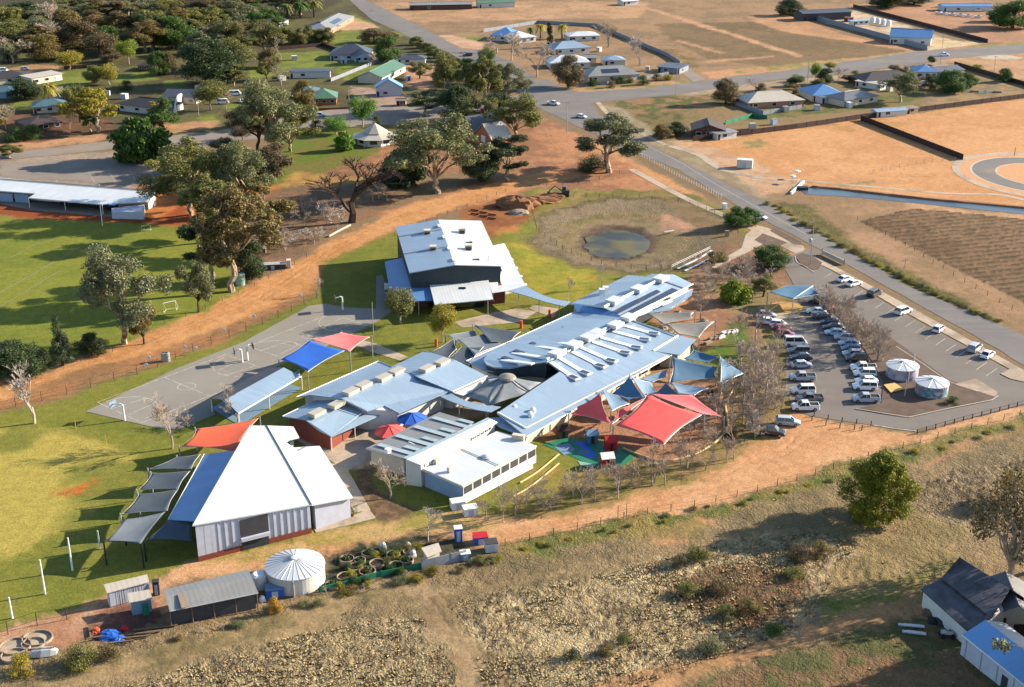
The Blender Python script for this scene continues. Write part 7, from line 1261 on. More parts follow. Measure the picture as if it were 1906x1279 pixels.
# ---------------- fences ----------------
def fence(label, pxs, h, material, th=.12, name='sheet_fence', posts=None, wp=None, cap=True):
    p = [G(x, y) for x, y in pxs]; t = thing(name, p[0], label, 'fence'); mb = MB(); L = 0
    for i in range(len(p)-1):
        a, b = p[i], p[i+1]; d = b-a; mb.box((a+b)/2+Vector((0, 0, h/2-.15)), (d.length, th, h+.3), math.atan2(d.y, d.x))
    mb.build('panel', material, t); tot = sum((p[i+1]-p[i]).length for i in range(len(p)-1)); step = max(4.8, tot/60)
    for q in along(p, step): r = MB(); r.box((q.x, q.y, h/2+.04), (.16, .16, h+.16)); r.build('post', material, t)
    return t
def along(p, step):
    out = []; acc = 0
    for i in range(len(p)-1):
        a, b = p[i], p[i+1]; L = (b-a).length; s = acc
        while s <= L: out.append(a.lerp(b, s/L)); s += step
        acc = s-L
    return out
def wire(label, pxs, h, step=4.0, name='wire_fence', pm='dark_timber', pr=.06, rails=(.5, 1.0), rr=.012, group=None):
    p = [G(x, y) for x, y in pxs]; t = thing(name, p[0], label, 'fence', group); tot = sum((p[i+1]-p[i]).length for i in range(len(p)-1)); step = max(step, tot/70)
    for q in along(p, step): r = MB(); r.tube([(q.x, q.y, -.3), (q.x, q.y, h)], pr, 5); r.build('post', pm, t)
    mb = MB()
    for k in rails:
        for i in range(len(p)-1): mb.tube([p[i]+Vector((0, 0, h*k*.98)), p[i+1]+Vector((0, 0, h*k*.98))], rr, 3, False)
    mb.build('wire', pm if rr > .03 else 'black_steel', t); return t
fence('long dark brown fence between the houses and the orange lots', [(1290, 263), (1400, 250), (1480, 240), (1600, 222), (1906, 183), (2300, 130)], 1.9, 'sheet_fence_brown'); fence('dark brown fence running down into the orange lot', [(1602, 224), (1792, 298)], 2.0, 'sheet_fence_brown'); fence('dark brown fence at the far right behind the green trees', [(1776, 122), (1906, 160), (2200, 245)], 1.9, 'sheet_fence_brown')
fence('blue-grey fence along the paddock side of the storage yard', [(1468, 24), (1725, 94)], 2.6, 'sheet_fence_grey'); fence('rusty brown fence along the far side of the storage yard', [(1588, 14), (1838, 80)], 2.0, 'sheet_fence_brown'); fence('low cream fence at the road end of the storage yard', [(1726, 94), (1790, 86)], 1.0, 'cream_wall')
fence('grey metal fence before the grey hip roofed house', [(1064, 160), (1130, 158), (1245, 140)], 1.5, 'sheet_fence_grey'); fence('grey fence beside the cream hip roofed house', [(1368, 196), (1420, 214), (1492, 202)], 1.6, 'sheet_fence_grey'); fence('dark fence behind the corner block on the paddock side', [(900, 60), (1000, 44), (1110, 50), (1240, 104), (1265, 120)], 1.8, 'sheet_fence_grey')
fence('dark fence around the putting lawn', [(490, 96), (600, 86), (640, 100)], 1.7, 'sheet_fence_brown'); fence('brown fence beside the back lawn', [(120, 130), (180, 126), (182, 140)], 1.7, 'sheet_fence_brown'); fence('grey fence beside the green roofed houses', [(616, 152), (700, 118), (740, 112)], 1.5, 'sheet_fence_grey'); fence('brick front fence under the green hip roofed house', [(576, 206), (650, 203)], .8, 'red_brick')
fence('teal shade cloth fence behind the brown roofed house', [(1350, 232), (1400, 218), (1428, 222)], 1.5, 'plastic_green')
W_ = 'thin wire fence with dark timber posts '
wire(W_+'along the bottom of the orange track', [(940, 1016), (1090, 982), (1180, 962), (1290, 945), (1400, 918), (1500, 890), (1640, 845), (1906, 772), (2300, 660)], 1.3, 4.2); wire(W_+'around the left boundary of the school', [(-60, 790), (0, 766), (122, 735), (280, 690), (360, 655), (440, 625), (520, 592), (604, 548)], 2.0, 5, rails=(.3, .65, 1.0), rr=.02)
wire(W_+'beside the goal posts at the bottom left', [(-40, 1200), (20, 1180), (62, 1166), (110, 1158), (156, 1145)], 2.2, 4.0, rails=(.4, 1.0), rr=.03); wire(W_+'below the sports field', [(210, 655), (300, 605), (372, 580), (480, 530), (590, 470)], 1.2, 6); wire('low wire fence round the pond lawn', [(1000, 375), (1080, 366), (1180, 368), (1280, 378), (1360, 410), (1375, 438)], 1.2, 4); wire('low wire fence on the near side of the pond', [(990, 395), (1000, 430), (1050, 465), (1120, 492), (1200, 502), (1250, 498)], 1.2, 4)
wire('wire fence along the vineyard track', [(1596, 410), (1680, 455), (1760, 505), (1906, 590)], 1.2, 5); wire('wire gate and fence crossing the orange lot end', [(1625, 322), (1700, 308), (1740, 300), (1790, 300)], 1.4, 4, pm='steel_post'); wire('wire fence on the dirt above the gym', [(735, 440), (860, 388), (960, 350), (1080, 345), (1160, 322)], 1.2, 5)
wire('dark timber post and rail fence along the lower edge of the car park', [(1707, 808), (1730, 801), (1800, 782), (1906, 754), (2000, 728)], 1.0, 2.35, 'rail_fence', pr=.1, rails=(.9,), rr=.06); wire('white safety rail on the canal headwall', [(1476, 352), (1490, 338), (1512, 346)], 1.0, 2, 'safety_rail', 'steel_post', .05, (.5, 1.0), .04); wire('tall mesh gate frame on the orange track', [(1150, 966), (1174, 960)], 2.4, 1.6, 'mesh_gate', 'black_steel', .05, (.05, .3, .6, 1.0), .02)
wire('white railing ramp at the entrance garden', [(1250, 500), (1322, 465)], .9, 3, 'ramp_rail', 'white_paint', .05, (.55, 1.0), .05)
BG_ = 'timber bollards at the bottom of the car park'
for i, (x, y) in enumerate([(1511, 783), (1537, 792), (1563, 797), (1590, 800), (1604, 801), (1541, 781), (1567, 786), (1594, 789), (1621, 793), (1515, 775)]):
    c = G(x, y); t = thing('bollard', c, 'dark timber bollard on the orange dirt at the bottom of the car park', 'bollard', BG_); mb = MB(); mb.tube([(c.x, c.y, -.2), (c.x, c.y, .95)], .1, 7); mb.build('post', 'dark_timber', t); mb = MB(); mb.tube([(c.x, c.y, .9), (c.x, c.y, 1.0)], .12, 7); mb.build('cap', 'black_steel', t)
for i in range(38):
    t_ = i/37; x, y = 1172+t_*170, 277+t_*90+4*math.sin(t_*3); c = G(x, y); o = MB(); o.tube([(c.x, c.y, -.2), (c.x, c.y, 1.1)], .09, 6); q = o.build('road_bollard', 'plastic_white'); tag(q, 'slim white bollard in the line along the left side of the main road', 'bollard', 'white bollards along the main road')
# ---------------- poles, goals, hoops ----------------
def pole(px, py, ty, label, arm=True, material='steel_post', r=.14, name='power_pole', cat='pole', lamp=False):
    b = G(px, py); z = ztop(px, py, ty); t = thing(name, b, label, cat); mb = MB(); mb.tube([(b.x, b.y, -.3), (b.x, b.y, z)], [r, r*.65], 8); mb.build('post', material, t)
    if arm: mb = MB(); mb.box((b.x, b.y-.1, z-.6), (2.2, .12, .14), .5); mb.build('crossarm', 'timber', t)
    if lamp: mb = MB(); mb.tube([(b.x, b.y, z), (b.x+1.4, b.y+.3, z+.2)], .05, 5); a = mb.build('arm', material, t); mb = MB(); mb.box((b.x+1.6, b.y+.35, z+.18), (.7, .3, .12), .2); mb.build('lamp', 'lamp_clear', a)
for a_ in [(1508, 494, 410, 'concrete power pole with transformer at the car park entrance'), (1258, 177, 118, 'white street light pole beside the cross road'), (1055, 247, 188, 'pale power pole beside the main road near the crossing'), (977, 188, 140, 'power pole at the left corner of the crossing'), (652, 237, 163, 'tall power pole beside the fluffy green tree'), (811, 174, 148, 'power pole on the street corner left of the gum clump'),
    (884, 138, 104, 'power pole at the end of the back road'), (675, 185, 168, 'short pole beside the blue roofed shed'), (1503, 150, 100, 'steel lattice power pole beside the lime tree'), (1750, 120, 62, 'tall white pole beside the pale gabled house'), (1850, 132, 103, 'slim pole on the far right lot'), (1684, 498, 480, 'short timber pole in the verge by the vineyard'), (692, 32, 18, 'street pole beside the back road'), (370, 216, 186, 'timber power pole among the caravans')]: pole(*a_, lamp='light' in a_[3])
b = G(1508, 494); mb = MB(); mb.lathe(Vector((b.x-.5, b.y-.3, 6.2)), [(.4, 0), (.42, .9), (.2, 1.1)], 10); o = mb.build('transformer', 'steel_post', bpy.data.objects['power_pole'])
pole(191, 420, 378, 'white light mast in front of the clubhouse', False, 'plastic_white', .16, 'light_mast'); pole(695, 622, 562, 'slim light mast between court and gym', False, 'steel_post', .1, 'light_mast')
for x, y, ty, l in ((84, 1106, 1042, 'white goal post, second from the left on the lawn'), (23, 1151, 1112, 'white goal post furthest left on the lawn'), (135, 1062, 1001, 'grey goal post beside the sail shadows'), (186, 1022, 988, 'short post under the frontmost sail')): pole(x, y, ty, l, False, 'plastic_white', .17, 'goal_post', 'post')
for x, y, ty, l in ((141, 797, 781, 'thin yellow marker post left of the court'), (198, 828, 810, 'thin yellow marker post nearer the bare tree')): pole(x, y, ty, l, False, 'plastic_yellow', .08, 'marker_post', 'post')
def hoop(px, py, ty, dx, dy, label, bm):
    b = G(px, py); z = ztop(px, py, ty); t = thing('basketball_hoop', b, label, 'hoop'); e = Vector((b.x+dx, b.y+dy, z-.2)); mb = MB(); mb.tube([(b.x, b.y, -.2), (b.x, b.y, z)], [.24, .16], 8); mb.build('post', 'plastic_white', t)
    mb = MB(); mb.tube([(b.x, b.y, z), (b.x+dx*.3, b.y+dy*.3, z+.15), e], .14, 6); mb.build('arm', 'plastic_white', t); r = math.atan2(dy, dx)+math.pi/2; mb = MB(); mb.box(e, (1.9, .06, 1.2), r); bd = mb.build('backboard', bm, t)
    mb = MB(); cx, cy = e.x+dx*.2, e.y+dy*.2; n_ = 14; mb.tube([(cx+.25*math.cos(i*2*math.pi/n_), cy+.25*math.sin(i*2*math.pi/n_), e.z-.4) for i in range(n_+1)], .03, 4, False); mb.build('ring', 'plastic_orange', bd)
hoop(232, 783, 754, -2.2, .9, 'basketball hoop with pale board at the near left end of the court', 'sail_sky'); hoop(461, 671, 644, 1.2, .5, 'basketball hoop with black board facing right in mid court', 'black_steel'); hoop(451, 675, 651, -1.4, -.5, 'basketball hoop with black board facing left in mid court', 'black_steel'); hoop(638, 577, 553, -1.6, -.4, 'basketball hoop in the shade of the gym', 'sail_sand')
def frame_goal(label, pts, material, r=.08, back=None, name='goal'):
    t = thing(name, G(pts[0][0], pts[0][1]), label, 'goal'); a, b = G(*pts[0]), G(*pts[1]); h = pts[2]; mb = MB(); mb.tube([a, a+Vector((0, 0, h)), b+Vector((0, 0, h)), b], r, 6); mb.build('frame', material, t)
    if back: n = Vector(back); q = MB(); q.tube([a, a+n, b+n, b], r*.6, 4); q.tube([a+n, a+Vector((0, 0, h))], r*.5, 4); q.tube([b+n, b+Vector((0, 0, h))], r*.5, 4); q.build('back_frame', material, t)
frame_goal('white soccer goal between the large gum and the small clear stemmed gum', ((305, 582), (328, 577), 2.3), 'plastic_white', .08, (0, 2, 0)); frame_goal('yellow steel frame beside the long grey shed', ((334, 1160), (376, 1152), 1.7), 'plastic_yellow', .1)
frame_goal('small white goal in the tree shade of the sports field', ((264, 431), (280, 429), 1.6), 'plastic_white', .05, (0, 1.2, 0))
# ---------------- tanks ----------------
def tank(px, py, r, h, roof, label, wall='tank_wall', ribs=24, rise=.9, pipe=True):
    c = G(px, py); t = thing('water_tank', c, label, 'water tank'); mb = MB(); mb.lathe(c, [(r, -.2), (r, h)], 48); mb.build('shell', wall, t)
    mb = MB(); mb.lathe(c, [(r+.12, h-.05), (r+.12, h+.06), (r*.12, h+rise), (.02, h+rise+.05)], 48); ro = mb.build('roof', roof, t)
    for i in range(ribs): a = 2*math.pi*i/ribs; q = MB(); q.tube([(c.x+math.cos(a)*r*.1, c.y+math.sin(a)*r*.1, h+rise+.02), (c.x+math.cos(a)*(r+.1), c.y+math.sin(a)*(r+.1), h+.08)], .045, 4); q.build('rib', 'steel_post', ro)
    q = MB(); q.lathe(c+Vector((0, 0, h+rise)), [(.55 if r > 4 else .3, 0), (.5 if r > 4 else .25, .2), (.1, .3)], 14); q.build('cap', 'plastic_white', ro)
    if pipe: q = MB(); q.tube([(c.x+.1*r, c.y-r-.15, -.2), (c.x+.1*r, c.y-r-.15, h)], .16, 6); q.build('pipe', 'steel_post', t)
    return t
mat('tank_wall', S(222, 214, 205, .62), .7, .1, .6)
def mural(name, cols, s):
    m, nt, b = nodes(name); p = wpos(nt); c = cols[0]
    for k, q in enumerate(cols[1:]): c = mix_rgb(nt, ramp(nt, noise(nt, s*(1+.3*k), 2, .5, p), .5-.02*k, .56), c, q)
    nt.links.new(c, b.inputs['Base Color']); b.inputs['Roughness'].default_value = .8
mural('mural_teal', (S(130, 180, 180, .5), S(205, 120, 130, .5), S(228, 208, 205, .55), S(110, 150, 170, .5)), .9); mural('mural_grey', (S(190, 185, 200, .5), S(150, 150, 180, .5), S(215, 205, 215, .55)), .7)
tank(551, 1080, 4.35, 2.7, 'roof_white', 'large round concrete water tank with ribbed white roof below the hall', rise=1.1, ribs=30); tank(1733, 732, 3.15, 2.4, 'roof_white', 'lower painted round tank with teal and pink mural in the car park island', 'mural_teal', 12, .7, False); tank(1678, 700, 3.2, 2.4, 'roof_white', 'upper painted round tank with pale mural in the car park island', 'mural_grey', 12, .7)
c = G(448, 530); t = thing('water_tank', c, 'small green plastic tank beside the pale twin-trunked gum', 'water tank'); mb = MB(); mb.lathe(c, [(1.2, -.1), (1.2, 2.7), (.9, 3.0), (.1, 3.15)], 20); mb.build('shell', 'tank_green', t); mb = MB(); mb.lathe(c+Vector((0, 0, 3.1)), [(.3, 0), (.25, .12)], 10); mb.build('lid', 'black_steel', t)
for x, y, l in ((306, 672, 'left of two grey drums beside the court fence'), (312, 672, 'right of two grey drums beside the court fence')):
    c = G(x, y); t = thing('drum', c, l, 'drum'); mb = MB(); mb.lathe(c, [(.6, -.1), (.6, 1.8), (.5, 1.9)], 12); mb.build('body', 'steel_post', t); mb = MB(); mb.lathe(c+Vector((0, 0, 1.9)), [(.3, 0), (.25, .1)], 8); mb.build('lid', 'dark_clad', t)
for i, (x, y) in enumerate(((418, 625), (365, 659), (345, 657), (278, 676), (273, 690), (473, 598), (560, 560))):
    c = G(x, y); mb = MB(); mb.tube([(c.x, c.y-.02, 1.3), (c.x, c.y+.03, 1.3)], .42, 14); o = mb.build('round_sign', 'plastic_white'); tag(o, 'round white disc sign hung on the court boundary fence', 'sign', 'round signs on the court fence')
# ---------------- sheds at the bottom left ----------------
def gabled(name, label, roofpts, roofm, wallm, wallpts, inset=.3, cat='shed', e=(0, 1)):
    t = thing(name, center([W3(p) for p in wallpts]), label, cat)
    for q in roofpts: roofpoly(t, q, roofm, .12, e)
    wallpoly(t, wallpts, wallm, inset); return t
sh = gabled('shed', 'white shed with vertically ribbed front beside the sails', [[(193, 1088, 2.9), (274, 1069, 2.9), (278, 1083, 2.6), (199, 1104, 2.6)]], 'roof_cream', 'white_wall', [(194, 1088, 2.8), (274, 1070, 2.8), (279, 1083, 2.5), (199, 1104, 2.5)], .15)
a, b = W3((199, 1104, 0)), W3((279, 1083, 0)); a = G(202, 1131); b = G(281, 1109); L = (b-a).length
for i in range(18): panel('wall_rib', a, b, L*i/18+.05, L*i/18+.25, .1, 2.5, 'grey_clad', sh, .12, .08)
sh = gabled('shed', 'small pale blue shed with cream roof and dark door', [[(237, 1104, 2.7), (278, 1097, 2.7), (284, 1114, 2.4), (240, 1122, 2.4)]], 'roof_cream', 'blue_clad_and_shade', [(238, 1106, 2.6), (279, 1100, 2.6), (284, 1114, 2.3), (241, 1122, 2.3)], .2); a, b = G(241, 1152), G(288, 1143); panel('door', a, b, .55, .8, .1, 2.0, 'plastic_green', sh, .1, .1)
sh = gabled('shed', 'long grey shed with one pale roof panel and open dark front', [[(304, 1098, 3.4), (462, 1060, 3.4), (468, 1073, 4.0), (308, 1110, 4.0)], [(308, 1110, 4.0), (468, 1073, 4.0), (481, 1104, 2.9), (316, 1138, 2.9)]], 'roof_grey', 'shutter_dark', [(306, 1099, 3.3), (462, 1062, 3.3), (468, 1073, 3.9), (480, 1103, 2.8), (317, 1137, 2.8), (308, 1110, 3.9)], .35)  # solid dark walls stand in for the shade inside the open front
roofpoly(sh, [(330, 1106, 4.08), (342, 1103, 4.08), (351, 1128, 3.2), (338, 1132, 3.2)], 'roof_tan', .06, (0, 1), 'roof_panel'); gutter(sh, (316, 1138, 2.9), (481, 1104, 2.9), 'steel_post', .2)
for i in range(5): post(sh, W3((316+i*40.5, 1137-i*8.2, 2.8)), .08, 'timber')
c = G(484, 1092); mb = MB(); mb.lathe(c, [(1.2, -.1), (1.2, 2.1), (.8, 2.3)], 20); o = mb.build('white_tank', 'plastic_white'); tag(o, 'white round tank against the right end of the long grey shed', 'tank')
crate('cabinet', 'blue cabinet with pale lid beside the large round tank', 512, 1108, (2.6, 1.9, 1.4), 'plastic_blue', .2, 'cabinet', 'sail_sky'); crate('toilet_cubicle', 'blue portable toilet with white roof behind the garden shed', 853, 1006, (1.2, 1.2, 2.3), 'plastic_blue', .15, 'toilet', 'plastic_white')
t = crate('play_bin', 'open blue skip with a red lid leaning on it', 894, 1009, (2.2, 1.8, 1.2), 'plastic_blue', .2, 'bin', 'plastic_red'); crate('kennel', 'small white hutch with dark roof at the end of the garden', 914, 1024, (1.9, 1.7, 1.5), 'white_wall', .2, 'hutch', 'shutter_dark')
sh = gabled('garden_shed', 'garden shed with tilted white roof beside the planting rings', [[(784, 1020, 2.8), (816, 1010, 2.8), (822, 1026, 2.3), (795, 1037, 2.3)]], 'roof_cream', 'cream_wall', [(785, 1021, 2.7), (815, 1012, 2.7), (821, 1026, 2.2), (795, 1036, 2.2)], .2); a, b = G(795, 1056), G(822, 1046); panel('door', a, b, .3, .6, .1, 1.9, 'timber', sh, .1, .1)
t = fence('pale sheet screen along the bottom of the garden', [(785, 1060), (812, 1054), (855, 1044), (868, 1040)], 1.6, 'sheet_fence_grey', name='garden_screen'); fence('green shade cloth screen along the bottom of the planting rings', [(596, 1102), (640, 1092), (700, 1075), (785, 1058)], .9, 'plastic_green', name='cloth_screen')
crate('pale_box', 'pale blue box at the end of the garden screen', 866, 1040, (1.5, 1.3, 1.1), 'sail_sky', .2, 'box', 'plastic_white')
PR = 'round planting rings of the kitchen garden'
for i, (x, y, r_, g_) in enumerate(((646, 1044, 1.15, 1), (661, 1059, 1.15, 0), (642, 1077, 1.2, 0), (686, 1033, 1.1, 1), (702, 1052, 1.2, 0), (684, 1067, 1.3, 2), (732, 1036, 1.1, 1), (737, 1056, 1.15, 2), (757, 1046, 1.1, 1), (618, 1092, 1.0, 1), (762, 1030, 1.0, 0), (670, 1046, .9, 2))):
    c = G(x, y); t = thing('planting_ring', c, 'round pale planter ring in the fenced kitchen garden', 'planter', PR); n_ = 24; mb = MB(); v = []
    for rr, zz in ((r_, -.05), (r_, .5), (r_*.88, .5), (r_*.88, .3)): v += [(c.x+rr*math.cos(2*math.pi*k/n_), c.y+rr*math.sin(2*math.pi*k/n_), zz) for k in range(n_)]
    mb.add(v, [(q*n_+k, q*n_+(k+1) % n_, (q+1)*n_+(k+1) % n_, (q+1)*n_+k) for q in range(3) for k in range(n_)]); mb.build('ring', 'stone', t); q = MB(); q.lathe(c, [(r_*.88, .25), (r_*.4, .36), (.02, .38)], 16); q.build('soil', 'black_soil', t)
    if g_: V_, Q_ = leaves([(0, 0, .5, r_*.62, .6)], 160, .28, 500+i); me = np_mesh('plants', V_, Q_, 'leaf'); pl = bpy.data.objects.new('plants', me); link(pl); pl.parent = t; pl.color = (*S(70, 100, 50, .6), 1)
for i, (x, y, r_) in enumerate(((29, 1205, 2.2), (70, 1190, 2.1), (27, 1222, 1.8), (62, 1200, 1.6))):
    c = G(x, y); t = thing('sandpit_ring', c, 'round sandy ring bed at the bottom left corner', 'sandpit', 'ring beds at the bottom left'); n_ = 28; mb = MB(); v = []
    for rr, zz in ((r_, -.05), (r_, .35), (r_*.92, .35), (r_*.92, .08)): v += [(c.x+rr*math.cos(2*math.pi*k/n_), c.y+rr*.9*math.sin(2*math.pi*k/n_), zz) for k in range(n_)]
    mb.add(v, [(q*n_+k, q*n_+(k+1) % n_, (q+1)*n_+(k+1) % n_, (q+1)*n_+k) for q in range(3) for k in range(n_)]); mb.build('edge', 'stone', t); q = MB(); q.lathe(c, [(r_*.9, .03), (.02, .1)], 16); q.build('sand', 'concrete', t)
c = G(80, 1218); t = thing('boat', c, 'upturned grey-white dinghy beside the ring beds', 'boat', None); mb = MB(); v = []
for k, (x, w, z) in enumerate(((-1.9, .2, .3), (-1.3, .75, .75), (0, .95, .95), (1.2, .8, .85), (1.9, .55, .6))): v += [(c.x+x, c.y-w+x*.15, .12), (c.x+x, c.y-w*.5+x*.15, z), (c.x+x, c.y+w*.5+x*.15, z), (c.x+x, c.y+w+x*.15, .12)]
mb.add(v, [(k*4+j, k*4+j+1, k*4+j+5, k*4+j+4) for k in range(4) for j in range(3)]+[(0, 1, 2, 3), (19, 18, 17, 16)]); mb.build('hull', 'foil', t); q = MB(); q.box((c.x, c.y, .95), (3.2, .06, .1), .15); q.build('keel', 'dark_clad', t)
def lump(name, label, px, py, rx, ry, h, material, cat, seed, n=14, noisy=.25):
    c = G(px, py); r = random.Random(seed); v = []; rings_ = 6
    for i in range(rings_+1):
        f = i/rings_; rr = math.cos(f*math.pi/2)**.8
        for k in range(n): a = 2*math.pi*k/n; j = 1+r.uniform(-noisy, noisy); v.append((c.x+rx*rr*j*math.cos(a), c.y+ry*rr*j*math.sin(a), -.1+h*math.sin(f*math.pi/2)*(1+r.uniform(-noisy, noisy)*.5)))
    mb = MB(); mb.add(v, [(i*n+k, i*n+(k+1) % n, (i+1)*n+(k+1) % n, (i+1)*n+k) for i in range(rings_) for k in range(n)]+[tuple(range(rings_*n, rings_*n+n))]); o = mb.build(name, material); return tag(o, label, cat)
lump('tarpaulin', 'crumpled bright blue tarpaulin on the rubbish at the yard', 205, 1184, 1.6, 1.2, .8, 'plastic_blue', 'tarpaulin', 1); lump('tarpaulin', 'lower fold of blue tarpaulin hanging over the yard edge', 222, 1192, .9, 1.1, .6, 'plastic_blue', 'tarpaulin', 2); lump('canopy_bag', 'small bright red bag in the dark yard', 232, 1172, .55, .5, .7, 'plastic_red', 'bag', 3); lump('canopy_bag', 'small orange bag beside the timber boards', 179, 1176, .6, .6, .7, 'plastic_orange', 'bag', 4)
for i, (x, y, ln, a_) in enumerate(((168, 1178, 3.2, -1.2), (262, 1182, 5.5, .2), (290, 1172, 6, .22), (250, 1190, 4.5, .18), (185, 1190, 3, .3), (225, 1200, 3.5, .2))):
    c = G(x, y); mb = MB(); mb.box((c.x, c.y, .25+.05*i), (ln, .28, .12), a_); mb.box((c.x+.2, c.y+.3, .2), (ln*.8, .2, .12), a_+.05); tag(mb.build('timber_boards', 'timber'), 'loose weathered boards dumped around the yard of the small sheds', 'boards', 'boards in the shed yard')
crate('gas_cabinet', 'dark upright cabinet between the ribbed shed and the long grey shed', 292, 1106, (.9, .9, 2.2), 'dark_clad', .2, 'cabinet'); lump('white_bag', 'white sack beside the long grey shed end', 488, 1118, .5, .5, .9, 'plastic_white', 'sack', 6)
for i, (x, y, l) in enumerate(((713, 1022, 'pale hooded bin behind the planting rings'), (760, 1022, 'grey-white sack nearer the garden shed'), (768, 1036, 'white post shaped sack before the garden shed'))): lump('sack', l, x, y, .6, .55, 1.3, 'foil', 'sack', 30+i, 10, .12)
# ---------------- tin shed and blue shed at the lower right ----------------
A, B = G(1790, 1182, 3.05), G(1906, 1275, 3.05); d = (B-A).normalized(); L = 30; Rg, C2 = G(1831, 1152, 4.5), G(1868, 1156, 3.05); t = thing('shed', G(1850, 1220), 'long shed with bright blue roof slope at the lower right corner', 'shed')
up_ = Rg-A; nrm = up_-d*up_.dot(d); R0 = A+Vector((nrm.x, nrm.y, 1.45)); R1 = R0+d*L; B1 = A+d*L; C0 = R0+Vector((nrm.x, nrm.y, -1.45)); C1 = C0+d*L
roofpoly(t, [A, B1, R1, R0], 'roof_strong_blue', .15, (0, 1), world_pts=True); roofpoly(t, [R0, R1, C1, C0], 'roof_white', .15, (0, 1), world_pts=True); walls('wall', [A, B1, R1, C1, C0, R0], 'grey_clad', t, .12, .15); mb = MB(); mb.tube([A+Vector((0, 0, -.02)), B1], .1, 5); mb.build('gutter', 'white_paint', t)  # left slope blue for shade, right slope white for sun, both in colour
panel('door', A, B1, 8, 9, .1, 2.1, 'dark_clad', t, -.02, .1)
for i in range(9): panel('wall_seam', A, B1, 1+i*3, 1.06+i*3, .0, 2.9, 'steel_post', t, -.05, .06)
t = thing('tin_shed', G(1790, 1130), 'old dark tin shed with patched sagging roof beside the large thin tree', 'shed')
P1 = [(1713, 1096, 2.9), (1752, 1077, 3.9), (1846, 1150, 3.9), (1800, 1174, 2.9)]; P2 = [(1752, 1076, 4.2), (1786, 1037, 5.6), (1880, 1096, 5.6), (1846, 1150, 4.2)]
mat('tin_patched', S(112, 112, 120, .4), .6, .3, .6, .2, .3, S(66, 54, 50, .45), .35)
roofpoly(t, P1, 'tin_patched', .12); roofpoly(t, P2, 'tin_patched', .12); roofpoly(t, [(1786, 1037, 5.6), (1828, 1064, 3.9), (1915, 1118, 3.9), (1880, 1096, 5.6)], 'tin_patched', .12)
wallpoly(t, [(1714, 1097, 2.8), (1752, 1078, 3.8), (1786, 1040, 5.2), (1826, 1066, 3.7), (1900, 1120, 3.7), (1846, 1150, 3.7), (1800, 1173, 2.8)], 'white_wall', .3)
a, b = G(1722, 1128), G(1800, 1196); L = (b-a).length; panel('door', a, b, L*.45, L*.62, .1, 2.3, 'glass_dark', t, .1, .1); panel('opening_shade', a, b, L*.66, L*.95, .1, 2.4, 'black_steel', t, .1, .1)  # black panel stands in for the shaded inside of the doorway
gs = house('shed', 'pale gable fronted shed between the tin shed and the blue roof', (1853, 1142), (1935, 1148), 9, 'roof_old_tin', 'cream_wall', 'cross', 3.0, .5, 'shed', 0); a, b = G(1870, 1190), G(1930, 1192); panel('opening_shade', a, b, .2, .9, .1, 2.6, 'black_steel', gs, .1, .1)  # black panel painted in place of the dark shed interior
for i, (x, y, ln, a_) in enumerate(((1696, 1168, 3.6, -.15), (1701, 1181, 3.2, -.2))): c = G(x, y); mb = MB(); mb.box((c.x, c.y, .3), (ln, .5, .2), a_); mb.box((c.x+.3, c.y+.4, .2), (ln*.7, .2, .14), a_); tag(mb.build('iron_sheets', 'foil'), ('upper stack of pale iron sheets left of the tin shed', 'lower stack of pale iron sheets left of the tin shed')[i], 'sheets')
c = G(1762, 1186); t = thing('quad_bike', c, 'grey quad bike parked against the tin shed', 'quad bike')
for dx in (-.7, .7):
    for dy in (-.45, .45): mb = MB(); mb.tube([(c.x+dx, c.y+dy-.12, .35), (c.x+dx, c.y+dy+.12, .35)], .35, 12); mb.build('wheel', 'rubber', t)
mb = MB(); mb.box((c.x, c.y, .7), (1.7, .5, .35), -.1); mb.box((c.x-.5, c.y, .95), (.7, .8, .1), -.1); mb.build('body', 'foil', t); mb = MB(); mb.tube([(c.x+.3, c.y-.4, 1.15), (c.x+.4, c.y, 1.05), (c.x+.3, c.y+.4, 1.15)], .03, 5); mb.build('handlebar', 'black_steel', t)
for i, (x, y) in enumerate(((1735, 1130), (1745, 1145), (1728, 1142), (1750, 1160), (1738, 1158), (1775, 1180))): lump('scrap_heap', 'dark scrap heap in the shade beside the tin shed', x, y, .9, .8, .7, ('dark_clad', 'black_steel', 'timber')[i % 3], 'scrap', 40+i, 9, .4)['group'] = 'scrap beside the tin shed'
# ---------------- playground, garden and earthworks ----------------
def cubby(label, px, py, wallm, roofm, s=1.6, h=1.9):
    c = G(px, py); t = thing('play_house', c, label, 'play house'); mb = MB(); mb.box((c.x, c.y, h/2), (s, s, h), .2); mb.build('wall', wallm, t); z = Vector((0, 0, 1)); d = Vector((math.cos(.2), math.sin(.2), 0)); n = Vector((-d.y, d.x, 0)); e = s*.62
    b = Vector((c.x, c.y, h)); mb = MB(); mb.slab([b-d*e-n*e, b+d*e-n*e, b+d*e+z*.8, b-d*e+z*.8], .08, (0, 1)); mb.slab([b-d*e+z*.8, b+d*e+z*.8, b+d*e+n*e, b-d*e+n*e], .08, (0, 1)); mb.build('roof', roofm, t); q = MB(); p = c-n*(s/2+.03); q.box((p.x, p.y, .8), (.6, .06, 1.4), .2); q.build('door', 'dark_timber', t)
cubby('red play house beside the post of the big red sail', 1136, 836, 'plastic_red', 'plastic_red', 1.9); cubby('red and white striped play house at the edge of the play surface', 1129, 866, 'plastic_red', 'plastic_white', 2.0, 1.8); cubby('blue and white play house on the green play surface', 1101, 822, 'sail_steel', 'sail_sky', 1.9, 1.7); cubby('brown play hut near the corner of the long building', 1047, 812, 'timber', 'dark_timber', 1.8, 1.5)
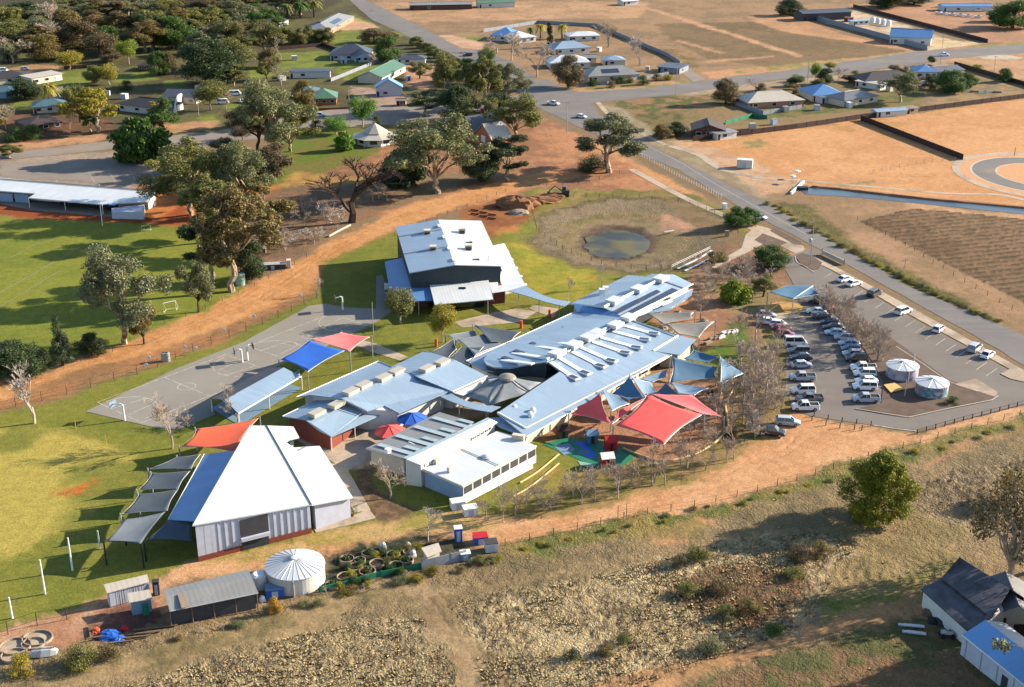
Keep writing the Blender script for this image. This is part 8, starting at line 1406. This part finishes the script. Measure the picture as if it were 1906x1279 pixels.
def boulders(): 
    for i in range(18):
        t_ = i/17; x, y = 1262+88*t_, 792-40*t_**2*1.2; c = G(x, y)
        lump('boulder', 'rounded brown rock on the mulch edge under the sails', x+random.uniform(-3, 3), y+random.uniform(-3, 3), .45, .4, .5, 'stone', 'rock', 60+i, 8, .3)['group'] = 'rocks on the mulch edge'
boulders()
def hosepath(label, pts, r, material, name, cat, z=.15):
    p = [G(x, y) for x, y in smooth_path(pts, 6)]; mb = MB(); mb.tube([Vector((q.x, q.y, z)) for q in p], r, 6); return tag(mb.build(name, material), label, cat)
hosepath('pale timber edging curving round the garden right of the red sails', [(1363, 708), (1363, 728), (1350, 752), (1354, 780), (1353, 800), (1330, 826), (1290, 848), (1240, 860), (1200, 852), (1160, 836)], .22, 'hose', 'garden_edging', 'edging', .2); hosepath('upper pale straight edging beside the white ramp', [(1040, 847), (1000, 880), (968, 900)], .16, 'hose', 'garden_edging', 'edging'); hosepath('lower pale straight edging beside the white ramp', [(1040, 864), (990, 905), (955, 926)], .16, 'hose', 'garden_edging', 'edging')
for i in range(3):
    a, b = G(848+i*4, 946-i*11), G(992+i*4, 871-i*4); d = b-a; mb = MB(); mb.box((a+b)/2+Vector((0, 0, .55+.25*i)), (d.length*(.95-.12*i), .9-.1*i, .5), math.atan2(d.y, d.x)); tag(mb.build('ramp_wall', 'plastic_white'), ('lowest white wall of the ramp in front of the flat roofed block', 'middle white wall of the ramp in front of the flat roofed block', 'white wall of the ramp closest to the flat roofed block')[i], 'ramp')
for x, y, l in ((852, 945, 'left small white trailer at the foot of the ramp'), (875, 957, 'right small white trailer at the foot of the ramp')): crate('trailer', l, x, y, (2.3, 1.7, 1.3), 'plastic_white', .3, 'trailer', 'plastic_white')
for i in range(7): x, y = 1318+i*8, 640-((i*5) % 7)-i*3.2; crate('bench', 'pale bench box edging the deck at the end of the grey sails', x, y, (1.9, .9, .5), 'plastic_white' if i > 2 else 'stone', .6, 'bench', group='white benches of the deck', details=False)
for i, (x, y) in enumerate(((1232, 612), (1246, 622), (1270, 636), (1285, 645), (1262, 640), (1310, 600), (1235, 572), (1262, 585))): lump('boulder', 'brown rock in the garden under the light grey sails', x, y, 1.2, 1.0, .9, 'stone', 'rock', 90+i, 9, .35)['group'] = 'rocks under the grey sails'
soil = lump('soil_heap', 'large brown soil heap behind the gym', 962, 384, 6.5, 4.2, 3.2, 'soil_pile', 'soil heap', 11, 22, .2); lump('soil_heap', 'lower long brown soil heap right of the large one', 990, 376, 8.5, 3.2, 1.8, 'soil_pile', 'soil heap', 12, 22, .25); lump('soil_heap', 'pale sand heap in front of the brown soil heaps', 966, 397, 3.2, 2.2, 1.3, 'stone', 'soil heap', 13, 16, .15); lump('soil_heap', 'small dark heap beside the excavator', 1030, 366, 4, 2.4, 1.2, 'soil_pile', 'soil heap', 14, 14, .25)
c = G(1051, 365); t = thing('excavator', c, 'small dark excavator beside the soil heaps', 'excavator')
for dy in (-.8, .8): mb = MB(); mb.tube([(c.x-1.3, c.y+dy, .4), (c.x+1.3, c.y+dy, .4)], .42, 8); mb.build('track', 'rubber', t)
mb = MB(); mb.box((c.x+.3, c.y, 1.4), (2.2, 1.7, 1.0)); mb.build('body', 'shutter_dark', t); mb = MB(); mb.box((c.x-.2, c.y+.3, 2.3), (1.2, 1.0, 1.2)); mb.build('cab', 'glass_dark', t); mb = MB(); mb.tube([(c.x-.8, c.y, 1.6), (c.x-3.0, c.y, 3.2), (c.x-4.8, c.y, 1.4)], .18, 6); bm_ = mb.build('boom', 'dark_clad', t); mb = MB(); mb.box((c.x-4.9, c.y, .9), (.8, .9, .8)); mb.build('bucket', 'black_steel', bm_)
for i in range(6): x, y = 884+(i % 3)*16, 393+(i//3)*7+(i % 3)*4; c = G(x, y); mb = MB(); mb.box((c.x, c.y, .3), (2.6, .35, .35), -.5); tag(mb.build('timber_sleeper', 'dark_timber'), 'dark timber sleeper laid on the red earth behind the gym', 'sleeper', 'sleepers on the red earth')
for x, y, l in ((812, 645, 'orange post nearest the dark pointed sail'), (970, 611, 'orange post on the lawn behind the long roof'), (1023, 590, 'orange post beside the roof link')): c = G(x, y); mb = MB(); mb.tube([(c.x, c.y, -.1), (c.x, c.y, 1.8)], .32, 8); tag(mb.build('orange_post', 'plastic_orange'), l, 'post')
hosepath('pale fallen log on the edge of the dirt track', [(612, 442), (632, 431), (652, 421)], .3, 'bark_ash', 'fallen_log', 'log', .3); hosepath('pale log lying on the pond floor', [(1236, 432), (1254, 429)], .3, 'bark_ash', 'fallen_log', 'log', -.1); crate('trailer', 'dark trailer parked under the leaning gum', 508, 500, (6.5, 2.2, 1.3), 'dark_clad', .15, 'trailer', 'foil'); crate('pump_box', 'pale pump box at the end of the dark trailer', 538, 498, (1.0, 1.6, 2.0), 'cream_wall', .15, 'box')
crate('utility_box', 'white box on the roadside footpath', 1348, 389, (1.2, 1.2, 1.6), 'plastic_white', .4, 'box'); crate('pond_sign', 'small pale panel near the footpath corner', 1353, 440, (1.1, .5, 1.6), 'stone', 0, 'sign', details=False)
for x, y, l in ((1483, 322, 'upper round white dish beside the canal headwall'), (1474, 331, 'lower round white dish beside the canal headwall')):
    c = G(x, y+10); t = thing('dish_light', c, l, 'light'); mb = MB(); mb.tube([(c.x, c.y, -.2), (c.x, c.y, 2.2)], .08, 6); mb.build('post', 'steel_post', t); mb = MB(); mb.lathe(Vector((c.x, c.y, 2.2)), [(.2, -.2), (1.1, .1), (.9, .3), (.1, .5)], 16); mb.build('dish', 'plastic_white', t)
t = thing('canal_headwall', G(1490, 355), 'white concrete headwall with dark gate at the start of the canal', 'headwall'); mb = MB(); a, b = G(1472, 362), G(1496, 340); d = b-a; mb.box((a+b)/2+Vector((0, 0, .3)), (d.length, .6, .9), math.atan2(d.y, d.x)); mb.build('wall', 'white_paint', t); mb = MB(); c = G(1494, 353); mb.box((c.x, c.y, .5), (3, 2, .9)); mb.build('gate', 'dark_clad', t)
t = thing('road_sign', G(1547, 500), 'white low sign board beside the road above the car park', 'sign'); a, b = G(1530, 474), G(1571, 494); d = b-a; mb = MB(); mb.box((a+b)/2+Vector((0, 0, .75)), (d.length, .15, 1.1), math.atan2(d.y, d.x)); mb.build('board', 'cream_wall', t); post(t, Vector((a.x, a.y, 1.6)), .1, 'timber'); post(t, Vector((b.x, b.y, 1.6)), .1, 'timber')
for i, (x, y) in enumerate(((1650, 723), (1682, 728))): pass
t = thing('timber_deck', G(1665, 722), 'small pale timber deck between the painted tank and the cars', 'deck'); mb = MB(); mb.slab([G(1645, 716, .45), (G(1665, 712, .45)), G(1683, 724, .45), G(1658, 730, .45)], .12, (0, 1)); mb.build('top', 'hose', t); 
for p in ((1648, 716), (1680, 724), (1659, 729)): post(t, G(*p, .4), .1, 'timber')
pole(1684, 738, 708, 'leaning pale post between the painted tanks', False, 'bark_ash', .12, 'timber_post', 'post'); pole(1701, 676, 659, 'round headed light above the painted tanks', False, 'plastic_white', .12, 'street_light')
for x, y, l in ((1317, 742, 'person in dark clothes standing below the blue sails'), (1325, 739, 'second person in dark clothes below the blue sails')):
    c = G(x, y); prs = [(0, 0, 0, .09), (.02, 0, .5, .10), (.05, 0, .9, .15), (.05, 0, 1.25, .2), (.05, 0, 1.42, .12), (.05, 0, 1.5, .07), (.05, 0, 1.56, .1), (.05, 0, 1.68, .115), (.05, 0, 1.77, .05)]; mb = MB(); mb.tube([(c.x+q[0], c.y, q[2]) for q in prs], [q[3] for q in prs], 10); mb.tube([(c.x+.18, c.y, 0), (c.x+.12, c.y, .5), (c.x+.06, c.y, .95)], [.08, .09, .13], 8)
    for s_ in (-1, 1): mb.tube([(c.x+.05+s_*.19, c.y, 1.38), (c.x+.05+s_*.26, c.y-.03, 1.1), (c.x+.05+s_*.24, c.y-.12, .84)], [.065, .05, .04], 7)
    tag(mb.build('person', 'dark_clad'), l, 'person')
pole(1888, 290, 274, 'dark sign post on the kerb of the roundabout', False, 'black_steel', .12, 'sign_post', 'post')
for nm_ in list(CARP): pass

for i, (x, y, sz, m_) in enumerate(((640, 118, 2.6, 'roof_grey'), (548, 112, 2.4, 'plastic_white'), (760, 150, 2.2, 'plastic_white'), (525, 150, 3, 'tank_green'), (1075, 124, 2.4, 'roof_tan'), (1115, 96, 2.4, 'plastic_white'), (1010, 100, 2.2, 'roof_slate'), (1205, 132, 2.2, 'roof_cream'), (1520, 205, 2.6, 'roof_tan'), (1462, 208, 2.4, 'roof_grey'), (1580, 200, 2.2, 'plastic_white'), (1655, 170, 2.4, 'roof_slate'), (1720, 160, 2.4, 'roof_cream'), (148, 200, 2.4, 'roof_tan'), (232, 184, 2.6, 'plastic_white'), (370, 168, 2.6, 'roof_grey'), (200, 178, 2.2, 'roof_slate'), (1400, 240, 2.4, 'tank_green'), (1440, 232, 2.2, 'roof_grey'))):
    crate('garden_shed', 'small backyard shed or bin standing in the yards between the town houses', x, y, (sz, sz*.8, 2.0), 'cream_wall' if i % 2 else 'grey_clad', .2*i, 'shed', m_, 'small backyard sheds of the town')
